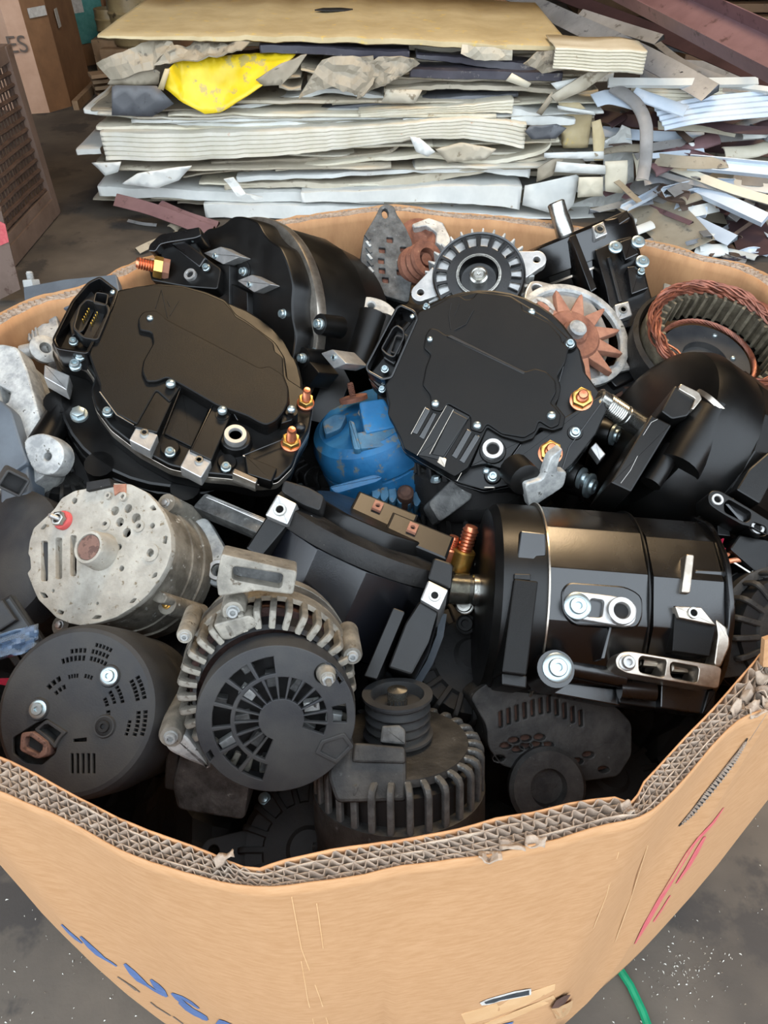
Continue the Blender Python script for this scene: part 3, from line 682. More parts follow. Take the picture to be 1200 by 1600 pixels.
for pts, m, lb in (
 ([(820, 290), (900, 272), (905, 276), (896, 318), (880, 338), (816, 320)], 'white_paint', 'broad white flap near the carton rim on the right'),
 ([(870, 252), (946, 258), (946, 272), (866, 268)], 'white_paint', 'white square edged strip end, middle of the right side'),
 ([(904, 276), (942, 276), (942, 306), (902, 308)], 'cream_paint', 'cream square end low on the right side of the stack'),
 ([(945, 252), (980, 250), (980, 282), (972, 302), (945, 298)], 'cream_paint', 'cream block shaped fold at the right of the stack'),
 ([(850, 238), (943, 236), (943, 248), (850, 246)], 'white_paint', 'white thin strip end, upper right side of the stack'),
 ([(924, 190), (938, 186), (945, 215), (942, 250), (928, 250)], 'tan_panel', 'tan narrow upright scrap at the right of the stack'),
 ([(840, 262), (880, 238), (884, 244), (862, 275), (838, 284)], 'grey_tan', 'crumpled grey fold on the right of the stack'),
 ([(860, 150), (905, 120), (955, 92), (975, 92), (960, 108), (915, 140), (870, 160)], 'light_tan', 'tan blade shaped sheet pointing up to the right'),
 ([(790, 126), (800, 114), (830, 130), (824, 138)], 'cream_paint', 'small rolled tube end in the upper right of the stack'),
 ([(860, 130), (910, 120), (914, 130), (870, 140)], 'white_paint', 'small white clip end in the upper right of the stack'),
 ([(838, 176), (862, 142), (866, 150), (846, 180)], 'grey_tan', 'thin grey sliver standing at the right of the stack'),
 ([(870, 164), (928, 174), (930, 180), (872, 170)], 'white_paint', 'thin white blade at the right of the stack'),
): flat(pts, 4.08, rnd.random() * .05, m, lb, bumpy=.012, seed=len(lb))
sheet([(868, 74), (940, 76), (1012, 80)], 4.0, [30, 32, 33], 'cream_paint', 'fluted cream white panel end sticking out at the upper right of the stack', 'fluted_panel', deep=.25, ribs=6, seed=40, group=None)
# small marks
for (x, y, y0, r, nm, m) in ((345, 303, 4.12, 7, 'hole', 'dark'), (345, 329, 4.1, 6, 'hole', 'dark'), (815, 306, 4.07, 7, 'hole', 'dark'), (837, 308, 4.07, 6, 'hole', 'dark')): pass

# ---------------------------------------------------------------- scrap heap on the right
def strip(pts, w, m, label, name='metal_strip', prof='L', th=.004, smooth=4, zs=None, group=None, cat='metal strip', tilt=0, flange=None, holes=()):
    """pts: (px, py, z) centre line; w: width in pixels across"""
    P = [at_z(*p) for p in pts]; P = cr(P, smooth, False) if len(P) > 2 else P
    d = (P[len(P) // 2] - CAM).dot(FW); W_ = w / F * d; f = flange if flange is not None else W_ * .4
    T, h = th, W_ / 2
    if prof == 'flat': pr = [(-h, 0), (h, 0), (h, T), (-h, T)]
    elif prof == 'L': pr = [(-h, 0), (h, 0), (h, T), (-h + T, T), (-h + T, -f), (-h, -f)]
    elif prof == 'U': pr = [(-h, 0), (h, 0), (h, f), (h - T, f), (h - T, T), (-h + T, T), (-h + T, f), (-h, f)]
    elif prof == 'box': pr = [(-h, -h * .6), (h, -h * .6), (h, h * .6), (-h, h * .6)]
    elif prof == 'rib':
        pr = []; n = 9
        for i in range(n + 1): pr.append((-h + 2 * h * i / n, (.0 if i % 2 else .008)))
        pr += [(x, y - T) for x, y in pr[::-1]]
    elif prof == 'curl':
        pr = [(h * math.cos(a), h * .5 * math.sin(a)) for a in [PI * k / 8 for k in range(9)]]; pr += [(x * .93, y * .93 - T) for x, y in pr[::-1]]
    mid = sum(P, V()) / len(P); up = (CAM - mid).normalized() + V((0, 0, .8)) + V((math.sin(tilt), 0, 0)) * .8
    mb = MB().sweep(P, pr, up.normalized()); low = min(v.z for v in mb.v)
    if low < .004:
        for v in mb.v: v.z += .004 - low
    o = mb.build(name, m, None, None, 30)
    return tag(o, label, cat, group)
G = 'scrap strips in the heap'
ST = [
 ([(975, -20, .95), (1100, 42, .9), (1240, 112, .85)], 62, 'purple_paint', 'long purple brown channel beam slanting over the scrap heap', 'channel_beam', 'U'),
 ([(860, -14, .68), (1020, 48, .66), (1220, 132, .62)], 26, 'dark_purple', 'dark purple beam just under the long channel beam', 'channel_beam', 'L'),
 ([(1095, 42, .8), (1160, 56, .8), (1230, 76, .8)], 12, 'purple_paint', 'thin purple rail right of the channel beam', 'metal_rail', 'L'),
 ([(790, -14, .78), (900, 38, .75), (1010, 90, .68), (1110, 145, .60)], 34, 'galvanised', 'galvanised perforated channel leaning beside the stack', 'perforated_channel', 'L'),
 ([(905, 22, .74), (960, 40, .72), (1030, 62, .7)], 20, 'grey_metal', 'grey folded flashing lying over the perforated channel', 'flashing', 'L'),
 ([(1020, 62, .66), (1070, 100, .62), (1140, 128, .58)], 12, 'grey_metal', 'grey thin rail running down beside the perforated channel', 'metal_rail', 'L'),
 ([(1030, 72, .6), (1060, 76, .6), (1100, 84, .6)], 12, 'galvanised', 'small bright offcut under the purple beam', 'offcut', 'L'),
 ([(950, 129, .62), (1060, 130, .62), (1183, 128, .62)], 12, 'white_paint', 'straight white square tube across the top of the heap', 'square_tube', 'box'),
 ([(1130, 132, .6), (1165, 136, .6), (1230, 144, .6)], 8, 'white_paint', 'thin white tube end at the right of the heap', 'square_tube', 'box'),
 ([(985, 146, .56), (1060, 150, .56), (1128, 152, .56)], 28, 'cream_paint', 'weathered fluted cream panel piece under the white tube', 'fluted_panel', 'rib'),
 ([(1126, 152, .55), (1172, 150, .55)], 12, 'white_paint', 'white fluted tube end right of the cream panel piece', 'square_tube', 'box'),
 ([(928, 158, .55), (955, 152, .56), (1000, 163, .55)], 24, 'pale_blue', 'pale trapezoid sheet next to the stack', 'metal_sheet', 'flat'),
 ([(990, 146, .58), (1030, 160, .56), (1072, 175, .54)], 20, 'pale_blue', 'pale blue leaf shaped strip below the white tube', 'metal_strip', 'curl'),
 ([(1030, 186, .5), (1100, 172, .52), (1230, 160, .55)], 42, 'pale_blue', 'broad pale blue ribbed sheet at the right of the heap', 'ribbed_sheet', 'rib'),
 ([(930, 180, .42), (1000, 190, .42), (1100, 186, .42)], 20, 'dark_purple', 'dark purple strip behind the twisted grey strip', 'metal_strip', 'flat'),
 ([(1030, 184, .46), (1100, 190, .45), (1150, 202, .44), (1230, 204, .44)], 14, 'dark_purple', 'wavy purple brown strip across the middle of the heap', 'metal_strip', 'L'),
 ([(1028, 196, .42), (1100, 200, .41), (1150, 208, .4)], 14, 'cream_paint', 'cream tapering strip below the wavy brown strip', 'metal_strip', 'flat'),
 ([(940, 205, .36), (1010, 212, .36), (1100, 215, .36)], 18, 'pale_blue', 'pale strip lying behind the twisted grey strip', 'metal_strip', 'L'),
 ([(1010, 232, .34), (1060, 224, .35), (1130, 216, .36), (1220, 210, .36)], 12, 'grey_metal', 'thin grey ribbed strip sloping up to the right', 'metal_strip', 'rib'),
 ([(1015, 244, .32), (1060, 240, .32), (1100, 236, .33)], 10, 'pale_blue', 'short pale strip above the purple bend', 'metal_strip', 'L'),
 ([(958, 136, .60), (992, 160, .56), (1008, 190, .5), (1010, 225, .42), (1008, 255, .34), (1003, 282, .28)], 20, 'grey_metal', 'grey twisted strip hanging down through the heap', 'twisted_strip', 'curl'),
 ([(1120, 216, .36), (1085, 228, .34), (1060, 246, .3), (1018, 268, .26)], 24, 'purple_paint', 'purple brown bent strip crossing the heap', 'bent_strip', 'curl'),
 ([(1075, 256, .3), (1140, 262, .3), (1240, 272, .3)], 22, 'pale_blue', 'pale straight gutter length at the right edge', 'gutter_length', 'U'),
 ([(1130, 240, .32), (1180, 236, .32), (1220, 220, .34)], 22, 'cream_paint', 'crumpled cream sheet at the right edge of the heap', 'metal_sheet', 'curl'),
 ([(1042, 258, .27), (1090, 276, .26), (1150, 298, .24), (1220, 318, .22)], 14, 'cream_paint', 'cream timber coloured strip slanting down to the right', 'metal_strip', 'flat'),
 ([(995, 240, .3), (1000, 258, .28), (1002, 282, .24)], 14, 'cream_paint', 'short cream upright piece beside the stack', 'offcut', 'flat'),
 ([(1008, 262, .25), (1060, 280, .24), (1130, 296, .23), (1230, 325, .2)], 10, 'grey_metal', 'long grey thin rail slanting down to the right', 'metal_rail', 'L'),
 ([(1040, 276, .2), (1100, 300, .2), (1196, 344, .16)], 18, 'pale_blue', 'pale rectangular downpipe slanting down to the right', 'downpipe', 'box'),
 ([(1120, 284, .2), (1170, 290, .2), (1230, 300, .2)], 16, 'white_paint', 'white strip end at the right under the gutter length', 'metal_strip', 'L'),
 ([(990, 285, .16), (1030, 300, .16), (1090, 318, .14)], 34, 'grey_metal', 'grey brown flat sheet behind the carton rim', 'metal_sheet', 'flat'),
 ([(1054, 326, .12), (1080, 330, .12), (1104, 332, .12)], 14, 'pale_blue', 'small pale block shaped offcut low in the heap', 'offcut', 'box'),
 ([(1050, 330, .1), (1095, 352, .09), (1145, 376, .08)], 22, 'pale_blue', 'pale strip lying low towards the carton', 'metal_strip', 'L'),
 ([(1085, 362, .07), (1110, 370, .07), (1136, 372, .07)], 10, 'white_paint', 'white folded tab low in the heap', 'offcut', 'flat'),
 ([(1088, 388, .03), (1110, 392, .03), (1134, 390, .03)], 22, 'white_paint', 'white bent scrap on the floor beside the carton', 'offcut', 'curl'),
 ([(1145, 300, .12), (1165, 345, .08), (1185, 400, .03)], 52, 'dark_purple', 'dull purple perforated sheet leaning low at the right', 'metal_sheet', 'flat'),
 ([(990, 310, .1), (1040, 350, .07), (1080, 395, .03)], 70, 'grey_tan', 'broad grey brown sheet lying just behind the carton corner', 'metal_sheet', 'flat'),
 ([(1200, 330, .12), (1140, 372, .06), (1110, 400, .02)], 5, 'steel_rusty', 'thin rusty rod low at the right', 'rod', 'box'),
 ([(1200, 395, .02), (1130, 408, .015), (1060, 400, .01)], 5, 'dark_trim', 'thin dark rod on the floor behind the carton', 'rod', 'box'),
 ([(930, 232, .22), (1000, 238, .22), (1090, 250, .2)], 26, 'grey_metal', 'grey sheet deep in the heap beside the stack', 'metal_sheet', 'flat'),
 ([(1080, 332, .05), (1150, 340, .05), (1230, 350, .05)], 26, 'grey_tan', 'tan sheet deep at the foot of the heap', 'metal_sheet', 'flat'),
 ([(1000, 120, .4), (1100, 125, .4), (1230, 140, .4)], 60, 'grey_metal', 'dull grey sheet deep behind the white tube', 'metal_sheet', 'flat'),
 ([(960, 210, .3), (1100, 205, .3), (1240, 215, .3)], 70, 'dark_purple', 'dark brown sheet deep inside the heap', 'metal_sheet', 'flat'),
 ([(1000, 268, .15), (1100, 262, .15), (1240, 270, .15)], 60, 'grey_tan', 'grey brown sheet deep under the gutter length', 'metal_sheet', 'flat'),
 # under the stack, left
 ([(180, 312, .14), (240, 328, .1), (330, 362, .04)], 22, 'purple_paint', 'purple strip sticking out under the left of the stack', 'bent_strip', 'L'),
 ([(250, 318, .1), (290, 336, .08), (340, 352, .05)], 14, 'purple_paint', 'second purple strip crossing under the left of the stack', 'bent_strip', 'L'),
 ([(268, 358, .03), (282, 348, .04), (296, 352, .03)], 16, 'grey_tan', 'pale scrap on the floor by the carton rim', 'offcut', 'curl'),
 ([(200, 345, .01), (222, 350, .01), (245, 352, .01)], 5, 'grey_metal', 'thin grey sliver on the floor left of the carton', 'offcut', 'flat'),
 ([(215, 392, .02), (240, 380, .03), (280, 365, .03)], 12, 'grey_tan', 'dusty grey strip on the floor beside the carton', 'metal_strip', 'L'),
]
for a in ST: strip(a[0], a[1], a[2], a[3], a[4], a[5], group=G if a[4] in ('metal_strip', 'metal_sheet', 'offcut') else None, cat='scrap metal' if a[4] != 'channel_beam' else 'beam')
for k in range(70):
    x, y = rnd.uniform(925, 1215), rnd.uniform(150, 400); z = max(.56 - (y - 130) / 270 * .56 - rnd.uniform(.0, .09), .02)
    a = rnd.gauss(.15, .45); L = rnd.uniform(40, 120); mm = rnd.choice(['white_paint', 'pale_blue', 'grey_metal', 'grey_metal', 'grey_tan', 'galvanised', 'purple_paint', 'grey_tan', 'dark_purple', 'steel_rusty'])
    P = [(x + math.cos(a) * L * t, y + math.sin(a) * L * t * .8 + 6 * math.sin(3 * t + k), z + rnd.uniform(-.02, .02)) for t in (-.5, 0, .5)]
    if min(p[0] for p in P) < 915: continue
    P = [(p[0], p[1], max(p[2], .01)) for p in P]
    strip(P, rnd.uniform(6, 20), mm, 'narrow bent scrap strip tangled in the heap to the right of the stack', 'scrap_strip', rnd.choice(['L', 'flat', 'U', 'curl']), .003, tilt=rnd.uniform(-.8, .8), group='small strips tangled in the heap', cat='scrap metal')
# holes of the perforated channel
ph = bpy.data.objects['perforated_channel']
for (x, y, z) in ((921, 43, .743), (963, 62, .72), (1020, 90, .675), (1031, 96, .667), (1039, 100, .66), (1065, 115, .64)):
    W = basis(at_z(x, y, z) + (CAM - at_z(x, y, z)).normalized() * .03, CAM - at_z(x, y, z)); MB().prism(circ(0, 0, .009, 10), 0, .003).build('punched_hole', 'dark', ph, W)

# ---------------------------------------------------------------- things along the back
def carton_box(name, corners, z1, m, label, m2=None, lean=0):
    """corners: floor outline in world xy"""
    root = empty(name, Matrix.Translation((corners[0][0], corners[0][1], 0)), label, 'box')
    n = len(corners)
    for i in range(n):
        a, b = V(corners[i]), V(corners[(i + 1) % n]); d = (b - a).normalized(); nn = V((d.y, -d.x)) * .006
        vs = [V((a.x, a.y, .0)), V((b.x, b.y, .0)), V((b.x, b.y, z1)), V((a.x, a.y, z1))]; vs += [v - V((nn.x, nn.y, 0)) for v in vs]
        MB().add(vs, [(0, 1, 2, 3), (7, 6, 5, 4), (0, 4, 5, 1), (1, 5, 6, 2), (2, 6, 7, 3), (3, 7, 4, 0)]).build('side_panel', (m2 or {}).get(i, m), root, None, 0)
    MB().prism([tuple(c) for c in corners], z1 - .006, z1).build('lid', m, root, None, 0)
    return root
def fl(px, py): p = at_z(px, py, 0); return (p.x, p.y)
p0, p1, p2, p3 = V(fl(50, 178)), V(fl(78, 176)), V(fl(112, 166)), V(fl(142, 128))
q = V((-3.4, 8.0))
cb = carton_box('shipping_box', [tuple(p0), tuple(p1), tuple(p2), tuple(p3), (p3.x - .5, p3.y + .1), (p0.x - .7, p0.y + .9), (p0.x - .6, p0.y + .25)], 1.5, 'card_dark', 'tall brown eight sided box with a pinkish front face and grey lettering', {0: 'card_pink', 6: 'card_pink', 5: 'card_pink'})
def text(body, size, W, m, parent, name='lettering'):
    cu = bpy.data.curves.new(name, 'FONT'); cu.body = body; cu.size = size; cu.extrude = .001; cu.align_x = 'CENTER'; cu.align_y = 'CENTER'
    t = bpy.data.objects.new(name, cu); C.objects.link(t); dg = bpy.context.evaluated_depsgraph_get(); me = bpy.data.meshes.new_from_object(t.evaluated_get(dg))
    bpy.data.objects.remove(t); me.materials.clear(); me.materials.append(M[m])
    me.transform(WM[parent.name].inverted() @ W); o = bpy.data.objects.new(name, me); C.objects.link(o); o.parent = parent; return o
def wallW(a, b, px, py, off=.014, roll=0):
    """frame on the upright plane through floor points a,b where the picture point falls"""
    a, b = V((*a, 0)), V((*b, 0)); u = (b - a).normalized(); n = V((u.y, -u.x, 0)); r = ray(px, py)
    if n.dot(CAM - a) < 0: n = -n
    t = (a - CAM).dot(n) / r.dot(n); O = CAM + r * t + n * off; v = n.cross(u); 
    m = Matrix((u, v, n)).transposed().to_4x4(); m.translation = O; return m
pa = V((p0.x - .6, p0.y + .25))
text('ES', .14, wallW(p0, p1, 27, 70) , 'ink_grey', cb)
W = wallW(p1, p2, 56, 18); MB().box((0, 0, 0), (.14, .055, .004)).build('paper_label', 'label_white', cb, W)
W = wallW(p2, p3, 87, 28); MB().box((0, 0, 0), (.07, .11, .004)).build('paper_label', 'label_white', cb, W)
r0, r1, r2 = V(fl(112, 118)), V(fl(166, 108)), V(fl(160, 60))
c2 = carton_box('shipping_box', [(r0.x, r0.y + .3), (r1.x, r1.y + .3), (r1.x + .1, r1.y + 1.1), (r0.x, r0.y + 1.2)], 1.35, 'card_dark', 'brown box with a teal printed band, behind the tall box', None)
W = wallW((r0.x, r0.y + .3), (r1.x, r1.y + .3), 136, 33); MB().box((0, 0, 0), (.30, .30, .004)).build('printed_band', 'teal', c2, W)
W = wallW((r0.x, r0.y + .3), (r1.x, r1.y + .3), 118, 6); MB().box((0, 0, 0), (.1, .12, .005)).build('paper_label', 'label_white', c2, W)
# planks on the floor behind
for k, (a, b, y) in enumerate((((140, 118), (178, 112), 0), ((143, 126), (180, 121), 1), ((146, 136), (184, 130), 2), ((150, 147), (186, 140), 3))):
    P = [at_z(a[0], a[1], .16 - .05 * k), at_z(b[0] + 30, b[1] - 2, .16 - .05 * k)]
    o = MB().sweep(P, [(-.06, -.012), (.06, -.012), (.06, .012), (-.06, .012)]).build('plank', 'timber', None); tag(o, ['topmost wooden plank of the low pile left of the sheet stack', 'second wooden plank from the top left of the sheet stack', 'third wooden plank down left of the sheet stack', 'lowest wooden plank of the pile left of the sheet stack'][k], 'plank', 'planks left of the stack')
P = [at_z(118, 165, .03), at_z(150, 132, .03)]
tag(MB().sweep(P, [(-.02, -.03), (.02, -.03), (.02, .03), (-.02, .03)]).build('timber_bearer', 'timber'), 'short timber bearer beside the tall box', 'plank')
# dull brass drums
for (x, y, r, h, m, lb) in ((205, 30, .17, .35, 'brass', 'dull ribbed metal drum behind the left of the stack'), (170, 36, .1, .2, 'brass', 'small brassy pot left of the ribbed drum'), (235, 10, .1, .3, 'brass', 'brassy pipe end right of the ribbed drum')):
    O = at_y(x, y, 7.0); mb = MB()
    z0 = O.z - h / 2
    mb.lathe([(r * .9, 0), (r, .02), (r, h * .25), (r * 1.06, h * .3), (r, h * .35), (r, h * .6), (r * 1.06, h * .66), (r, h * .7), (r * .96, h), (r * .85, h), (r * .85, h * .8), (0, h * .8)], 28, Matrix.Translation((O.x, O.y, max(z0, 0))))
    tag(mb.build('metal_drum', m), lb, 'drum')
    tag(MB().box((O.x, O.y + .05, max(z0, .02) / 2), (r * 3, r * 2.6, max(z0, .02)), .01).build('crate', 'timber'), 'dark crate carrying the %s' % lb.split(' behind')[0].split(' left')[0].split(' right')[0], 'crate')
# boxes far behind the stack
def backbox(x0, x1, ytop, ybot, yd, m, lb, name='storage_box'):
    a, b = at_y(x0, ybot, yd), at_y(x1, ybot, yd); z1 = max(at_y(x0, ytop, yd).z, .3)
    r = empty(name, Matrix.Translation((a.x, a.y, 0)), lb, 'box')
    MB().box(((a.x + b.x) / 2, yd + .3, z1 / 2), (b.x - a.x, .6, z1), .01).build('box_body', m, r)
    MB().box(((a.x + b.x) / 2, yd + .3, z1 - .04), ((b.x - a.x) * 1.01, .61, .06), .005).build('lid', 'card_dark', r)
backbox(240, 318, -40, 30, 7.6, 'card_dark', 'brown box behind the left part of the stack')
backbox(322, 440, -50, 20, 7.9, 'card_in', 'brown box with a pale seam behind the stack')
backbox(640, 800, -30, 20, 7.8, 'card_dark', 'dark brown box behind the right part of the stack')
backbox(905, 1100, -60, 5, 9.4, 'brown_board', 'brown crate far behind the heap')
O = at_y(535, 2, 7.4); rr = empty('finned_radiator', Matrix.Translation((O.x, O.y, 0)), 'silver finned radiator standing behind the stack', 'radiator')
z1 = O.z + .04
MB().box((O.x, O.y + .12, z1 / 2), (.86, .16, z1)).build('core', 'grey_metal', rr)
for k in range(34): MB().box((O.x - .42 + k * .0255, O.y, z1 / 2), (.006, .06, z1)).build('fin', 'galvanised', rr)
# brown boards far right
wr = empty('board_stack', Matrix.Translation((2.6, 6.6, 0)), 'stack of long brown boards behind the purple beam', 'boards')
for k in range(13):
    z = .05 + k * .075
    MB().box((4.1 + .02 * rnd.random(), 7.0 + k * .07, z), (3.4, .5, .06), .004).build('board', 'brown_board', wr)

# ---------------------------------------------------------------- mesh crate, left edge
M['tray_board'] = mat('dusty_tray', (150, 132, 116), (176, 156, 138), .8, 0, 12)
M['wire_dark'] = mat('dark_rusty_wire', (58, 42, 34), (84, 64, 52), .7)
cx, y0, y1, zt = -1.735, 2.95, 3.9, .77
cr_ = empty('mesh_crate', Matrix.Translation((cx, y0, 0)), 'rusty brown metal mesh crate at the left edge', 'crate')
for (a, b) in (((cx, y0, 0), (cx, y0, zt)), ((cx, y1, 0), (cx, y1, zt))):
    MB().box(((a[0]), a[1], zt / 2 + .0), (.05, .06, zt), .004).build('corner_post', 'steel_rusty', cr_)
for z in (.10, zt - .03): MB().box((cx, (y0 + y1) / 2, z), (.04, y1 - y0, .07), .004).build('rail', 'steel_rusty', cr_)
MB().box((cx + .02, (y0 + y1) / 2, .05), (.02, y1 - y0 - .05, .09), .004).build('kick_plate', 'steel_rusty', cr_)
n = 26
for k in range(n):
    y = y0 + .04 + (y1 - y0 - .08) * k / (n - 1); MB().box((cx, y, (zt + .08) / 2), (.006, .011, zt - .14)).build('wire', 'wire_dark', cr_, None, 0)
for k in range(13):
    z = .14 + (zt - .2) * k / 12; pts = [V((cx + .006, y0 + (y1 - y0) * i / 12, z + .012 * math.sin(PI * i / 12) + .004 * mnoise.noise(V((k * 3, i * .6, 0))))) for i in range(13)]
    MB().tube(pts, .009, 6).build('crossbar', 'wire_dark', cr_)
MB().box((cx - .62, (y0 + y1) / 2, .42), (1.0, y1 - y0 - .06, .76), .01).build('tray', 'tray_board', cr_)
po = empty('red_marked_post', Matrix.Translation((-1.47, 2.55, 0)), 'greyish steel leg with red paint at the left edge', 'post')
pz = at_z(0, 470, 0)
pA = [at_y(-8, 330, 2.9), at_y(2, 330, 2.9), at_y(32, 452, 2.9), at_y(-4, 470, 2.9)]
vs = [V((p.x, p.y, max(p.z, 0))) for p in pA]; vs += [v + V((-.02, .05, 0)) for v in vs]
MB().add(vs, [(0, 1, 2, 3), (7, 6, 5, 4), (0, 4, 5, 1), (1, 5, 6, 2), (2, 6, 7, 3), (3, 7, 4, 0)]).build('leg', 'steel_rusty', po, None, 0)
vs = [at_y(0, 346, 2.895), at_y(8, 350, 2.895), at_y(14, 378, 2.895), at_y(0, 384, 2.895)]
MB().add(vs, [(0, 1, 2, 3)]).build('red_paint_patch', 'ink_red', po, None, 0)
# ================================================================ the scrap alternators
RX = Matrix.Rotation(PI / 2, 4, 'Y')          # local z -> local x
def T(x, y, z=0): return Matrix.Translation((x, y, z))
def dirT(o, a):                               # local frame at o with z along a
    a = V(a).normalized(); return Matrix.Translation(V(o)) @ a.to_track_quat('Z', 'Y').to_matrix().to_4x4()
def share(name, me, parent, W):
    o = bpy.data.objects.new(name, me); C.objects.link(o); o.parent = parent; o.matrix_basis = WM[parent.name].inverted() @ W; WM[o.name] = W.copy(); return o
def rib_mesh(r0, r1, z0, z1, w, t, m, c=None):
    c = c or min((r1 - r0), (z1 - z0)) * .35
    out = [(r0, z1), (r1 - c, z1), (r1 - c * .3, z1 - c * .3), (r1, z1 - c), (r1, z0), (r1 - t, z0), (r1 - t, z1 - c - t * .2), (r1 - c - t * .2, z1 - t), (r0, z1 - t)]
    b = MB().prism(out, -w / 2, w / 2, w * .2, w * .2, Matrix.Rotation(PI / 2, 4, 'X')); return newmesh('fin', b.v, b.f, m, 40)
def fins(fr, parent, n, r0, r1, z0, z1, w, t, m, a0=0, a1=2 * PI, name='fin', flip=False, X=None):
    me = rib_mesh(r0, r1, z0, z1, w, t, m); X = X or Matrix()
    for k in range(n):
        a = a0 + (a1 - a0) * k / n
        Rz = Matrix.Rotation(a, 4, 'Z'); share(name, me, parent, fr.W @ X @ (Matrix.Rotation(PI, 4, 'X') if flip else Matrix()) @ Rz)
def pulley_prof(r, z0, z1, g=6):
    pr = [(r * .4, z0), (r * 1.05, z0), (r * 1.05, z0 + (z1 - z0) * .06)]
    L = (z1 - z0) * .84; s = z0 + (z1 - z0) * .08
    for k in range(g): pr += [(r * .86, s + L * (k + .25) / g), (r * .86, s + L * (k + .4) / g), (r * .98, s + L * (k + .8) / g), (r * .98, s + L * (k + .92) / g)]
    return pr + [(r * 1.05, z1 - (z1 - z0) * .06), (r * 1.05, z1), (r * .8, z1), (r * .74, z1 - (z1 - z0) * .25), (r * .3, z1 - (z1 - z0) * .25), (r * .3, z1 - (z1 - z0) * .1), (0, z1 - (z1 - z0) * .1)]
def ear(fr, parent, x, y, z, r, th, m, to, name='mounting_ear', hole=.45, ax=None):
    """flat lug with a hole at (x,y,z) reaching back to point `to`"""
    W = ax or Matrix.Translation((0, 0, z - th / 2)); d = V((to[0] - x, to[1] - y)); L = d.length; d.normalize(); nrm = V((-d.y, d.x))
    a = math.atan2(d.y, d.x); out = [(x + r * math.cos(a + PI / 2 + PI * k / 10), y + r * math.sin(a + PI / 2 + PI * k / 10)) for k in range(11)]
    e = V((x, y)) + d * L; w = r * 1.7; out += [tuple(e - nrm * w), tuple(e + nrm * w)]
    return fr.part(name, MB().prism([out, circ(x, y, r * hole, 14)], 0, th, r * .08, r * .08, W), m, parent)

def alternator(fr, name, label, R, L, m=('alu_dark', 'alu_grime', 'alu_dark'), pulley=True, pm='dark', nf=24, ears=((.0, 1.3), (PI, 1.3)), rear='slots', detail=True, group=None, pr=.42, core='winding'):
    """generic: z=0 rear face, z=L drive end face, shaft and pulley beyond it"""
    rt = fr.thing(name, label, 'alternator', group)
    mf, ms, mr = m
    b = MB().lathe([(R * .8, L * .3), (R * .985, L * .3), (R * .985, L * .62), (R * .8, L * .62)], 40); fr.part('stator', b, ms)
    b = MB().lathe([(R * .86, L * .02), (R * .86, L * .95)], 28); fr.part('dark_core', b, core)
    b = MB().lathe([(R * .9, L * .58), (R * 1.0, L * .6), (R * 1.0, L * .72), (R * .93, L * .74), (R * .88, L * .74)], 40)
    b.lathe([(R * .3, L * .9), (R * .62, L * .9), (R * .64, L * .94), (R * .6, L * .985), (R * .3, L * 1.02), (R * .24, L * 1.06), (0, L * 1.06)], 36); f = fr.part('front_housing', b, mf)
    b = MB().lathe([(R * .88, L * .26), (R * .95, L * .24), (R * 1.0, L * .3), (R * 1.0, L * .4), (R * .96, L * .41)][::-1], 40)
    b.lathe([(0, 0), (R * .3, 0), (R * .3, L * .04), (R * .6, L * .04), (R * .64, L * .08), (R * .3, L * .1)], 36); g = fr.part('rear_housing', b, mr)
    if detail:
        fins(fr, f, nf, R * .58, R * .97, L * .72, L * .985, R * .085, R * .06, mf)
        fins(fr, g, nf, R * .58, R * .97, -L * .3, -L * .0, R * .085, R * .06, mr, flip=True)
    for a, e in ears: ear(fr, rt, R * e * math.cos(a), R * e * math.sin(a), L * .8, R * .17, L * .14, mf, (R * .8 * math.cos(a), R * .8 * math.sin(a)))
    if pulley:
        b = MB().lathe(pulley_prof(R * pr, L * 1.1, L * 1.45), 36); fr.part('pulley', b, pm)
        b = MB().lathe([(R * .14, L), (R * .14, L * 1.5), (R * .1, L * 1.53), (0, L * 1.53)], 16); fr.part('shaft', b, 'steel')
    for k in range(4):
        a = PI / 4 + k * PI / 2; fix(rt, fr.W @ T(R * .98 * math.cos(a), R * .98 * math.sin(a), L * .74), R * .07, 'hex', 'zinc')
    return rt

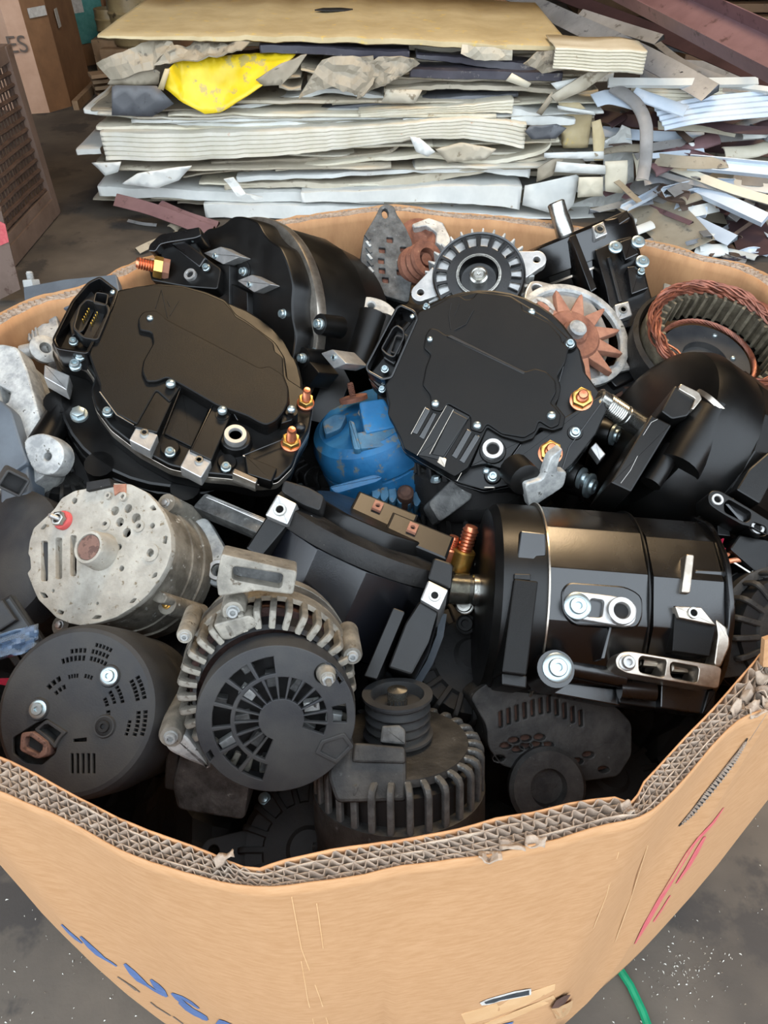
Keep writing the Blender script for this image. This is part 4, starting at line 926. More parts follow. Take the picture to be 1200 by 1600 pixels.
# ---------------------------------------------------------------- face-on black units
def black_unit(f, fr, label, D):
    """f maps crop pixels to picture pixels; fr: frame of the end face. Outlines are laid on planes parallel to it."""
    rt = fr.thing('starter_generator', label, 'alternator')
    P = lambda pts, h=0: fr.P([f(*p) for p in pts], h)
    k = fr.k / D['s']                                   # metres per crop pixel
    # flange and barrel
    hs = D['h_flange']
    fr.part('end_housing', MB().prism(rp(P(D['flange'], hs), 14 * k), hs - D['t_flange'], hs, .0024), 'black')
    fr.part('flange_edge', MB().prism(rp(offset(ccw(P(D['flange'], hs)), -1.5 * k), 14 * k), hs - D['t_flange'] * .55, hs - D['t_flange'] * .2, .0006, .0006), D.get('edge', 'black'))
    fr.part('barrel', D['barrel'](k, P), 'black')
    # cover and its raised middle
    c = P(D['cover'], 0); fr.part('end_cover', MB().prism(rp(c, 9 * k), hs - .001, 0, .002), 'black_cover')
    c = P(D['raised'], D['h_raised']); fr.part('raised_panel', MB().prism(rp(c, 12 * k, 5), -.001, D['h_raised'], .002), 'black_cover')
    for pts, h0, h1, m, nm in D['blocks']:
        fr.part(nm, MB().prism(rp(P(pts, h1), 5 * k, 3), h0, h1, .0013), m)
    for pts, h0, h1, t, m, nm in D['frames']:           # open trays: outline with a wall
        o = rp(P(pts, h1), 14 * k); inn = offset(ccw(o), t)
        fr.part(nm, MB().prism([o, inn], h0, h1, .0007), m)
    for x, y, h, r, kind, m in D['bolts']: 
        px, py = f(x, y); fr.bolt(px, py, h, r / D['s'], kind, m, name={'bush': 'bushing', 'dome': 'screw', 'rivet': 'screw'}.get(kind, 'bolt'))
    for x, y, h, r in D['bosses']:
        q = fr.p(*f(x, y), h); fr.part('boss', MB().lathe([(r * k * 1.15, hs - .004), (r * k, h - .001), (r * k * .94, h), (0, h)], 20, T(*q)), 'black')
    for x, y, h, r, st in D['terminals']:
        px, py = f(x, y); r_ = r / D['s']
        t = fr.bolt(px, py, h, r_ * 1.15, 'nut', 'gold', name='terminal_nut')
        q = fr.p(px, py, h); fr.part('insulator_ring', MB().lathe([(r * k * 1.25, h - .004), (r * k * 1.25, h - .0005), (r * k * .9, h + .0005), (0, h)], 24, T(*q)), 'copper')
        fix(rt, fr.W @ T(q[0], q[1], h + .002), r * k * 1.0, 'stud', 'copper', 'terminal_stud', st)
    for pts, h, w, m in D['grooves']:
        L = fr.P([f(*p) for p in pts], h); fr.part('ridge', MB().tube([(a[0], a[1], h) for a in L], w * k, 6), m)
    return rt

f1 = lambda x, y: (60 + x / 2.143, 330 + y / 2.143)
u1 = Fr(290, 590, (.16, .46, .87), z=1.0, ang=-30)
def barrel1(k, P):
    b = MB(); cx, cy = u1.p(288, 600, -.06); R = .158
    b.prism(circ(cx, cy, R, 40), -.25, -.06, .004, .02)
    b.prism(circ(cx, cy, R * 1.02, 18, .2), -.16, -.075, .003)
    for a in (3.4, 3.9, 4.6, 5.3, 6.0): b.lathe([(.018, -.22), (.018, -.06)], 14, T(cx + R * 1.0 * math.cos(a), cy + R * 1.0 * math.sin(a)))
    return b
HL = -.017
D1 = dict(s=2.143, h_flange=-.019, t_flange=.04, h_raised=.005, barrel=barrel1, edge='edge',
 flange=[(268, 262), (400, 240), (480, 246), (562, 268), (628, 296), (664, 345), (700, 366), (795, 438), (826, 488), (835, 560), (885, 592), (922, 640), (908, 725), (872, 790), (850, 850), (800, 900), (735, 905), (640, 885), (560, 878), (440, 852), (330, 792), (240, 722), (190, 655), (175, 600), (188, 555), (150, 500), (60, 470), (40, 440)],
 cover=[(262, 268), (330, 250), (400, 246), (480, 251), (560, 274), (622, 300), (650, 332), (662, 352), (692, 368), (742, 402), (788, 440), (792, 468), (820, 488), (822, 545), (838, 590), (842, 640), (826, 672), (800, 705), (766, 722), (738, 712), (700, 690), (650, 672), (595, 655), (585, 650), (478, 585), (440, 640), (395, 600), (330, 715), (262, 680), (205, 605), (205, 580), (168, 480), (180, 440)],
 raised=[(350, 335), (395, 330), (432, 362), (742, 524), (772, 516), (820, 546), (838, 592), (838, 640), (822, 672), (796, 702), (764, 717), (738, 708), (700, 686), (650, 668), (597, 650), (480, 582), (430, 556), (400, 570), (362, 572), (345, 535), (350, 500), (384, 440), (378, 405), (338, 398), (332, 360)],
 blocks=[([(410, 550), (472, 582), (398, 742), (318, 722)], -.02, -.002, 'black', 'bar'),
  ([(590, 642), (652, 664), (580, 835), (505, 800)], -.02, -.002, 'black', 'bar'),
  ([(330, 716), (400, 748), (374, 803), (303, 766)], -.022, -.004, 'alu', 'machined_pad'),
  ([(505, 795), (580, 836), (545, 893), (474, 856)], -.024, -.005, 'alu', 'machined_pad'),
  ([(480, 590), (580, 645), (512, 790), (420, 745)], -.026, -.016, 'black_cover', 'pocket_floor'),
  ([(655, 860), (735, 895), (728, 912), (648, 878)], -.024, -.004, 'edge', 'machined_pad'),
  ([(20, 512), (105, 550), (95, 600), (18, 556)], -.05, -.03, 'alu', 'machined_pad'),
  ([(815, 660), (862, 668), (850, 700), (812, 712)], -.02, -.004, 'black', 'bar'),
  ([(690, 815), (800, 860), (780, 905), (700, 880)], -.03, -.010, 'black', 'bar'),
  ([(118, 300), (168, 255), (205, 300), (150, 400), (110, 420), (100, 350)], -.016, -.010, 'plastic', 'socket_floor'),
  ([(160, 395), (200, 300), (232, 320), (190, 440), (140, 430)], -.016, -.009, 'plastic', 'socket_floor')],
 frames=[([(165, 236), (206, 216), (268, 264), (250, 318), (165, 478), (60, 462), (44, 430), (110, 300)], -.03, .004, .0035, 'black_gloss', 'connector_tray'),
  ([(132, 318), (160, 290), (235, 312), (240, 335), (200, 432), (150, 425), (112, 390)], -.012, .006, .003, 'plastic', 'connector_socket'),
  ([(190, 268), (236, 275), (228, 318), (180, 308)], -.012, .007, .002, 'plastic', 'connector_latch')],
 bolts=[(250, 271, .001, 10, 'dome', 'zinc'), (374, 357, .006, 11, 'dome', 'zinc'), (443, 577, .006, 16, 'dome', 'zinc'), (616, 666, .006, 16, 'dome', 'zinc'), (847, 662, .006, 14, 'dome', 'zinc'),
  (117, 437, -.008, 15, 'torx', 'zinc'), (140, 486, -.006, 16, 'torx', 'zinc'), (124, 516, -.012, 20, 'torx', 'zinc'), (232, 673, -.008, 17, 'torx', 'zinc'), (136, 680, -.02, 22, 'hex', 'zinc'), (441, 807, -.008, 17, 'torx', 'zinc'), (628, 857, -.012, 17, 'torx', 'zinc'),
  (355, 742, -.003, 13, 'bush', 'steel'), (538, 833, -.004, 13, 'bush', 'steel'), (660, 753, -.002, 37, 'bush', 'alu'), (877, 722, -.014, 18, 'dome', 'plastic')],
 bosses=[(235, 655, -.012, 30), (440, 790, -.012, 30), (632, 838, -.015, 30), (443, 590, -.001, 24), (616, 680, -.001, 24), (847, 670, -.001, 22), (660, 757, -.006, 50)],
 terminals=[(895, 640, -.014, 24, 1.0), (845, 775, -.016, 27, 1.0)],
 grooves=[([(205, 605), (262, 682), (320, 716)], -.001, 2, 'black_gloss'), ([(480, 586), (586, 644), (514, 795)], -.002, 2.2, 'black_gloss'), ([(478, 588), (415, 748)], -.002, 2.2, 'black_gloss'),
  ([(600, 650), (652, 672), (668, 700)], -.002, 2, 'black_gloss'), ([(392, 325), (412, 262), (432, 356)], .0006, 1.1, 'black_worn'), ([(432, 300), (440, 318)], .0006, 1, 'black_worn'), ([(470, 300), (440, 350)], .0006, 1, 'black_worn'),
  ([(685, 818), (795, 862)], -.012, 2, 'edge'), ([(685, 818), (830, 760)], -.012, 2, 'black_gloss')])
r1_ = black_unit(f1, u1, 'black starter generator lying face up at the left with a warm sheen on its cover', D1)
for i in range(5):
    for (x, y) in ((150 + i * 5, 368 - i * 9), (178 + i * 5, 380 - i * 9)):
        q = u1.p(*f1(x, y), -.006); MB().box((q[0], q[1], -.006), (.0012, .0012, .008)).build('pin', 'gold_pin', r1_, u1.W)
# lugs of the first unit: long tube legs at its left
for (a, b, r, m, nm) in (((62, 690), (152, 560), .020, 'black', 'support_tube'),):
    A, B = at_z(62, 706, .93), at_z(118, 610, .955); MB().tube([A, B], [.020, .018], 18).build(nm, m, r1_)
    Wl = basis(at_z(72, 708, .945), view((-.2, .1, .97)), -35)
    MB().prism([cr([V((-.034, -.006, 0)), V((-.02, .016, 0)), V((.008, .02, 0)), V((.024, .008, 0)), V((.024, -.014, 0)), V((0, -.026, 0))], 4), circ(.004, -.002, .005, 14)], -.022, 0, .002, .001).build('lug', 'alu_cast', r1_, Wl)
MB().tube([at_z(28, 690, .90), at_z(95, 600, .93)], .010, 4).build('rail', 'black', r1_)

f2 = lambda x, y: (560 + x / 2.857, 440 + y / 2.857)
u2 = Fr(745, 590, (-.12, .22, .96), z=.985, ang=-28)
def barrel2(k, P):
    b = MB(); cx, cy = u2.p(750, 600, -.06); R = .142
    b.prism(circ(cx, cy, R, 40), -.2, -.06, .004, .02)
    return b
D2 = dict(s=2.857, h_flange=-.019, t_flange=.045, h_raised=.003, barrel=barrel2, edge='black_gloss',
 flange=[(265, 140), (340, 108), (452, 60), (530, 42), (680, 60), (745, 100), (850, 165), (990, 300), (1010, 400), (1085, 500), (1112, 570), (1060, 680), (960, 820), (905, 875), (800, 930), (690, 905), (560, 930), (440, 895), (200, 750), (150, 625), (125, 520), (120, 460), (90, 470), (40, 420)],
 cover=[(268, 132), (340, 106), (402, 70), (450, 58), (478, 78), (508, 74), (530, 46), (600, 50), (680, 64), (728, 96), (736, 125), (760, 135), (850, 180), (905, 245), (912, 270), (940, 292), (925, 360), (890, 420), (905, 470), (895, 520), (880, 545), (925, 600), (915, 650), (870, 665), (810, 650), (780, 700), (730, 716), (640, 690), (575, 650), (490, 830), (430, 870), (205, 745), (185, 690), (150, 622), (130, 590), (136, 540), (118, 460), (150, 412)],
 raised=[(320, 205), (352, 210), (388, 236), (412, 236), (745, 400), (790, 385), (840, 400), (880, 440), (885, 490), (858, 540), (880, 560), (905, 590), (895, 640), (860, 655), (806, 622), (790, 668), (740, 697), (700, 690), (640, 680), (575, 635), (550, 675), (500, 660), (500, 600), (400, 545), (370, 580), (325, 570), (320, 505), (285, 460), (300, 380), (322, 325), (290, 295), (300, 235)],
 blocks=[([(722, 725), (1095, 500), (1108, 570), (1060, 680), (955, 815), (895, 868), (770, 905), (640, 840)], -.03, -.009, 'black', 'terminal_plate'),
  ([(578, 640), (615, 668), (725, 715), (640, 835), (570, 810), (500, 825)], -.03, -.007, 'black', 'terminal_plate'),
  ([(300, 560), (322, 572), (262, 682), (238, 672)], -.02, .0012, 'black_gloss', 'rib'),
  ([(332, 580), (350, 590), (292, 705), (268, 690)], -.02, .0012, 'black_gloss', 'rib'),
  ([(395, 545), (500, 600), (378, 800), (300, 780), (262, 775)], -.02, .0014, 'black', 'raised_bar'),
  ([(420, 575), (490, 612), (380, 780), (325, 770)], -.02, .003, 'black', 'raised_bar'),
  ([(484, 655), (508, 668), (438, 792), (414, 775)], -.02, .0012, 'black_gloss', 'rib'),
  ([(520, 678), (545, 690), (472, 812), (448, 796)], -.02, .0012, 'black_gloss', 'rib'),
  ([(360, 775), (395, 790), (385, 830), (350, 805)], -.02, .0015, 'edge', 'clip'),
  ([(412, 236), (745, 402), (738, 415), (388, 245)], -.002, .0036, 'black_worn', 'strip'),
  ([(560, 915), (610, 915), (610, 921), (560, 921)], -.03, -.018, 'edge', 'clip'),
  ([(1035, 740), (1060, 715), (1105, 770), (1078, 800)], -.05, -.03, 'alu', 'clip'),
  ([(110, 340), (175, 215), (225, 240), (160, 370)], -.016, -.010, 'plastic', 'socket_floor')],
 frames=[([(190, 100), (252, 128), (268, 160), (150, 430), (105, 440), (38, 402), (30, 375), (168, 112)], -.035, .002, .003, 'black_gloss', 'connector_tray'),
  ([(150, 205), (172, 190), (205, 215), (205, 250), (160, 340), (128, 330), (98, 300)], -.012, .004, .0022, 'plastic', 'connector_socket'),
  ([(165, 235), (205, 245), (180, 325), (138, 315)], -.012, .001, .0018, 'black_worn', 'connector_latch')],
 bolts=[(240, 155, .001, 11, 'dome', 'zinc'), (319, 257, .004, 13, 'dome', 'zinc'), (343, 545, .004, 18, 'dome', 'zinc'), (530, 642, .004, 19, 'dome', 'zinc'), (862, 598, .004, 20, 'dome', 'zinc'),
  (118, 391, -.008, 18, 'torx', 'zinc'), (106, 480, -.022, 17, 'torx', 'zinc'), (303, 112, -.02, 17, 'torx', 'zinc'), (945, 277, -.008, 20, 'torx', 'zinc'), (968, 673, -.006, 23, 'torx', 'zinc'), (600, 870, -.012, 23, 'torx', 'zinc'), (572, 845, -.016, 18, 'dome', 'zinc'), (772, 135, -.01, 18, 'dome', 'zinc'), (182, 655, -.006, 14, 'dome', 'zinc'), (378, 808, -.002, 13, 'dome', 'zinc'),
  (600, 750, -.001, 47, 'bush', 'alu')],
 bosses=[(968, 673, -.007, 34), (862, 600, -.001, 40), (600, 755, -.004, 58), (945, 277, -.011, 30), (600, 865, -.014, 36)],
 terminals=[(995, 527, -.008, 40, .55), (857, 765, -.008, 42, .55)],
 grooves=[([(724, 728), (645, 838), (775, 903)], -.008, 2.2, 'black_gloss'), ([(940, 290), (895, 450)], -.004, 2, 'black_gloss'), ([(1085, 540), (940, 740), (905, 850)], -.0075, 2.5, 'black_gloss'), ([(415, 95), (405, 150), (412, 212)], .0006, 1.8, 'black_worn'), ([(450, 100), (430, 150)], .0006, 1.4, 'black_worn'), ([(515, 125), (480, 190), (430, 215)], .0008, 2, 'black_worn'),
  ([(300, 560), (235, 680)], .001, 1.6, 'edge'), ([(398, 545), (262, 776)], .0014, 1.6, 'edge'), ([(578, 640), (440, 890)], -.004, 1.6, 'edge'), ([(424, 572), (318, 770)], .003, 1.6, 'edge')])
r2_ = black_unit(f2, u2, 'matte black starter generator at centre right, its connector tray at the upper left', D2)
# side fittings of the second unit
for (x, y, z, r) in ((1145, 685, .90, 30), (1035, 912, .87, 34), (1000, 880, .88, 30)):
    px, py = f2(x, y); W = basis(at_z(px, py, z), view((.75, -.3, .55))); fix(r2_, W, r / 2.857 / F * 1.0, 'washer', 'zinc')
    MB().lathe([(.019, -.07), (.019, -.012), (.016, -.004), (0, -.004)], 18, W).build('side_boss', 'black', r2_)
Wc = basis(at_z(852, 752, .93), view((.3, -.5, .8)), 20)
MB().prism(rp([(-.026, -.03), (.022, -.02), (.03, .0), (.016, .006), (.03, .035), (.012, .03), (-.002, .004), (-.026, .008)], .006), -.012, 0, .002).build('clamp', 'alu_cast', r2_, Wc)
MB().lathe([(.02, -.03), (.02, 0), (.014, .002), (0, .002)], 18, Wc @ T(-.02, .006, -.01)).build('clamp_boss', 'black', r2_)

# ---------------------------------------------------------------- third unit, behind the first
u3 = Fr(378, 520, (-.68, -.06, .73), z=.92, ang=0)
rt = u3.thing('starter_generator', 'black starter generator lying on its side behind the left one, barrel to the right', 'alternator')
R3 = .168; X3 = 9
b = MB().lathe([(R3 * .97, -.03), (R3 * .97, -.13), (R3 * .93, -.175), (R3 * .8, -.195), (0, -.195)][::-1], 64)
b.prism(circ(0, 0, R3 * 1.0, 24, .1), -.115, -.02, .002); u3.part('barrel', b, 'black')
u3.part('flange_edge', MB().lathe([(R3 * .9, -.02), (R3 * 1.03, -.02), (R3 * 1.035, -.017), (R3 * 1.035, -.006), (R3 * 1.03, -.003), (R3 * .9, -.002)], 72), 'edge')
out = []
for i in range(48):
    a = 2 * PI * i / 48; r = R3 * (.965 + .03 * (1 if (i // 2) % 3 else -.6)); out.append((r * math.cos(a), r * math.sin(a)))
u3.part('end_housing', MB().prism(rp(out, .008, 3), -.03, .03, .003), 'black')
u3.part('end_cover', MB().prism(circ(0, 0, R3 * .7, 40), .0, .02, .003), 'black_cover')
f3 = f1
def pad3(pts, h0, h1, m, nm='machined_pad'): u3.part(nm, MB().prism(rp(u3.P([f3(*p) for p in pts], h1), .003, 3), h0, h1, .001), m)
pad3([(552, 140), (610, 118), (678, 152), (618, 178)], .0, .048, 'alu'); pad3([(665, 232), (715, 212), (780, 245), (722, 272)], .0, .046, 'alu')
pad3([(560, 175), (640, 180), (640, 330), (560, 270)], .0, .044, 'black', 'rib'); pad3([(640, 240), (700, 270), (700, 350), (640, 330)], .0, .04, 'black', 'rib')
pad3([(945, 475), (985, 462), (1032, 510), (990, 528)], -.02, .02, 'alu'); pad3([(840, 505), (900, 495), (940, 540), (900, 590), (835, 545)], -.02, .018, 'black', 'rib')
for (x, y, h, r) in ((687, 202, .034, 14), (820, 344, .030, 15), (883, 492, .022, 15), (940, 378, .006, 17), (590, 150, .049, 9), (705, 246, .047, 9), (988, 490, .021, 9), (920, 473, .0, 14)):
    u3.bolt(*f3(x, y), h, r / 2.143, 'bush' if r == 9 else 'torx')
for (x, y, h) in ((820, 344, .030), (940, 378, .004), (883, 492, .02), (687, 202, .032)):
    q = u3.p(*f3(x, y), h); u3.part('boss', MB().lathe([(.016, h - .04), (.0145, h - .001), (0, h)], 18, T(*q)), 'black')
# upper bracket with terminal
g = Fr(275, 385, (-.25, .25, .93), z=1.035, ang=15)
g.root = rt
g.part('top_bracket', MB().prism(rp(g.P([(231, 392), (233, 382), (250, 366), (312, 354), (315, 368), (305, 372), (262, 379), (250, 382), (243, 393)], 0), .004), -.03, 0, .0015), 'black_gloss')
g.part('bracket_arm', MB().prism(rp(g.P([(250, 382), (300, 368), (318, 400), (346, 420), (340, 452), (290, 448), (236, 438), (232, 420), (252, 408)], -.012), .005), -.07, -.012, .002), 'black')
b = g.part('bracket_rib', MB().prism(rp(g.P([(262, 378), (285, 374), (322, 402), (312, 418)], -.004), .003), -.02, -.004, .002), 'black_gloss')
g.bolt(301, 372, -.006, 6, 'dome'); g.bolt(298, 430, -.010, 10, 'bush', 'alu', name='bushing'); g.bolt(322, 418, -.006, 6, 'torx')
Wt = basis(at_z(254, 419, 1.01), view((-.93, .12, .3))); fix(rt, Wt, .016, 'nut', 'gold', 'terminal_nut'); fix(rt, Wt @ T(0, 0, -.01), .015, 'nut', 'rust_red', 'terminal_nut'); fix(rt, Wt @ T(0, 0, .004), .0155, 'stud', 'copper', 'terminal_stud', .8)
# lug standing at the right of this unit
W = basis(at_z(590, 480, .965), view((.1, .35, .93)), -10)
MB().prism([cr([V((-.03, 0, 0)), V((-.02, .016, 0)), V((.01, .014, 0)), V((.032, -.004, 0)), V((.02, -.014, 0)), V((-.014, -.018, 0))], 4), circ(-.01, .001, .005, 12)], -.02, 0, .003).build('lug', 'alu_cast', rt, W)
MB().tube([at_z(582, 492, .955), at_z(556, 580, .90)], [.024, .026], 18).build('support_tube', 'black', rt); MB().tube([at_z(602, 496, .95), at_z(580, 580, .90)], [.014, .016], 14).build('support_tube', 'black', rt)
MB().sweep([at_z(498, 560, .93), at_z(525, 600, .90), at_z(505, 665, .86)], [(-.02, -.015), (.02, -.015), (.02, .015), (-.02, .015)]).build('side_rail', 'black', rt)

# ---------------------------------------------------------------- fourth unit, upper right, shaft up
a4 = (-.36, .90, .24)
u4 = Fr(884, 368, a4, z=.99, ang=22)
rt = u4.thing('starter_generator', 'glossy black starter generator standing at the upper right, its steel shaft pointing up', 'alternator'); R4 = .110
b = MB().lathe([(0, 0), (R4 * .86, 0), (R4 * .97, -.005), (R4, -.014), (R4, -.05), (R4 * .93, -.052)][::-1], 56); u4.part('drive_end_cap', b, 'black_gloss')
b = MB().prism(circ(0, 0, R4 * .95, 18, .1), -.16, -.048, .002, .004); b.prism(circ(0, 0, R4 * .88, 18, .3), -.215, -.16, 0, .006); u4.part('barrel', b, 'black_gloss', None, 14)
u4.part('joint_edge', MB().lathe([(R4 * .9, -.064), (R4 * 1.0, -.064), (R4 * 1.0, -.061), (R4 * .9, -.061)], 56), 'edge')
u4.part('shaft', MB().lathe([(.0155, -.01), (.0155, .03), (.0145, .032), (.0145, .055), (.012, .057), (0, .057)], 24), 'steel')
v4 = Fr(900, 440, (0, .22, .97), O=u4.O + view((0, .22, .97)) * .0, ang=-22); v4.root = rt; v4.W = basis(v4.O, view((.02, .25, .97)), -70); v4.I = v4.W.inverted()
def side(fr, pts, h0, h1, m, nm, r=.002, ch=.0018): return fr.part(nm, MB().prism(rp(fr.P(pts, h1), r, 3), h0, h1, ch), m)
c4 = lambda x, y: (800 + x / 3, 290 + y / 3)
side(v4, [c4(375, 190), c4(430, 165), c4(450, 225), c4(392, 250)], .04, .096, 'alu', 'machined_pad')
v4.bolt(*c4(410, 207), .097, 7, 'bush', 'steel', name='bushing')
side(v4, [c4(432, 160), c4(540, 112), c4(556, 150), c4(455, 215)], .03, .085, 'black_gloss', 'arm')
side(v4, [c4(388, 300), c4(500, 250), c4(560, 235), c4(600, 300), c4(655, 530), c4(610, 650), c4(480, 680), c4(440, 480)], .02, .088, 'black_gloss', 'side_block')
side(v4, [c4(445, 335), c4(465, 330), c4(520, 540), c4(500, 545)], .08, .093, 'plastic', 'rib')
side(v4, [c4(505, 262), c4(565, 240), c4(595, 320), c4(530, 350)], .08, .102, 'black_gloss', 'block')
side(v4, [c4(540, 380), c4(610, 370), c4(640, 480), c4(560, 510)], .08, .1, 'black_gloss', 'block')
side(v4, [c4(480, 558), c4(548, 540), c4(566, 608), c4(495, 632)], .08, .1, 'alu', 'machined_pad'); v4.bolt(*c4(520, 583), .1, 6, 'bush', 'steel', name='bushing')
side(v4, [c4(270, 235), c4(300, 225), c4(400, 480), c4(370, 500)], .05, .096, 'black_gloss', 'rib')
for x, y, r in ((485, 288, 6), (592, 262, 6), (612, 355, 6), (606, 402, 5)): v4.bolt(*c4(x, y), .104, r, 'washer' if r > 5 else 'torx', 'zinc')

# ---------------------------------------------------------------- fifth unit, right edge
a5 = (-.84, .46, .28)
u5 = Fr(1003, 668, a5, z=.93, ang=60)
rt = u5.thing('starter_generator', 'large black starter generator at the right edge, threaded shaft pointing left', 'alternator'); R5 = .125
b = MB().lathe([(0, 0), (R5 * .78, 0), (R5 * .92, -.006), (R5, -.024), (R5, -.07), (R5 * .97, -.072)][::-1], 56); u5.part('drive_end_cap', b, 'black')
b = MB().prism(circ(0, 0, R5 * 1.02, 16, .1), -.225, -.068, .002, .004); b.lathe([(R5 * .8, -.225), (R5 * 1.07, -.225), (R5 * 1.07, -.2), (R5 * 1.02, -.19)], 40); u5.part('barrel', b, 'black', None, 14)
u5.part('shaft', MB().lathe([(.0145, -.02), (.0145, .03), (.0135, .031), (.0135, .075), (.011, .077), (0, .077)], 24), 'steel')
me = MB(); pr = []
for k in range(9): pr += [(.0146, .036 + k * .003), (.0136, .0375 + k * .003)]
u5.part('thread', MB().lathe([(.01, .034)] + pr + [(.01, .064)], 24), 'steel')
v5 = Fr(1080, 720, (0, .3, .95), O=u5.O - view(a5) * .1, ang=-28); v5.root = rt
c5 = lambda x, y: (900 + x / 4, 540 + y / 4)
side(v5, [c5(470, 430), c5(600, 495), c5(345, 915), c5(215, 855)], .05, R5 * 1.12, 'black', 'long_pad', .002, .002)
side(v5, [c5(620, 245), c5(770, 320), c5(700, 440), c5(600, 460), c5(530, 410)], .04, R5 * 1.12, 'black', 'block', .003, .002)
side(v5, [c5(655, 235), c5(770, 290), c5(790, 330), c5(735, 400), c5(720, 395), c5(745, 330), c5(640, 270)], .04, R5 * 1.15, 'edge', 'bracket_edge', .002, .001)
for (A, B, r) in (((860, 400), (640, 760), .026), ((1000, 460), (850, 680), .016), ((610, 640), (470, 860), .012)):
    p, q = (v5.p(*c5(*A), R5 * .98), v5.p(*c5(*B), R5 * .95)); v5.part('cast_tube', MB().tube([(p[0], p[1], R5 * .95), (q[0], q[1], R5 * .93)], r, 20), 'black')
for (x, y, r) in ((870, 370, .027), (1005, 440, .016)):
    q = v5.p(*c5(x, y), R5); v5.part('tube_end', MB().lathe([(r, -.004), (r, .002), (r * .85, .003), (0, .003)], 24, dirT((q[0], q[1], R5 * .97), (.25, .6, .3))), 'edge' if r > .02 else 'black_gloss')
out = [c5(*p) for p in ((850, 905), (900, 905), (1110, 1030), (1190, 1080), (1240, 1110), (1240, 1190), (1180, 1180), (1090, 1130), (1040, 1120), (900, 1040), (830, 990), (825, 930))]
w1 = [c5(*p) for p in ((925, 985), (955, 960), (1095, 1040), (1090, 1085), (1060, 1105), (930, 1040))]
w2 = [c5(*p) for p in ((1085, 1130), (1110, 1100), (1190, 1130), (1190, 1180), (1160, 1190), (1095, 1160))]
H = R5 * 1.1; v5.part('slotted_bracket', MB().prism([rp(v5.P(out, H), .006), rp(v5.P(w1, H), .003), rp(v5.P(w2, H), .003)], H - .035, H, .001), 'black')
v5.bolt(*c5(880, 965), H, 8, 'bush', 'alu', name='bushing'); v5.bolt(*c5(1130, 1140), H - .006, 9, 'bush', 'alu', name='bushing')
q = v5.p(*c5(1010, 1035), H - .012); v5.part('bar', MB().box((q[0], q[1], H - .02), (.03, .014, .02), .003, None, -.5), 'black_gloss')
side(v5, [c5(1080, 770), c5(1230, 640), c5(1300, 700), c5(1150, 990), c5(1000, 900)], .05, R5 * 1.06, 'black', 'side_block', .003, .002)
side(v5, [c5(1020, 1180), c5(1200, 1210), c5(1300, 1300), c5(1200, 1480), c5(960, 1270)], .03, R5 * 1.0, 'black', 'side_block', .003, .002)
# laser marked code is left out; only its scratches remain
for pts in ([(420, 560), (470, 480), (510, 460)], [(280, 860), (340, 780), (385, 690)]):
    L = v5.P([c5(*p) for p in pts], R5 * 1.121); v5.part('scratch', MB().tube([(a[0], a[1], R5 * 1.121) for a in L], .0003, 4), 'white_mark')

# ---------------------------------------------------------------- sixth unit, lower centre, dusty barrel
a6 = (.40, .90, .14)
u6 = Fr(574, 830, a6, z=.90, ang=-20)
rt = u6.thing('starter_generator', 'scuffed black starter generator at the centre, faceted barrel towards the carton front', 'alternator'); R6 = .108
fac = []
for i in range(12):
    a = 2 * PI * i / 12 + .15; fac.append((R6 * math.cos(a), R6 * math.sin(a)))
b = MB().prism(rp(fac, .002, 2), -.115, -.02, .001, 0); u6.part('barrel', b, 'black_satin', None, 14)
fac2 = [(x * .985, y * .985) for x, y in fac]; u6.part('rear_barrel', MB().prism(rp(fac2, .004, 2), -.235, -.117, .001, .006), 'black_satin', None, 14)
u6.part('flange_edge', MB().lathe([(R6 * .9, -.018), (R6 * 1.03, -.018), (R6 * 1.035, -.015), (R6 * 1.035, -.002), (R6 * 1.02, .002), (R6 * .85, .004), (0, .004)], 64), 'black_worn')
u6.part('end_cover', MB().prism(rp([(R6 * .7 * math.cos(a), R6 * .7 * math.sin(a)) for a in [2 * PI * i / 10 for i in range(10)]], .01), .004, .02, .003), 'black')
c6 = lambda x, y: (370 + x / 2.927, 720 + y / 2.927)
v6 = Fr(560, 890, (-.05, .3, .95), O=u6.O - view(a6) * .08, ang=-25); v6.root = rt
side(v6, [c6(185, 150), c6(275, 195), c6(232, 293), c6(128, 248)], .0, R6 * 1.12, 'alu', 'machined_pad', .002); v6.bolt(*c6(198, 225), R6 * 1.125, 9, 'bush', 'steel', name='bushing')
side(v6, [c6(215, 85), c6(330, 120), c6(400, 160), c6(380, 230), c6(300, 200), c6(200, 140)], .0, R6 * 1.06, 'black_worn', 'corner_block', .004, .002)
side(v6, [c6(140, 245), c6(235, 290), c6(110, 440), c6(40, 400)], .0, R6 * 1.0, 'black', 'side_block', .003, .002)
side(v6, [c6(875, 545), c6(968, 590), c6(925, 685), c6(838, 635)], .0, R6 * 1.08, 'alu', 'machined_pad', .002); v6.bolt(*c6(905, 617), R6 * 1.085, 8, 'bush', 'steel', name='bushing')
side(v6, [c6(835, 640), c6(920, 690), c6(880, 830), c6(800, 980), c6(690, 945), c6(770, 740)], .0, R6 * .98, 'black', 'side_block', .003, .002)
side(v6, [c6(900, 440), c6(990, 470), c6(980, 590), c6(870, 540)], .0, R6 * .9, 'black', 'terminal_block', .004, .002)
side(v6, [c6(770, 690), c6(715, 670), c6(580, 985), c6(640, 1000)], .04, R6 * 1.04, 'black', 'rib', .002, .001)
v6.bolt(*c6(340, 265), R6 * .98, 5, 'torx', 'alu')
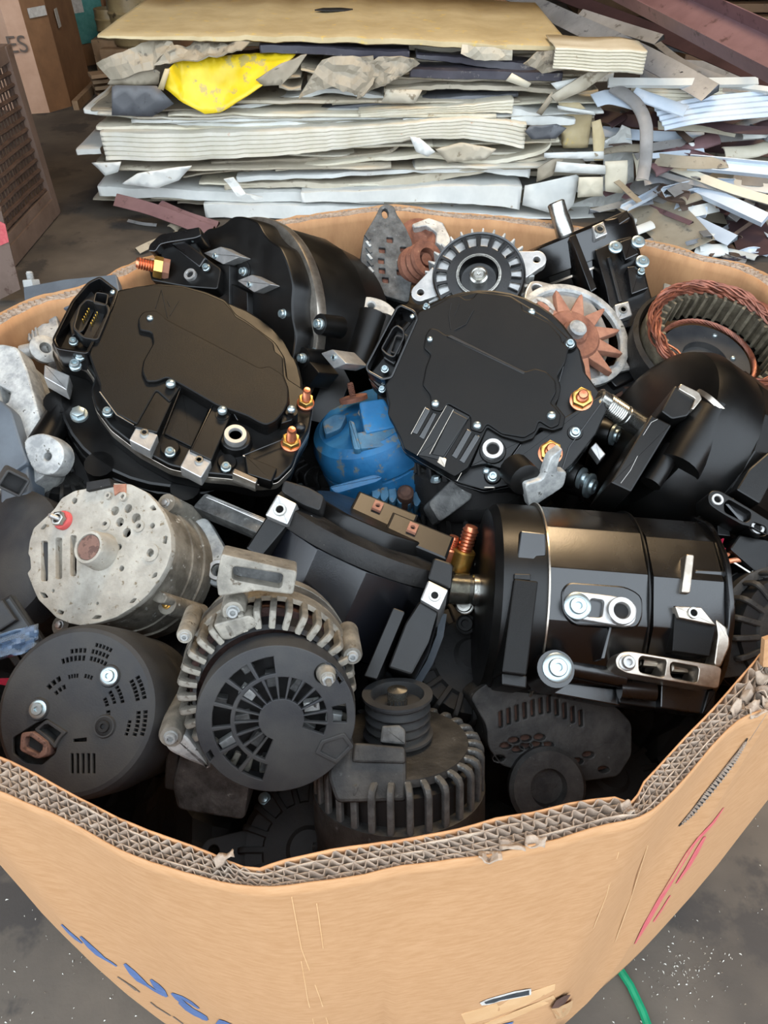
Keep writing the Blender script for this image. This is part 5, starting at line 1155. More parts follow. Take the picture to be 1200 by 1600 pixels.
for (x, y, r, s) in ((1030, 440, .0085, 1), (968, 430, .0065, .8)):
    O = at_z(*c6(x, y), .865); W = basis(O, view((.25, .9, .3)))
    fix(rt, W, r * 1.9, 'stud', 'copper', 'terminal_stud', s * .9); MB().lathe([(r * 1.7, -.02), (r * 1.7, .008), (r * 1.5, .01), (0, .01)], 18, W).build('terminal_collar', 'copper' if s < 1 else 'gold', rt)
for (x, y) in ((645, 205), (805, 305)):
    O = at_z(*c6(x, y), .93); W = basis(O, view((.2, .6, .77)), -25); MB().prism([rect(0, 0, .011, .013), circ(0, 0, .0028, 10)], -.004, .001, .0006).build('copper_tab', 'rust_red', rt, W)
    MB().box((.01, -.004, -.016), (.075, .035, .026), .003, W).build('connector_block', 'plastic', rt)
# earth strap curving down at its right
MB().sweep([at_z(*c6(945, 700), .83), at_z(*c6(930, 800), .82), at_z(*c6(885, 920), .80), at_z(*c6(800, 1060), .78)], [(-.004, -.001), (.004, -.001), (.004, .001), (-.004, .001)]).build('side_strap', 'grey_plastic', rt)

# ---------------------------------------------------------------- seventh unit, right of centre, on its side
v7 = Fr(955, 948, (.02, .30, .95), z=.84, ang=-4.5)
rt = v7.thing('starter_generator', 'glossy black starter generator lying on its side at the right, bright washers on its barrel', 'alternator')
c7 = lambda x, y: (680 + x / 2.308, 740 + y / 2.308); k7 = v7.k / 2.308
R7 = 148 * v7.k
def X7(x): return v7.p(*c7(x, 460), R7 * (.85 if x > 300 else .5))[0]
AX = Matrix.Rotation(PI / 2, 4, 'Y')
def seg7(x0, x1, R, n, ph, ch, nm, m='black_gloss'):
    a, b_ = X7(x0), X7(x1); v7.part(nm, MB().prism(rp([(R * math.cos(t), R * math.sin(t)) for t in [2 * PI * i / n + ph for i in range(n)]], R * .015, 2), a, b_, ch, ch, AX), m, None, 14)
v7.part('drive_end_cap', MB().lathe([(0, X7(178)), (R7 * .75, X7(178)), (R7 * .92, X7(190)), (R7 * .99, X7(215)), (R7, X7(245)), (R7, X7(400))], 64, AX), 'black')
seg7(398, 752, R7 * 1.01, 13, .12, .001, 'barrel'); seg7(754, 1045, R7 * .975, 13, .12, .006, 'rear_barrel')
v7.part('joint_edge', MB().lathe([(R7 * .9, X7(392)), (R7 * 1.035, X7(394)), (R7 * 1.035, X7(400)), (R7 * .9, X7(402))], 64, AX), 'edge')
v7.part('joint_edge', MB().lathe([(R7 * .9, X7(748)), (R7 * 1.02, X7(750)), (R7 * 1.02, X7(756)), (R7 * .9, X7(758))], 64, AX), 'black')
v7.part('end_flange', MB().prism(rp([(R7 * 1.04 * math.cos(t), R7 * 1.04 * math.sin(t)) for t in [2 * PI * i / 12 + .2 for i in range(12)]], R7 * .15), X7(1030), X7(1052), .0015, .001, AX), 'black_gloss')
sx = X7(50); pr = [(.008, sx)]
for k in range(16): pr += [(.0185, sx + .001 + k * .0017), (.017, sx + .00185 + k * .0017)]
yS = (v7.p(*c7(120, 400), 0)[1])
v7.part('threaded_shaft', MB().lathe(pr + [(.0165, sx + .03), (.0185, sx + .032), (.0185, X7(200)), (0, X7(200))], 28, T(0, yS * .55) @ AX), 'steel')
def s7(pts, h0, h1, m, nm, r=.003, ch=.0016, holes=()):
    L = [rp(v7.P([c7(*p) for p in pts], h1), r, 3)] + [rp(v7.P([c7(*p) for p in hh], h1), r, 3) for hh in holes]
    return v7.part(nm, MB().prism(L if holes else L[0], h0, h1, ch), m)
H = R7
s7([(285, 378), (372, 388), (330, 728), (240, 716)], H * .5, H * 1.06, 'black_cover', 'long_pad', .002, .0015)
s7([(240, 716), (332, 728), (330, 776), (240, 762)], H * .3, H * .92, 'black', 'pad_foot', .002, .0015)
s7([(308, 205), (400, 215), (400, 295), (362, 298), (352, 356), (290, 350)], H * .5, H * .98, 'black_gloss', 'step_block', .002, .0015)
s7([(285, 360), (345, 362), (345, 384), (285, 380)], H * .8, H * 1.04, 'black', 'small_step', .001, .001)
slot = [(470, 462), (478, 436), (502, 424), (640, 440), (710, 458), (728, 482), (724, 535), (700, 552), (660, 548), (500, 520), (470, 498)]
s7([(455, 420), (480, 390), (690, 405), (750, 440), (750, 520), (728, 560), (500, 545), (458, 500)], H * .6, H * 1.0, 'black_gloss', 'boss_block', .008, .002)
s7(slot, H * .8, H * 1.06, 'alu', 'machined_boss', .004, .001, holes=[[(560, 448), (612, 456), (602, 520), (545, 515)]])
v7.bolt(*c7(513, 478), H * 1.065, 11.5, 'washer', 'zinc'); v7.bolt(*c7(668, 497), H * 1.07, 19, 'bush', 'alu', name='bushing')
q = v7.p(*c7(440, 702), H * .98); v7.part('round_boss', MB().lathe([(.022, H * .5), (.0185, H * .93), (0, H * .93)], 28, T(*q)), 'black_gloss'); v7.bolt(*c7(440, 700), H * .935, 12.5, 'washer', 'zinc')
for (x0, y0, x1, y1, r, h) in ((500, 690, 705, 730, 34, .62), (750, 530, 870, 545, 30, .72), (400, 640, 640, 690, 22, .6), (690, 770, 820, 780, 32, .6)):
    p, q = v7.p(*c7(x0, y0), H * .8), v7.p(*c7(x1, y1), H * .8); v7.part('cast_tube', MB().tube([(p[0], p[1], H * (h)), (q[0], q[1], H * (h))], r * k7, 20), 'black_gloss')
s7([(865, 475), (1015, 545), (990, 660), (855, 640)], H * .3, H * .96, 'black_cover', 'block_side', .001, .001)
s7([(865, 478), (960, 482), (1015, 548), (880, 520)], H * .3, H * 1.02, 'edge', 'machined_pad', .001, .0008); v7.bolt(*c7(930, 503), H * 1.02, 8, 'bush', 'steel', name='bushing')
br = [(650, 668), (665, 645), (700, 640), (1005, 690), (1035, 700), (1060, 560), (1062, 640), (1030, 775), (950, 765), (830, 745), (690, 720), (655, 700)]
s7([(650, 668), (665, 645), (700, 640), (1005, 690), (1034, 700), (1022, 776), (950, 765), (830, 745), (690, 720), (655, 700)], H * .62, H * .98, 'edge', 'slotted_bracket', .004, .0008,
   holes=[[(735, 668), (745, 658), (832, 672), (835, 680), (828, 728), (820, 734), (735, 716)], [(848, 688), (858, 680), (945, 696), (952, 705), (945, 755), (850, 735)]])
s7([(650, 668), (665, 645), (700, 640), (1005, 690), (1034, 700), (1022, 776), (950, 765), (830, 745), (690, 720), (655, 700)], H * .5, H * .6, 'black', 'bracket_back', .004, .0008)
for (x, y) in ((785, 690), (897, 712)): q = v7.p(*c7(x, y), H * .75); v7.part('bar', MB().box((q[0], q[1] + .004, H * .66), (.026, .012, .02), .003), 'edge')
v7.bolt(*c7(692, 682), H * .985, 11, 'torx', 'alu')
s7([(905, 290), (935, 292), (920, 432), (888, 428)], H * .6, H * 1.02, 'edge', 'rib', .002, .001)
s7([(935, 345), (1048, 350), (1040, 420), (1010, 425), (1000, 480), (915, 472)], H * .4, H * .94, 'black_gloss', 'end_block', .003, .0015)
s7([(1008, 430), (1046, 420), (1044, 500), (1010, 510)], H * .3, H * .9, 'edge', 'machined_pad', .003, .0015)
s7([(1010, 520), (1060, 560), (1064, 620), (1030, 700), (1005, 690), (1020, 580)], H * .4, H * .93, 'edge', 'end_rim', .004, .0015)
s7([(815, 760), (985, 780), (960, 865), (812, 845)], H * .2, H * .62, 'black_gloss', 'lower_block', .002, .0015)
s7([(985, 782), (1015, 780), (1005, 860), (960, 868)], H * .2, H * .66, 'black', 'lower_block', .002, .0015)
s7([(350, 738), (700, 780), (665, 838), (345, 780)], H * .1, H * .45, 'black_gloss', 'lower_rail', .002, .0015)
s7([(630, 545), (640, 545), (612, 668), (598, 668)], H * .7, H * .98, 'black_gloss', 'rib', .001, .0006)
s7([(660, 770), (820, 800), (815, 850), (662, 830)], H * .1, H * .5, 'black', 'lower_block', .004, .0015)
# ---------------------------------------------------------------- pale grey alternator, lower left of centre
f8 = lambda x, y: (x / 3.429, 720 + y / 3.429)
u8 = Fr(155, 868, (-.30, .28, .91), z=.915, ang=0); k8 = u8.k / 3.429
rt = u8.thing('alternator', 'weathered pale grey alternator with a brown bearing cap and a red ringed terminal', 'alternator')
P8 = lambda pts, h=0: u8.P([f8(*p) for p in pts], h)
out = [(400, 160), (455, 150), (590, 118), (700, 125), (780, 165), (830, 215), (880, 290), (915, 385), (918, 480), (890, 570), (850, 640), (790, 720), (720, 780), (620, 840), (520, 870), (430, 882), (370, 870), (300, 840), (262, 800), (205, 745), (180, 690), (145, 600), (165, 580), (160, 515), (150, 500), (158, 430), (180, 360), (225, 320), (290, 260), (330, 200)]
R8 = 385 * k8
fr_c = P8([(535, 495)])[0]
holes = [(398, 214, 18), (615, 268, 25), (686, 256, 24), (641, 328, 25), (678, 385, 26), (728, 308, 28), (742, 346, 14), (560, 333, 14), (803, 495, 22), (650, 577, 15), (815, 348, 15), (283, 698, 9), (520, 765, 8), (636, 462, 17)]
HL = [circ(*u8.p(*f8(x, y)), r * k8, 12) for x, y, r in holes]
def slot8(x, y, w, h): return rp(P8([(x - w / 2, y - h / 2), (x + w / 2, y - h / 2), (x + w / 2, y + h / 2), (x - w / 2, y + h / 2)]), 12 * k8, 3)
HL += [slot8(237, 537, 36, 215), slot8(314, 522, 34, 220), slot8(392, 508, 32, 218)]
HL += [rp(P8(q), 6 * k8, 2) for q in ([(800, 250), (822, 236), (838, 262), (815, 266)], [(868, 440), (884, 400), (896, 405), (890, 445)], [(810, 630), (825, 602), (842, 598), (838, 620)], [(690, 762), (715, 738), (732, 738), (715, 760)], [(490, 848), (512, 828), (545, 830), (535, 846)], [(304, 812), (315, 798), (342, 808), (334, 826)], [(212, 705), (240, 708), (258, 732), (228, 736)], [(215, 365), (238, 338), (250, 345), (232, 368)])]
u8.part('end_plate', MB().prism([rp(P8(out), 14 * k8, 3)] + HL, -.008, 0, .0008), 'delco')
b = MB(); cx, cy = fr_c
b.lathe([(R8 * .98, -.06), (R8 * .97, -.045), (R8 * .965, -.01), (R8 * .94, -.007), (R8 * .5, -.007)], 56, T(cx, cy)); u8.part('rear_housing', b, 'delco_side')
u8.part('stator', MB().lathe([(R8 * .8, -.082), (R8 * 1.0, -.082), (R8 * 1.0, -.062), (R8 * .9, -.06)], 56, T(cx, cy)), 'delco_side')
b = MB().lathe([(0, -.13), (R8 * .5, -.13), (R8 * .85, -.125), (R8 * 1.02, -.105), (R8 * 1.03, -.084), (R8 * .9, -.083)], 56, T(cx, cy)); u8.part('drive_housing', b, 'delco_side')
u8.part('inner_rings', MB().lathe([(R8 * .2, -.02), (R8 * .9, -.02)], 30, T(cx, cy)), 'dark')
x, y = u8.p(*f8(480, 465), .02)
u8.part('bearing_boss', MB().lathe([(105 * k8, -.002), (98 * k8, .008), (92 * k8, .020), (86 * k8, .0225), (72 * k8, .0225), (70 * k8, .0195), (0, .0195)], 36, T(x, y)), 'delco')
u8.part('bearing_cap', MB().lathe([(69 * k8, .018), (67 * k8, .0215), (0, .022)], 30, T(x, y)), 'rust_core')
x, y = u8.p(*f8(335, 318), .003)
u8.part('insulator_ring', MB().lathe([(54 * k8, -.002), (54 * k8, .004), (48 * k8, .006), (0, .006)], 28, T(x, y)), 'red_washer')
n_ = fix(rt, u8.W @ T(x, y, .006), 42 * k8, 'nut', 'steel', 'terminal_nut'); fix(rt, u8.W @ T(x, y, .006) @ dirT((0, 0, 0), (-.25, .1, 1)), 24 * k8, 'stud', 'alu', 'terminal_stud', 1.1)
q = P8([(462, 112), (585, 92), (596, 130), (460, 160)], .006); u8.part('plug_cap', MB().prism(q, -.012, .006, .001), 'black_worn')
q = P8([(605, 128), (672, 122), (672, 175), (640, 165), (612, 185)], .002); u8.part('copper_tab', MB().prism(q, -.004, .002, .0006), 'rust_red')
for (x, y, r, h) in ((575, 185, 22, .004), (655, 190, 26, .004), (742, 350, 34, .0015), (560, 340, 36, .001), (805, 492, 50, .0015)):
    q = u8.p(*f8(x, y), h); u8.part('boss', MB().lathe([(r * k8, -.001), (r * k8 * .95, h), (r * k8 * .45, h), (r * k8 * .42, -.002)], 16, T(*q)), 'delco')
for (x, y, z) in ((893, 768, -.038), (888, 225, -.045), (320, 880, -.036)):
    q = u8.p(*f8(x, y), z); fix(rt, u8.W @ T(q[0], q[1], z), 21 * k8, 'hex', 'gold' if x == 893 else 'alu'); d = V((cx, cy)) - V(q); d = d.normalized() * .006
    u8.part('bolt_boss', MB().lathe([(.012, z - .07), (.0115, z - .001), (0, z)], 16, T(q[0], q[1])), 'delco_side')
q = P8([(775, 700), (820, 672), (900, 725), (885, 760), (850, 765), (800, 740)], -.022); u8.part('bolt_ear', MB().prism(rp(q, .004), -.05, -.022, .002), 'delco_side')
for k in range(20): a = 2 * PI * k / 20; u8.part('stator_tooth', MB().box((cx + R8 * .72 * math.cos(a), cy + R8 * .72 * math.sin(a), -.014), (R8 * .3, .003, .01), .0005, None, a), 'alu_dark')
W = basis(at_z(330, 868, .86), view((-.1, .3, .95)), -60); MB().prism([rp([(-.05, -.02), (.03, -.02), (.045, 0), (.03, .02), (-.05, .016)], .012), circ(.022, 0, .0075, 14)], -.014, 0, .002).build('mounting_ear', 'alu_cast', rt, W)
MB().lathe([(.008, 0), (.013, 0), (.0132, .004), (.012, .006), (.008, .006)], 20, W @ T(.022, 0)).build('bushing', 'alu', rt)

# ---------------------------------------------------------------- front alternator with spoked black cover
f9 = lambda x, y: (230 + x / 3.243, 840 + y / 3.243)
u9 = Fr(428, 1127, (.12, -.20, .97), z=.93, ang=0); k9 = u9.k / 3.243
rt = u9.thing('alternator', 'dirty alternator at the front with a round spoked black cover and a slotted top bracket', 'alternator')
cx, cy = u9.p(*f9(655, 925)); RC = 402 * k9
hx, hy = u9.p(*f9(680, 925)); 
loops = [circ(cx, cy, RC, 72)]
dg = math.radians; r0, r1, r2, r3 = 112 * k9, 232 * k9, 256 * k9, 345 * k9
for i in range(16):                                     # inner windows, image angle measured anticlockwise from right
    a = dg(-26 + i * 17.2); loops.append(arcseg(r0 + 4 * k9, r1, a + dg(2.2), a + dg(15), 3, hx, hy))
for i in range(7):
    a = dg(93 + i * 23); loops.append(arcseg(r2, r3, a + dg(2), a + dg(21), 3, hx, hy))
loops.append(arcseg(r2 + 8 * k9, r3 - 12 * k9, dg(-6), dg(12), 3, hx, hy))
sx, sy = u9.p(*f9(905, 690)); loops.append(circ(sx, sy, 58 * k9, 24))
for (x, y) in ((975, 715), (318, 1105)): loops.append(u9.P([f9(x - 20, y - 8), f9(x + 2, y - 28), f9(x + 22, y + 6), f9(x, y + 28)]))
u9.part('spoked_cover', MB().prism(loops, -.003, 0, .0009), 'black_dusty')
u9.part('cover_rim', MB().lathe([(RC * 1.0, -.03), (RC * 1.015, -.012), (RC * 1.0, -.002), (RC * .96, -.0005), (RC * .955, -.003), (RC * .97, -.006), (RC * .985, -.03)], 72, T(cx, cy)), 'black_dusty')
u9.part('cover_skirt', MB().lathe([(RC * 1.02, -.052), (RC * 1.04, -.05), (RC * 1.03, -.03), (RC * .98, -.026)], 60, T(cx - .004, cy + .006)), 'black_dusty')
u9.part('inner_plate', MB().lathe([(0, -.026), (RC * .94, -.026)][::-1], 40, T(cx, cy)), 'dark')  # dark colour stands in for the shade behind the cover windows
for k in range(16):
    a = k * .4 + .1; r = RC * (.45 + .3 * (k % 2)); u9.part('diode_part', MB().box((cx + r * math.cos(a), cy + r * math.sin(a), -.02), (.014, .009, .01), .001, None, a), 'alu_dark' if k % 3 else 'alu_cast')
W = dirT((sx, sy, -.004), (.1, -.1, 1)); b = MB().lathe([(50 * k9, -.004), (50 * k9, .004), (44 * k9, .006), (40 * k9, .012), (0, .012)], 24, W); u9.part('terminal_base', b, 'alu_dirty')
fix(rt, u9.W @ W @ T(0, 0, .012), 31 * k9, 'nut', 'alu_cast', 'terminal_nut'); fix(rt, u9.W @ W @ T(0, 0, .014), 26 * k9, 'stud', 'alu_dirty', 'terminal_stud', .6)
bx, by = cx - .008, cy + .014; RB = RC * 1.16                  # housing behind, shifted up and left in the picture
u9.part('rear_housing', MB().lathe([(RB * .9, -.085), (RB * 1.0, -.083), (RB * 1.02, -.07), (RB * 1.0, -.06), (RB * .95, -.058)], 64, T(bx, by)), 'alu_dirty')
u9.part('dark_core', MB().lathe([(RB * .9, -.09), (RB * .9, -.05), (0, -.05)], 40, T(bx, by)), 'winding')
u9.part('stator', MB().lathe([(RB * .8, -.105), (RB * .99, -.105), (RB * .99, -.086), (RB * .9, -.084)], 56, T(bx, by)), 'alu_dark')
u9.part('drive_housing', MB().lathe([(0, -.15), (RB * .6, -.15), (RB * .95, -.135), (RB * 1.0, -.106), (RB * .9, -.105)], 56, T(bx, by)), 'alu_dirty')
fm = 'alu_dirty'
fins(u9, rt, 34, RC * .9, RB * 1.0, -.07, -.022, .006, .008, fm, X=T(bx, by))
for (x, y, r) in ((435, 375, 70), (1040, 600, 62), (120, 1010, 75), (190, 500, 50)):
    q = u9.p(*f9(x, y), -.028); u9.part('bolt_boss', MB().lathe([(r * k9, -.09), (r * k9 * .9, -.032), (r * k9 * .75, -.028), (0, -.028)], 20, T(*q)), fm); u9.bolt(*f9(x, y), -.028, r * .5 / 3.243, 'torx', 'alu_cast')
q = u9.P([f9(*p) for p in ((375, 80), (762, 170), (740, 290), (560, 270), (360, 300), (350, 220))], -.02); qh = u9.P([f9(*p) for p in ((432, 145), (692, 185), (680, 258), (428, 212))], -.02)
u9.part('top_bracket', MB().prism([rp(q, .003), rp(qh, .004)], -.05, -.02, .0015), 'alu_dirty'); u9.part('bracket_back', MB().prism(rp(offset(ccw(q), .002), .003), -.055, -.034, .001), 'alu_dark')
q = u9.P([f9(*p) for p in ((330, 440), (520, 390), (580, 440), (420, 520), (380, 520))], -.022); u9.part('housing_web', MB().prism(rp(q, .004), -.05, -.022, .002), fm)
q = u9.P([f9(*p) for p in ((90, 960), (200, 1000), (330, 1180), (200, 1130), (100, 1080), (70, 1000))], -.03); u9.part('lower_lug', MB().prism(rp(q, .006), -.06, -.03, .003), 'alu_cast')
q = u9.P([f9(*p) for p in ((880, 1030), (1000, 990), (1050, 1060), (960, 1150), (850, 1095))], .002); u9.part('cable_guide', MB().prism([rp(q, .002), rp(offset(ccw(q), .004), .001)], -.02, .002, .001), 'black_dusty')
# cast bracket standing beneath it
W = basis(at_z(330, 1235, .80), view((-.05, -.35, .93)), -5); r = empty('cast_bracket', W, 'mottled cast aluminium bracket under the spoked cover alternator', 'bracket')
MB().prism(rp([(-.035, -.03), (.034, -.035), (.04, .03), (.01, .05), (-.03, .045), (-.04, .0)], .008), -.05, 0, .004).build('bracket_body', 'alu_dark', r, W)
MB().prism(rp([(-.05, -.01), (-.037, -.012), (-.034, .045), (-.046, .04)], .004), -.04, -.006, .002).build('side_arm', 'alu_grime', r, W)

# ---------------------------------------------------------------- round black cover alternator, left front
f10 = lambda x, y: (x / 4, 980 + y / 4)
u10 = Fr(118, 1112, (-.10, .24, .97), z=.90, ang=0); k10 = u10.k / 4
rt = u10.thing('alternator', 'alternator with a round dusty black plastic cover and brown socket, front left corner', 'alternator')
cx, cy = u10.p(*f10(470, 520)); RD = 545 * k10
def hole10(pts): return rp(u10.P([f10(*p) for p in pts], 0), 4 * k10, 2)
loops = [circ(cx, cy, RD * .9, 64)]
def ringslots(x, y, a0, a1, n, r0, r1): 
    hx, hy = u10.p(*f10(x, y))
    for k in range(n):
        a = a0 + (a1 - a0) * k / n; b_ = a + (a1 - a0) / n * .62; loops.append(arcseg(r0 * k10, r1 * k10, min(a, b_), max(a, b_), 2, hx, hy))
CX, CY = 470, 560
for (r0, r1, n, a0, a1) in ((440, 462, 5, 64, 80), (395, 420, 5, 64, 82), (350, 375, 5, 62, 82), (395, 420, 4, 86, 102), (345, 375, 6, 86, 112), (240, 262, 3, 70, 84), (240, 262, 4, 92, 108)): ringslots(CX, CY, dg(a0), dg(a1), n, r0, r1)
for (r0, r1, n, a0, a1) in ((440, 465, 6, 14, 34), (395, 420, 6, 14, 34), (200, 222, 3, 18, 34), (250, 270, 4, 18, 38), (300, 322, 5, 16, 38), (440, 465, 6, -14, 6), (395, 420, 6, -16, 6), (200, 225, 3, -4, 12), (345, 365, 4, -18, -2), (190, 215, 3, 115, 140), (250, 280, 3, 118, 142)): ringslots(CX, CY, dg(a0), dg(a1), n, r0, r1)
for k in range(5): loops.append(hole10([(440 + 34 * k, 790), (458 + 34 * k, 790), (458 + 34 * k, 915), (440 + 34 * k, 915)]))
loops.append(hole10([(455, 700), (540, 690), (540, 715), (455, 718)])); 
sock = u10.P([f10(*p) for p in ((80, 690), (130, 660), (220, 600), (290, 570), (415, 650), (370, 700), (345, 790), (260, 860), (160, 850), (80, 790))], 0); loops.append(rp(sock, .002))
u10.part('round_cover', MB().prism(loops, -.003, 0, .0006), 'black_dusty')
u10.part('cover_rim', MB().lathe([(RD * 1.0, -.06), (RD, -.018), (RD * .98, -.008), (RD * .94, -.002), (RD * .895, 0), (RD * .89, -.003)], 72, T(cx, cy)), 'black_dusty')
u10.part('inner_plate', MB().lathe([(RD * .88, -.012), (0, -.012)][::-1], 40, T(cx, cy)), 'alu_grime')
u10.part('housing', MB().lathe([(0, -.14), (RD * .6, -.14), (RD * .95, -.12), (RD * .97, -.06), (RD * .9, -.055)], 56, T(cx, cy)), 'alu_grime')
for (x, y, m) in ((238, 512, 'zinc'), (682, 305, 'zinc'), (652, 620, 'black_worn')):
    q = u10.p(*f10(x, y), .001); u10.part('screw_well', MB().lathe([(75 * k10, -.001), (66 * k10, .0025), (56 * k10, .0025), (50 * k10, -.001), (0, -.002)], 24, T(*q)), 'black_dusty'); u10.bolt(*f10(x, y), .0015, 9.5, 'washer', m)
q = rp(u10.P([f10(*p) for p in ((130, 660), (200, 650), (295, 720), (290, 800), (230, 825), (120, 770))], .008), .003); u10.part('socket', MB().prism([q, offset(ccw(q), .0045)], -.01, .008, .001), 'rust_core'); u10.part('socket_floor', MB().prism(offset(ccw(q), .002), -.01, .0, .0), 'dark')
q = rp(u10.P([f10(*p) for p in ((210, 640), (290, 575), (415, 655), (370, 700), (340, 760), (300, 715))], .004), .002); u10.part('socket_shroud', MB().prism([q, offset(ccw(q), .003)], -.01, .004, .0008), 'black_dusty')

# ---------------------------------------------------------------- finned alternator with ribbed pulley, front centre
f11 = lambda x, y: (470 + x / 3.636, 1050 + y / 3.636)
u11 = Fr(622, 1150, (-.02, .97, .22), z=.84, ang=0)
R11 = 136 * u11.k
rt = u11.thing('alternator', 'grimy finned alternator at the front centre, ribbed pulley pointing up', 'alternator')
u11.part('pulley', MB().lathe(pulley_prof(52 * u11.k, .002, .046, 4), 48), 'black_dusty')
u11.part('shaft', MB().lathe([(.01, -.02), (.01, .05), (0, .052)], 16), 'steel')
L = -.17
u11.part('housing', MB().lathe([(0, L), (R11 * .94, L), (R11 * .98, L + .005), (R11 * .98, -.095), (R11, -.09), (R11, -.05), (R11 * .9, -.048)], 64), 'alu_grime')
u11.part('dark_core', MB().lathe([(R11 * .88, -.06), (R11 * .88, -.02), (R11 * .6, -.016), (0, -.016)], 40), 'dark')
u11.part('drive_face', MB().lathe([(R11 * .74, -.014), (R11 * .82, -.012), (R11 * .8, -.005), (R11 * .5, -.003), (0, -.003)], 48), 'alu_grime'); u11.part('bearing_nose', MB().lathe([(R11 * .5, -.012), (R11 * .42, -.004), (R11 * .2, -.001), (0, -.001)], 36), 'alu_grime')
fins(u11, rt, 30, R11 * .7, R11 * .99, -.052, -.006, .0065, .006, 'alu_dark')
for k in range(22):
    a = -PI + PI * k / 21; a2 = a - .0
    u11.part('lower_fin', MB().box((R11 * .985 * math.cos(a), R11 * .985 * math.sin(a), -.145), (.010, .006, .05), .0015, None, a), 'alu_grime')
v11 = Fr(560, 1215, (-.05, .36, .93), O=u11.O - view((-.02, .97, .22)) * .05, ang=0); v11.root = rt
h = R11 * .96; v11.part('regulator_box', MB().prism(rp(v11.P([f11(*p) for p in ((180, 420), (330, 400), (590, 425), (600, 540), (600, 735), (200, 742), (150, 590))], h), .005), .03, h, .003), 'alu_grime')
v11.part('regulator_cap', MB().prism(rp(v11.P([f11(*p) for p in ((300, 400), (590, 425), (596, 520), (290, 512))], h * 1.05), .003), .03, h * 1.06, .002), 'alu_grime')
v11.part('side_clip', MB().prism(rp(v11.P([f11(*p) for p in ((460, 305), (560, 300), (595, 330), (595, 415), (450, 400))], h * .95), .002), .03, h * .97, .002), 'alu_dark')

# ---------------------------------------------------------------- dark alternator under the one on its side
u12 = Fr(872, 1130, (.12, .12, .98), z=.79, ang=0); f12 = lambda x, y: (700 + x / 2.4, 1030 + y / 2.4)
rt = u12.thing('alternator', 'dull grey alternator low at the right front, showing dark copper through its slots', 'alternator')
P12 = lambda pts, h=0: u12.P([f12(*p) for p in pts], h)
out = [(85, 145), (110, 115), (210, 50), (400, 70), (640, 185), (690, 240), (690, 360), (640, 440), (500, 460), (350, 440), (200, 400), (150, 330), (145, 250), (110, 190)]
loops = [rp(P12(out), .006, 3)]
for i in range(9): x = 175 + i * 14; 
for i in range(11):
    x0 = 190 + i * 30; yb = 255 - 60 * math.sin(PI * min(i, 8) / 16) + (max(0, i - 6)) * 14; yt = yb - 62
    loops.append(rp(P12([(x0, yt + 6), (x0 + 15, yt), (x0 + 17, yb), (x0 + 3, yb + 4)]), .0012, 2))
for (x, y) in ((293, 297), (345, 293), (248, 305), (217, 325), (293, 326), (332, 321), (376, 322), (262, 339), (193, 372), (486, 383), (527, 359), (585, 414)): q = u12.p(*f12(x, y)); loops.append([(q[0] + .0065 * math.cos(a), q[1] + .0034 * math.sin(a)) for a in [2 * PI * k / 10 for k in range(10)]])
u12.part('end_housing', MB().prism(loops, -.012, 0, .0015), 'alu_grime')
u12.part('barrel', MB().prism(rp(offset(ccw(P12(out)), .004), .008, 3), -.15, -.013, .001), 'alu_grime')
u12.part('winding', MB().prism(rp(offset(ccw(P12(out)), .008), .008, 3), -.01, -.008, 0), 'rust_dark')
q = u12.p(*f12(360, 470)); u12.part('pulley', MB().lathe([(.04, -.002), (.042, .012), (.038, .016), (.02, .016), (.018, .006), (0, .006)], 36, T(*q)), 'alu_grime')

# ---------------------------------------------------------------- blue alternator
a13 = (-.30, .72, .62); u13 = Fr(575, 655, a13, z=.90, ang=-15); f13 = lambda x, y: (460 + x / 4, 580 + y / 4)
rt = u13.thing('alternator', 'worn blue painted alternator in the middle of the pile', 'alternator'); R13 = .088
u13.part('end_housing', MB().lathe([(R13, -.045), (R13 * 1.0, -.02), (R13 * .93, -.004), (R13 * .8, .004), (0, .004)], 48), 'blue')
u13.part('centre_band', MB().lathe([(R13 * .9, -.088), (R13 * 1.0, -.088), (R13 * 1.0, -.05), (R13 * .95, -.048)], 48), 'blue')
u13.part('drive_housing', MB().lathe([(0, -.15), (R13 * .5, -.15), (R13 * .7, -.125), (R13 * .96, -.13), (R13 * 1.03, -.12), (R13 * 1.03, -.092), (R13 * .95, -.09)], 48), 'blue')
v13 = Fr(590, 700, (0, .4, .91), O=u13.O - view(a13) * .05, ang=-12); v13.root = rt
H = R13 * .9
def s13(pts, h0, h1, m, nm): v13.part(nm, MB().prism(rp(v13.P([f13(*p) for p in pts], h1), .005, 3), h0, h1, .003), m)
s13([(400, 190), (560, 165), (590, 220), (640, 350), (440, 390)], .0, H * 1.05, 'blue', 'regulator_cap')
s13([(360, 385), (640, 340), (690, 460), (380, 490)], .0, H * 1.02, 'blue_dirty', 'raised_band')
s13([(335, 300), (375, 310), (420, 490), (370, 490)], .0, H * 1.06, 'blue_dirty', 'rib')
s13([(170, 310), (250, 260), (330, 270), (290, 360), (190, 400)], -.02, H * .7, 'blue_dirty', 'rear_shoulder')
s13([(210, 720), (500, 640), (560, 660), (520, 690), (260, 765)], .0, H * .8, 'blue', 'lower_lip')
for i in range(7):
    x = 480 + i * 52; v13.part('fan_blade', MB().prism(rp(v13.P([f13(*p) for p in ((x, 720 + 10 * (i % 2)), (x + 46, 690), (x + 60, 770), (x + 30, 810), (x + 8, 790))], H * .5), .003), -.02, H * .5 - .004 * i, .001), 'blue_dirty')
q = v13.p(*f13(690, 835)); v13.part('pulley_hub', MB().lathe([(.011, .0), (.011, .04), (.007, .044), (0, .044)], 18, T(*q)), 'rust_dark')
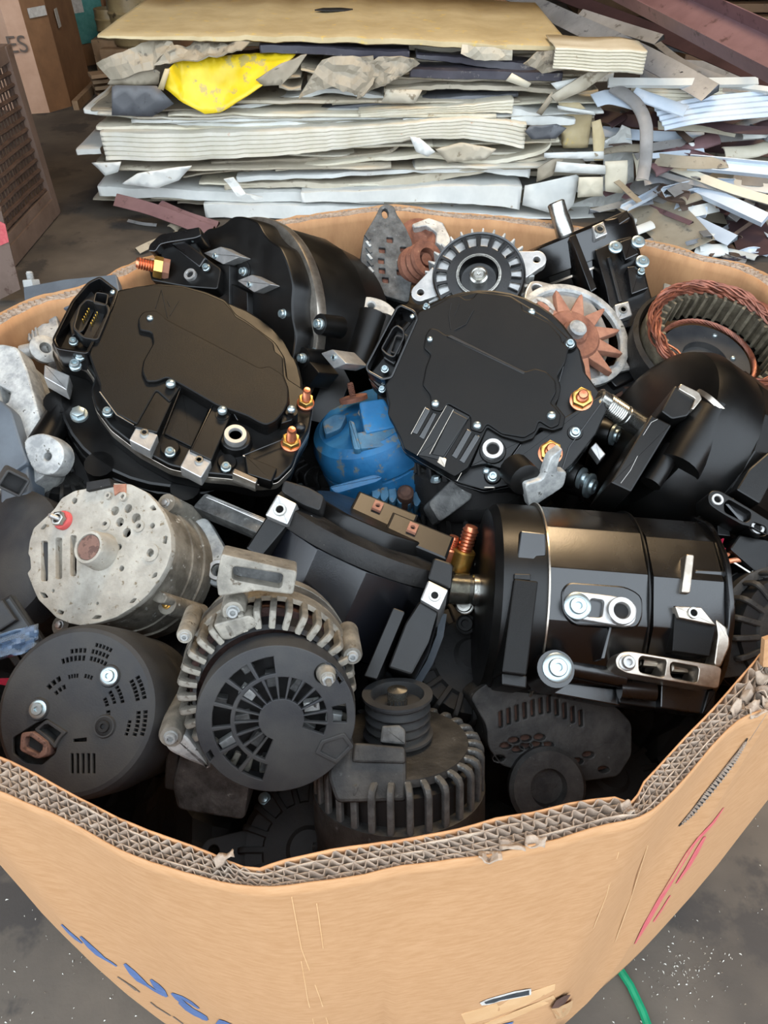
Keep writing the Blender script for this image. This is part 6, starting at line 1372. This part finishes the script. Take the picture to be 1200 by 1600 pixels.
W = basis(at_z(552, 622, .915), view((-.2, .9, .3))); fix(rt, W, .008, 'stud', 'rust', 'terminal_stud'); MB().lathe([(.02, -.004), (.02, .002), (0, .002)], 18, W).build('insulator_ring', 'rust', rt)
L = [at_z(*f13(*p), .905) for p in ((500, 222), (410, 240), (400, 260), (430, 310), (425, 340), (450, 384), (540, 372))]; MB().tube(L, .0013, 5).build('pale_scratch', 'alu_cast', rt)

# ---------------------------------------------------------------- alternator at the left edge with grey plastic cover
u14 = Fr(20, 640, (-.15, .30, .94), z=.955, ang=0); rt = u14.thing('alternator', 'cast aluminium alternator at the left edge, half under a blue grey plastic cover', 'alternator')
q = rp(u14.P([(-60, 560), (0, 536), (28, 542), (44, 580), (62, 650), (80, 690), (74, 740), (40, 765), (-60, 770)], 0), .008); slots = [rp(u14.P([(-2, 602), (16, 612), (12, 628), (-2, 634)]), .002), rp(u14.P([(-20, 585), (-8, 590), (-8, 610), (-20, 610)]), .002)]
u14.part('end_housing', MB().prism([q] + slots, -.03, 0, .003), 'alu_cast'); u14.part('barrel', MB().prism(rp(offset(ccw(q), .006), .008), -.14, -.031, .002), 'alu_cast')
q = rp(u14.P([(-60, 620), (0, 624), (18, 640), (36, 700), (44, 722), (0, 752), (-60, 760)], .018), .006); u14.part('plastic_cover', MB().prism(q, 0, .018, .003), 'grey_plastic')
q = rp(u14.P([(0, 735), (44, 724), (46, 770), (8, 792), (0, 790)], .012), .005); u14.part('cover_lip', MB().prism(q, -.02, .012, .003), 'grey_plastic')
W = basis(at_z(20, 752, .94), view((.5, -.2, .84)), -30); q = rp([(-.014, -.012), (.014, -.012), (.014, .012), (-.014, .012)], .004); MB().prism([q, offset(ccw(q), .003)], -.02, .016, .001).build('plug', 'black_dusty', rt, W); MB().prism(offset(ccw(q), .002), -.02, .0).build('plug_floor', 'dark', rt, W)
W = basis(at_z(5, 561, .965), view((-.1, .3, .94))); fix(rt, W, .016, 'nut', 'rust_red', 'nut'); fix(rt, W, .012, 'dome', 'rust')
for i in range(5): 
    r = .012 + .007 * i; v = Fr(62, 752, (.1, .1, .99), z=.885); v.root = rt; v.part('cooling_ring', MB().lathe([(r, -.01), (r, -.001), (r + .004, -.001), (r + .004, -.01)], 24, None, PI * .1, PI * 1.2), 'alu_dark')
MB().lathe([(0, -.05), (.07, -.05), (.07, -.012), (0, -.012)], 30, v.W).build('lower_body', 'dark', rt)
# second aluminium alternator behind with a grey rail
u15 = Fr(80, 510, (-.05, .5, .86), z=.975, ang=0); rt = u15.thing('alternator', 'aluminium alternator at the far left with a blue grey plastic rail and a threaded stud', 'alternator')
q = rp(u15.P([(36, 448), (100, 436), (182, 428), (190, 470), (130, 480), (44, 484), (38, 470)], 0), .004); u15.part('plastic_rail', MB().prism(q, -.02, 0, .002), 'grey_plastic')
q = rp(u15.P([(34, 490), (84, 476), (96, 528), (44, 534), (40, 520)], -.006), .005); hq = [rp(u15.P([(54, 490), (74, 488), (76, 504), (56, 506)], -.006), .002)]; u15.part('housing_block', MB().prism([q] + hq, -.04, -.006, .002), 'alu_cast')
for i in range(3): q = u15.P([(38 + i * 6, 492), (41 + i * 6, 491), (48 + i * 6, 530), (45 + i * 6, 531)], -.003); u15.part('ridge', MB().prism(q, -.008, -.003, .0005), 'alu_cast')
q = rp(u15.P([(90, 470), (190, 455), (210, 560), (190, 700), (110, 690), (70, 560)], -.045), .01); u15.part('barrel', MB().prism(q, -.12, -.045, .003), 'alu_cast')
W = basis(at_z(50, 448, .985), view((-.05, .95, .3))); fix(rt, W, .009, 'stud', 'alu_cast', 'terminal_stud', .9); fix(rt, W, .013, 'nut', 'alu_cast', 'terminal_nut')
W = basis(at_z(66, 540, .965), view((.2, .3, .93)), 5); MB().tube([at_z(34, 552, .955), at_z(76, 542, .96)], .011, 16).build('mounting_tube', 'alu_cast', rt)
W = basis(at_z(70, 545, .968), view((.6, .2, .77)), 0); MB().lathe([(.008, -.01), (.018, -.01), (.02, 0), (.012, .004), (.008, .004)], 20, W).build('tube_eye', 'alu_cast', rt)

# ---------------------------------------------------------------- back row: dark worn alternator with rusty pulley
a16 = (.50, -.05, .86); u16 = Fr(604, 402, (.15, .1, .98), z=.985, ang=0); g16 = lambda x, y: (540 + x / 3.75, 300 + y / 3.75)
rt = u16.thing('alternator', 'oxidised dark alternator with a pointed mounting eye and rusty pulley, back centre', 'alternator')
P16 = lambda pts, h=0: u16.P([g16(*p) for p in pts], h)
out = [(205, 80), (240, 68), (285, 80), (300, 130), (350, 200), (390, 290), (400, 420), (385, 560), (370, 650), (230, 610), (140, 480), (85, 400), (110, 250), (170, 150)]
loops = [rp(P16(out), .006), [(lambda q: (q[0] + .0055 * math.cos(a), q[1] + .0085 * math.sin(a)))(u16.p(*g16(232, 125))) for a in [2 * PI * k / 14 for k in range(14)]]]
for (x, y) in ((195, 340), (190, 403), (195, 460), (215, 515), (240, 280), (320, 335), (305, 420), (300, 470)): loops.append(rp(P16([(x, y - 16), (x + 38, y - 12), (x + 38, y + 18), (x + 2, y + 14)]), .0015, 2))
u16.part('end_housing', MB().prism(loops, -.01, 0, .0015), 'alu_dark'); u16.part('winding', MB().prism(offset(ccw(P16(out[3:])), .008), -.012, -.007), 'rust'); u16.part('barrel', MB().prism(rp(offset(ccw(P16(out[3:])), .004), .008), -.1, -.012, .002), 'alu_grime')
for k in range(7): q = P16([(110 + 4 * k, 250 + 38 * k), (125 + 4 * k, 245 + 38 * k), (150 + 4 * k, 275 + 38 * k), (135 + 4 * k, 282 + 38 * k)], .003); u16.part('fin', MB().prism(q, -.004, .003, .0008), 'alu_cast' if k % 2 else 'alu_dark')
W = basis(at_z(*g16(455, 405), .985), view((.55, .05, .83))); MB().lathe([(.03, -.03), (.031, -.02), (.026, -.014), (.03, -.006), (.026, 0), (.03, .008), (.029, .014), (.017, .014), (.015, .0), (.01, .0), (.01, .01), (0, .01)], 36, W).build('pulley', 'rust', rt)
u16b = Fr(668, 368, (.2, .3, .93), z=.975); u16b.thing('alternator', 'broken alternator end with rusty core, between the dark alternator and the fan pulley', 'alternator')
u16b.part('core', MB().lathe([(0, -.04), (.036, -.04), (.036, 0), (.02, .006), (.012, -.004), (0, -.004)], 30, T(-.012, -.002)), 'rust')
u16b.part('housing', MB().prism(rp([(-.03, .012), (.0, .03), (.026, .024), (.04, -.01), (.03, -.03), (.012, -.02), (.014, .0), (-.004, .012), (-.026, .004)], .003), -.03, .01, .002), 'alu_cast')

# alternator with fan pulley
u17 = Fr(748, 434, (-.12, .16, .98), z=1.0, ang=0); g17 = g16
rt = u17.thing('alternator', 'alternator with a black slotted fan pulley and silver ears, back centre', 'alternator')
k17 = u17.k / 3.75; cx, cy = u17.p(*g17(780, 490)); R = 270 * k17
loops = [circ(cx, cy, R * .97, 64), circ(cx, cy, R * .45, 36)]
for i in range(14): a = dg(-28 + i * 20); loops.append(arcseg(R * .70, R * .92, a, a + dg(13.5), 3, cx, cy))
u17.part('fan_disc', MB().prism(loops, -.002, 0, .0006), 'black_gloss')
u17.part('fan_rim', MB().lathe([(R * .95, -.004), (R * .965, .002), (R * 1.0, .003), (R * 1.015, -.002), (R, -.012)], 64, T(cx, cy)), 'black_gloss')
for i in range(14): a = dg(-28 + i * 20); c_, s_ = math.cos(a), math.sin(a); u17.part('fan_blade', MB().box((cx + R * .81 * c_, cy + R * .81 * s_, .002), (R * .22, .0016, .006), 0, None, a), 'black_gloss')
u17.part('pulley_cup', MB().lathe([(R * .46, -.012), (R * .47, .003), (R * .45, .005), (R * .43, .003), (R * .38, -.012), (R * .24, -.014), (0, -.014)], 48, T(cx, cy)), 'black_gloss')
u17.part('pulley_lip', MB().lathe([(R * .43, .0045), (R * .485, .0045), (R * .49, .002), (R * .43, .002)], 48, T(cx, cy)), 'steel')
u17.part('hub_nut', MB().lathe([(R * .2, -.012), (R * .2, .002), (R * .16, .004), (R * .12, .002), (R * .1, .006), (R * .04, .006), (0, .004)], 24, T(cx, cy)), 'steel')
u17.part('housing_face', MB().lathe([(R * .55, -.03), (R * 1.02, -.03), (R * 1.02, -.012), (R * .96, -.005), (R * .55, -.004)], 56, T(cx, cy)), 'alu')
u17.part('barrel', MB().lathe([(0, -.13), (R * .9, -.13), (R * 1.0, -.10), (R * 1.04, -.03)], 56, T(cx, cy + .004)), 'alu_dark')
for i in range(30): a = 2 * PI * i / 30; u17.part('cooling_fin', MB().prism([(R * .98, -.003), (R * 1.2, -.0012), (R * 1.2, .0012), (R * .98, .003)], -.05, -.010, .0008, 0, T(cx, cy) @ Matrix.Rotation(a, 4, 'Z')), 'alu_cast')
for (x, y, tx, ty) in ((1118, 405, 1010, 440), (440, 596, 560, 520)):
    q, t_ = u17.p(*g17(x, y), -.01), u17.p(*g17(tx, ty), -.01); ear(u17, rt, q[0], q[1], -.012, .0145, .014, 'alu', t_, hole=.35)

# ---------------------------------------------------------------- rusty claw rotor on silver end bracket
u18 = Fr(885, 530, (.20, .36, .91), z=.955, ang=0); g18 = lambda x, y: (800 + x / 3, 290 + y / 3); P18 = lambda pts, h=0: u18.P([g18(*p) for p in pts], h)
rt = u18.thing('rotor', 'rusty claw pole rotor lying on a silver alternator end bracket', 'rotor')
q = rp(P18([(95, 435), (130, 432), (300, 475), (370, 515), (430, 600), (465, 680), (465, 770), (420, 880), (400, 920), (300, 850), (150, 700), (60, 560), (70, 480)]), .008)
u18.part('end_bracket', MB().prism([q, circ(*u18.p(*g18(128, 473)), .0085, 14), circ(*u18.p(*g18(312, 490)), .003, 8)], -.022, -.006, .002), 'alu')
u18.part('bracket_ring', MB().lathe([(.075, -.01), (.088, -.01), (.088, -.002), (.084, .0), (.078, .0), (.075, -.003)], 48, T(*u18.p(*g18(290, 690)))), 'alu_cast')
x, y = u18.p(*g18(285, 700), .012)
for i in range(12):
    a = dg(100 - i * 30 + 4); r0, r1 = .03, .074; w = .013
    me = MB().prism([(r0, -w), (r1, -.0028), (r1 + .004, 0), (r1, .0028), (r0, w)], .002, .013, .0015, 0, T(x, y) @ Matrix.Rotation(a, 4, 'Z')); u18.part('claw', me, 'rust_red')
u18.part('core', MB().lathe([(.042, -.006), (.042, .012), (.038, .016), (.02, .016), (.018, .02), (0, .02)], 30, T(x, y)), 'rust'); u18.part('shaft', MB().lathe([(.013, .01), (.013, .03), (.01, .032), (0, .032)], 18, T(x, y)), 'alu_cast')
q = u18.p(*g18(140, 575), .012); u18.part('bearing_eye', MB().lathe([(.022, -.01), (.022, .01), (.018, .013), (.011, .013), (.01, .0), (0, .0)], 26, T(*q)), 'alu_cast')

# ---------------------------------------------------------------- stator ring with copper winding
u19 = Fr(1105, 545, (.10, .52, .85), z=.955, ang=0); g19 = g18; rt = u19.thing('stator_ring', 'open stator ring with a bare copper winding around a black disc, right side', 'stator')
x, y = u19.p(*g19(960, 730), .0); RS = .108
u19.part('stator_core', MB().lathe([(RS * .82, -.035), (RS * .98, -.035), (RS * .98, .004), (RS * .82, .004)], 56, T(x, y)), 'lamination')
u19.part('outer_shell', MB().lathe([(RS * .96, -.06), (RS * 1.08, -.05), (RS * 1.1, -.01), (RS * 1.04, -.006), (RS * 1.0, -.012)], 56, T(x, y)), 'black_worn')
for k in range(36): a = 2 * PI * k / 36; u19.part('stator_tooth', MB().box((x + RS * .79 * math.cos(a), y + RS * .79 * math.sin(a), -.012), (RS * .1, .0045, .042), .0006, None, a), 'lamination')
for k in range(26):
    pts = []; ph = rnd.random() * 6; rr = RS * (.86 + .10 * rnd.random()); zz = .006 + .014 * rnd.random(); w = 9 + k % 5
    for i in range(73): a = 2 * PI * i / 72; pts.append((x + (rr + .0035 * math.sin(w * a + ph)) * math.cos(a), y + (rr + .0035 * math.sin(w * a + ph)) * math.sin(a), zz + .003 * math.cos(w * a + ph)))
    u19.part('copper_strand', MB().tube(pts, .0016, 5, None, False), 'copper_wire')
for k in range(8):
    ph = k; u19.part('copper_strand', MB().tube([(x + (RS * .66 + .002 * math.sin(11 * a + ph)) * math.cos(a), y + (RS * .66 + .002 * math.sin(11 * a + ph)) * math.sin(a), -.03 + .003 * math.cos(11 * a + ph)) for a in [2 * PI * i / 60 for i in range(61)]], .0016, 5, None, False), 'copper_wire')
u19.part('inner_disc', MB().lathe([(0, -.045), (RS * .3, -.045), (RS * .32, -.036), (RS * .62, -.034), (RS * .68, -.045), (RS * .68, -.05)][::-1], 48, T(x, y)), 'black_dusty')
for k in range(8): a = k * PI / 4 + .2; u19.part('disc_hole', MB().lathe([(.008, -.036), (0, -.0355)][::-1], 12, T(x + RS * .42 * math.cos(a), y + RS * .42 * math.sin(a))), 'dark')
for (px, py) in ((952, 700), (1038, 806), (1100, 750)): q = u19.p(*g19(px, py), -.033); fix(rt, u19.W @ T(q[0], q[1], -.034), .004, 'dome', 'zinc', 'screw')

# ---------------------------------------------------------------- left edge: dark covers, plug, bag
u20 = Fr(10, 862, (-.35, .35, .87), z=.885, ang=0); rt = u20.thing('alternator', 'alternator with a scratched dark plastic cover at the left edge beside the pale grey one', 'alternator')
u20.part('cover', MB().lathe([(.086, -.05), (.085, -.012), (.07, -.002), (.03, .003), (0, .003)], 48, T(-.02, 0)), 'black_dusty'); u20.part('barrel', MB().lathe([(0, -.13), (.07, -.13), (.083, -.1), (.083, -.052)], 40, T(-.02, 0)), 'alu_grime')
W = basis(at_z(14, 975, .90), view((.2, .2, .96)), -55); rt = empty('wiring_plug', W, 'black wiring plug with pink cables at the left edge', 'plug')
MB().box((0, 0, -.01), (.05, .034, .024), .003, W).build('plug_body', 'plastic', rt)
for k in range(4): MB().box((.03, -.014 + k * .0095, -.008), (.02, .0075, .018), .001, W).build('cavity', 'black_worn', rt)
MB().box((-.01, 0, .006), (.026, .02, .012), .002, W).build('latch', 'black_dusty', rt)
for k in range(3): MB().tube([W @ V((.038, -.008 + k * .008, -.01)), W @ V((.052, -.012 + k * .007, -.014)), W @ V((.05, -.035 + k * .004, -.02)), W @ V((.03, -.055, -.03))], .002, 6).build('cable', 'cable_red', rt)
vs, fs = [], []
for i in range(14):
    for j in range(10):
        u, v = i / 13, j / 9; p = at_z(-30 + 90 * u, 1040 - 40 * v - 26 * u, .915 + .012 * mnoise.noise(V((u * 5, v * 5, 2)))); vs.append(p)
for i in range(13):
    for j in range(9): fs.append((i * 10 + j, (i + 1) * 10 + j, (i + 1) * 10 + j + 1, i * 10 + j + 1))
o = MB().add(vs, fs).build('plastic_bag', 'poly'); md = o.modifiers.new('t', 'SOLIDIFY'); md.thickness = .0008; tag(o, 'crumpled clear bluish plastic film at the left edge by the dusty round cover', 'plastic bag')

# ---------------------------------------------------------------- small loose things
def blk(name, label, px, py, z, n, ang, parts, cat='bracket'):
    W = basis(at_z(px, py, z), view(n), ang); r = empty(name, W, label, cat)
    for nm, q, h0, h1, m, rr in parts: MB().prism(rp(q, rr, 3), h0, h1, min(.002, (h1 - h0) * .3)).build(nm, m, r, W)
    return r, W
r, W = blk('cast_bracket', 'small silver cast bracket behind the barrel at the back rim', 425, 366, .985, (.1, .5, .86), 8, [('plate', [(-.05, -.012), (.05, -.016), (.056, .0), (.04, .012), (-.04, .014), (-.056, .0)], -.02, 0, 'alu_cast', .006), ('pad', [(.0, -.01), (.024, -.01), (.024, .008), (.0, .008)], 0, .01, 'alu_cast', .003)])
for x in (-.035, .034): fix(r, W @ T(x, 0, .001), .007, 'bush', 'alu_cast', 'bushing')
r, W = blk('mounting_bush', 'grey octagonal metal bush by the back left rim', 368, 366, .99, (-.3, .4, .86), 0, [('bush_body', circ(0, 0, .017, 8), -.03, 0, 'alu_dark', .002)], 'bush')
r, W = blk('steel_tab', 'small upright steel tab with a hole near the stator ring', 1041, 470, .96, (.2, .2, .96), 75, [('tab', [(-.03, -.007), (.03, -.007), (.03, .007), (-.03, .007)], -.003, 0, 'alu_dirty', .002)])
r, W = blk('black_bracket', 'black plastic bracket arm between rotor and stator ring', 975, 590, .90, (.1, .4, .9), 35, [('arm', [(-.07, -.014), (.06, -.02), (.08, .0), (.06, .018), (-.07, .012)], -.03, 0, 'black_worn', .006), ('pad', [(-.03, -.01), (.03, -.012), (.03, .012), (-.03, .01)], 0, .01, 'plastic', .004)])
r, W = blk('aluminium_bar', 'thin aluminium bar end below the rusty rotor', 955, 578, .92, (.1, .3, .95), 20, [('bar', [(-.03, -.007), (.03, -.007), (.03, .007), (-.03, .007)], -.006, 0, 'alu', .001)])
r, W = blk('slotted_strip', 'rusty slotted steel strip below the rotor', 968, 612, .89, (0, .3, .95), 5, [('strip', [(-.05, -.008), (.05, -.008), (.05, .008), (-.05, .008)], -.004, 0, 'rust_dark', .001)] + [('slot', rect(-.035 + .023 * i, 0, .013, .007), 0, .001, 'dark', .001) for i in range(4)])
r, W = blk('cast_lug', 'grey cast lug beside the blue alternator', 705, 775, .875, (.2, .2, .96), 40, [('lug', [(-.035, -.016), (.02, -.02), (.035, -.004), (.02, .016), (-.03, .012)], -.03, 0, 'alu_dark', .006)])
r, W = blk('dark_bracket', 'cluster of bluish aluminium bracket pieces above the pale grey alternator', 365, 800, .895, (.0, .5, .86), -25, [('plate', [(-.05, -.012), (.05, -.016), (.06, .006), (-.045, .012)], -.02, 0, 'alu_dark', .004), ('edge_strip', [(-.04, .004), (.05, -.002), (.055, .004), (-.038, .009)], 0, .004, 'alu', .001)])
for (x, y, z, m, lb) in ((757, 882, .84, 'zinc', 'shiny steel bolt head left of the drive cap'), (726, 945, .82, 'steel', 'dull steel bolt head below the threaded shaft'), (728, 975, .80, 'black_worn', 'dark bolt head deep below the threaded shaft')):
    W = basis(at_z(x, y, z), view((-.2, .2, .96))); r = empty('loose_bolt', W, lb, 'bolt'); fix(r, W, .012, 'torx', m, 'bolt_head'); MB().lathe([(.006, -.05), (.006, 0)], 12, W).build('bolt_shank', m, r)
W = basis(at_z(1135, 850, .90), view((0, .4, .9)), -8); rt = empty('cut_cable', W, 'cut wiring with bare copper ends and pink tape beside the barrel at the right', 'cable')
MB().tube([at_z(1125, 876, .90), at_z(1143, 862, .903), at_z(1156, 863, .905)], .0022, 7).build('bare_wire', 'orange', rt); MB().tube([at_z(1128, 879, .90), at_z(1150, 875, .902), at_z(1176, 873, .905)], .0028, 7).build('bare_wire', 'orange', rt)
MB().tube([at_z(1145, 878, .90), at_z(1172, 895, .895), at_z(1205, 915, .89)], .0016, 6).build('thin_cable', 'steel', rt); MB().tube([at_z(1172, 895, .895), at_z(1192, 907, .892)], .004, 8).build('cable_sleeve', 'steel', rt)
MB().box((0, .004, 0), (.014, .012, .01), .001, W @ T(-.004, .01)).build('plug_body', 'plastic', rt); MB().tube([at_z(1124, 846, .908), at_z(1130, 842, .908), at_z(1126, 854, .908), at_z(1133, 858, .906)], .0012, 5).build('pink_tape', 'cable_red', rt)
# dark ones filling the gaps
def filler(px, py, z, a, R, L, label, m=('alu_grime', 'dark', 'alu_grime'), pulley=False, detail=True, pm='alu_grime'):
    alternator(Fr(px, py, a, z=z, ang=20), 'alternator', label, R, L, m, pulley, pm, 20, detail=detail, core='dark')

def fillw(x, y, z, a, R, L, label, m=('dark', 'dark', 'dark'), pulley=False):
    alternator(Fr(0, 0, None, O=V((x, y, z)), nw=V(a)), 'alternator', label, R, L, m, pulley, 'alu_grime', 20, core='dark')
filler(1165, 985, .80, (.1, .1, .98), .075, .1, 'grimy dark alternator at the right edge below the cut cables')
filler(95, 812, .79, (.3, .7, .6), .06, .1, 'dark alternator buried at the left between plastic cover and pale grey one')
filler(735, 810, .78, (-.1, .9, .4), .08, .12, 'black alternator deep between the blue one and the drive cap', ('black_worn', 'dark', 'black_worn'))
fillw(-.08, .36, .60, (0, -.3, .95), .08, .11, 'dark alternator deep behind the middle of the front rim')
fillw(.08, .55, .66, (.2, -.2, .9), .08, .12, 'dark alternator deep under the side strap at the centre')
fillw(-.24, .50, .64, (-.3, .1, .9), .075, .11, 'dark alternator deep between the two round covers')
fillw(.24, .42, .58, (.2, 0, .9), .08, .11, 'dark alternator deep at the right front corner')
fillw(.36, .98, .76, (.2, .2, .9), .08, .10, 'dark alternator deep below the stator ring', ('alu_grime', 'dark', 'black_worn'))
fillw(-.06, .86, .72, (-.2, .1, .95), .07, .10, 'dark alternator deep between the two left black units', ('black_worn', 'dark', 'black_worn'))
fillw(-.36, 1.0, .76, (-.2, .1, .95), .07, .10, 'dark alternator deep at the back left', ('alu_grime', 'dark', 'alu_grime'))
fillw(.06, 1.16, .82, (0, .1, .95), .07, .08, 'dark alternator deep at the back rim', ('alu_grime', 'dark', 'alu_grime'))
# lower layer: loose scrap that closes the pile
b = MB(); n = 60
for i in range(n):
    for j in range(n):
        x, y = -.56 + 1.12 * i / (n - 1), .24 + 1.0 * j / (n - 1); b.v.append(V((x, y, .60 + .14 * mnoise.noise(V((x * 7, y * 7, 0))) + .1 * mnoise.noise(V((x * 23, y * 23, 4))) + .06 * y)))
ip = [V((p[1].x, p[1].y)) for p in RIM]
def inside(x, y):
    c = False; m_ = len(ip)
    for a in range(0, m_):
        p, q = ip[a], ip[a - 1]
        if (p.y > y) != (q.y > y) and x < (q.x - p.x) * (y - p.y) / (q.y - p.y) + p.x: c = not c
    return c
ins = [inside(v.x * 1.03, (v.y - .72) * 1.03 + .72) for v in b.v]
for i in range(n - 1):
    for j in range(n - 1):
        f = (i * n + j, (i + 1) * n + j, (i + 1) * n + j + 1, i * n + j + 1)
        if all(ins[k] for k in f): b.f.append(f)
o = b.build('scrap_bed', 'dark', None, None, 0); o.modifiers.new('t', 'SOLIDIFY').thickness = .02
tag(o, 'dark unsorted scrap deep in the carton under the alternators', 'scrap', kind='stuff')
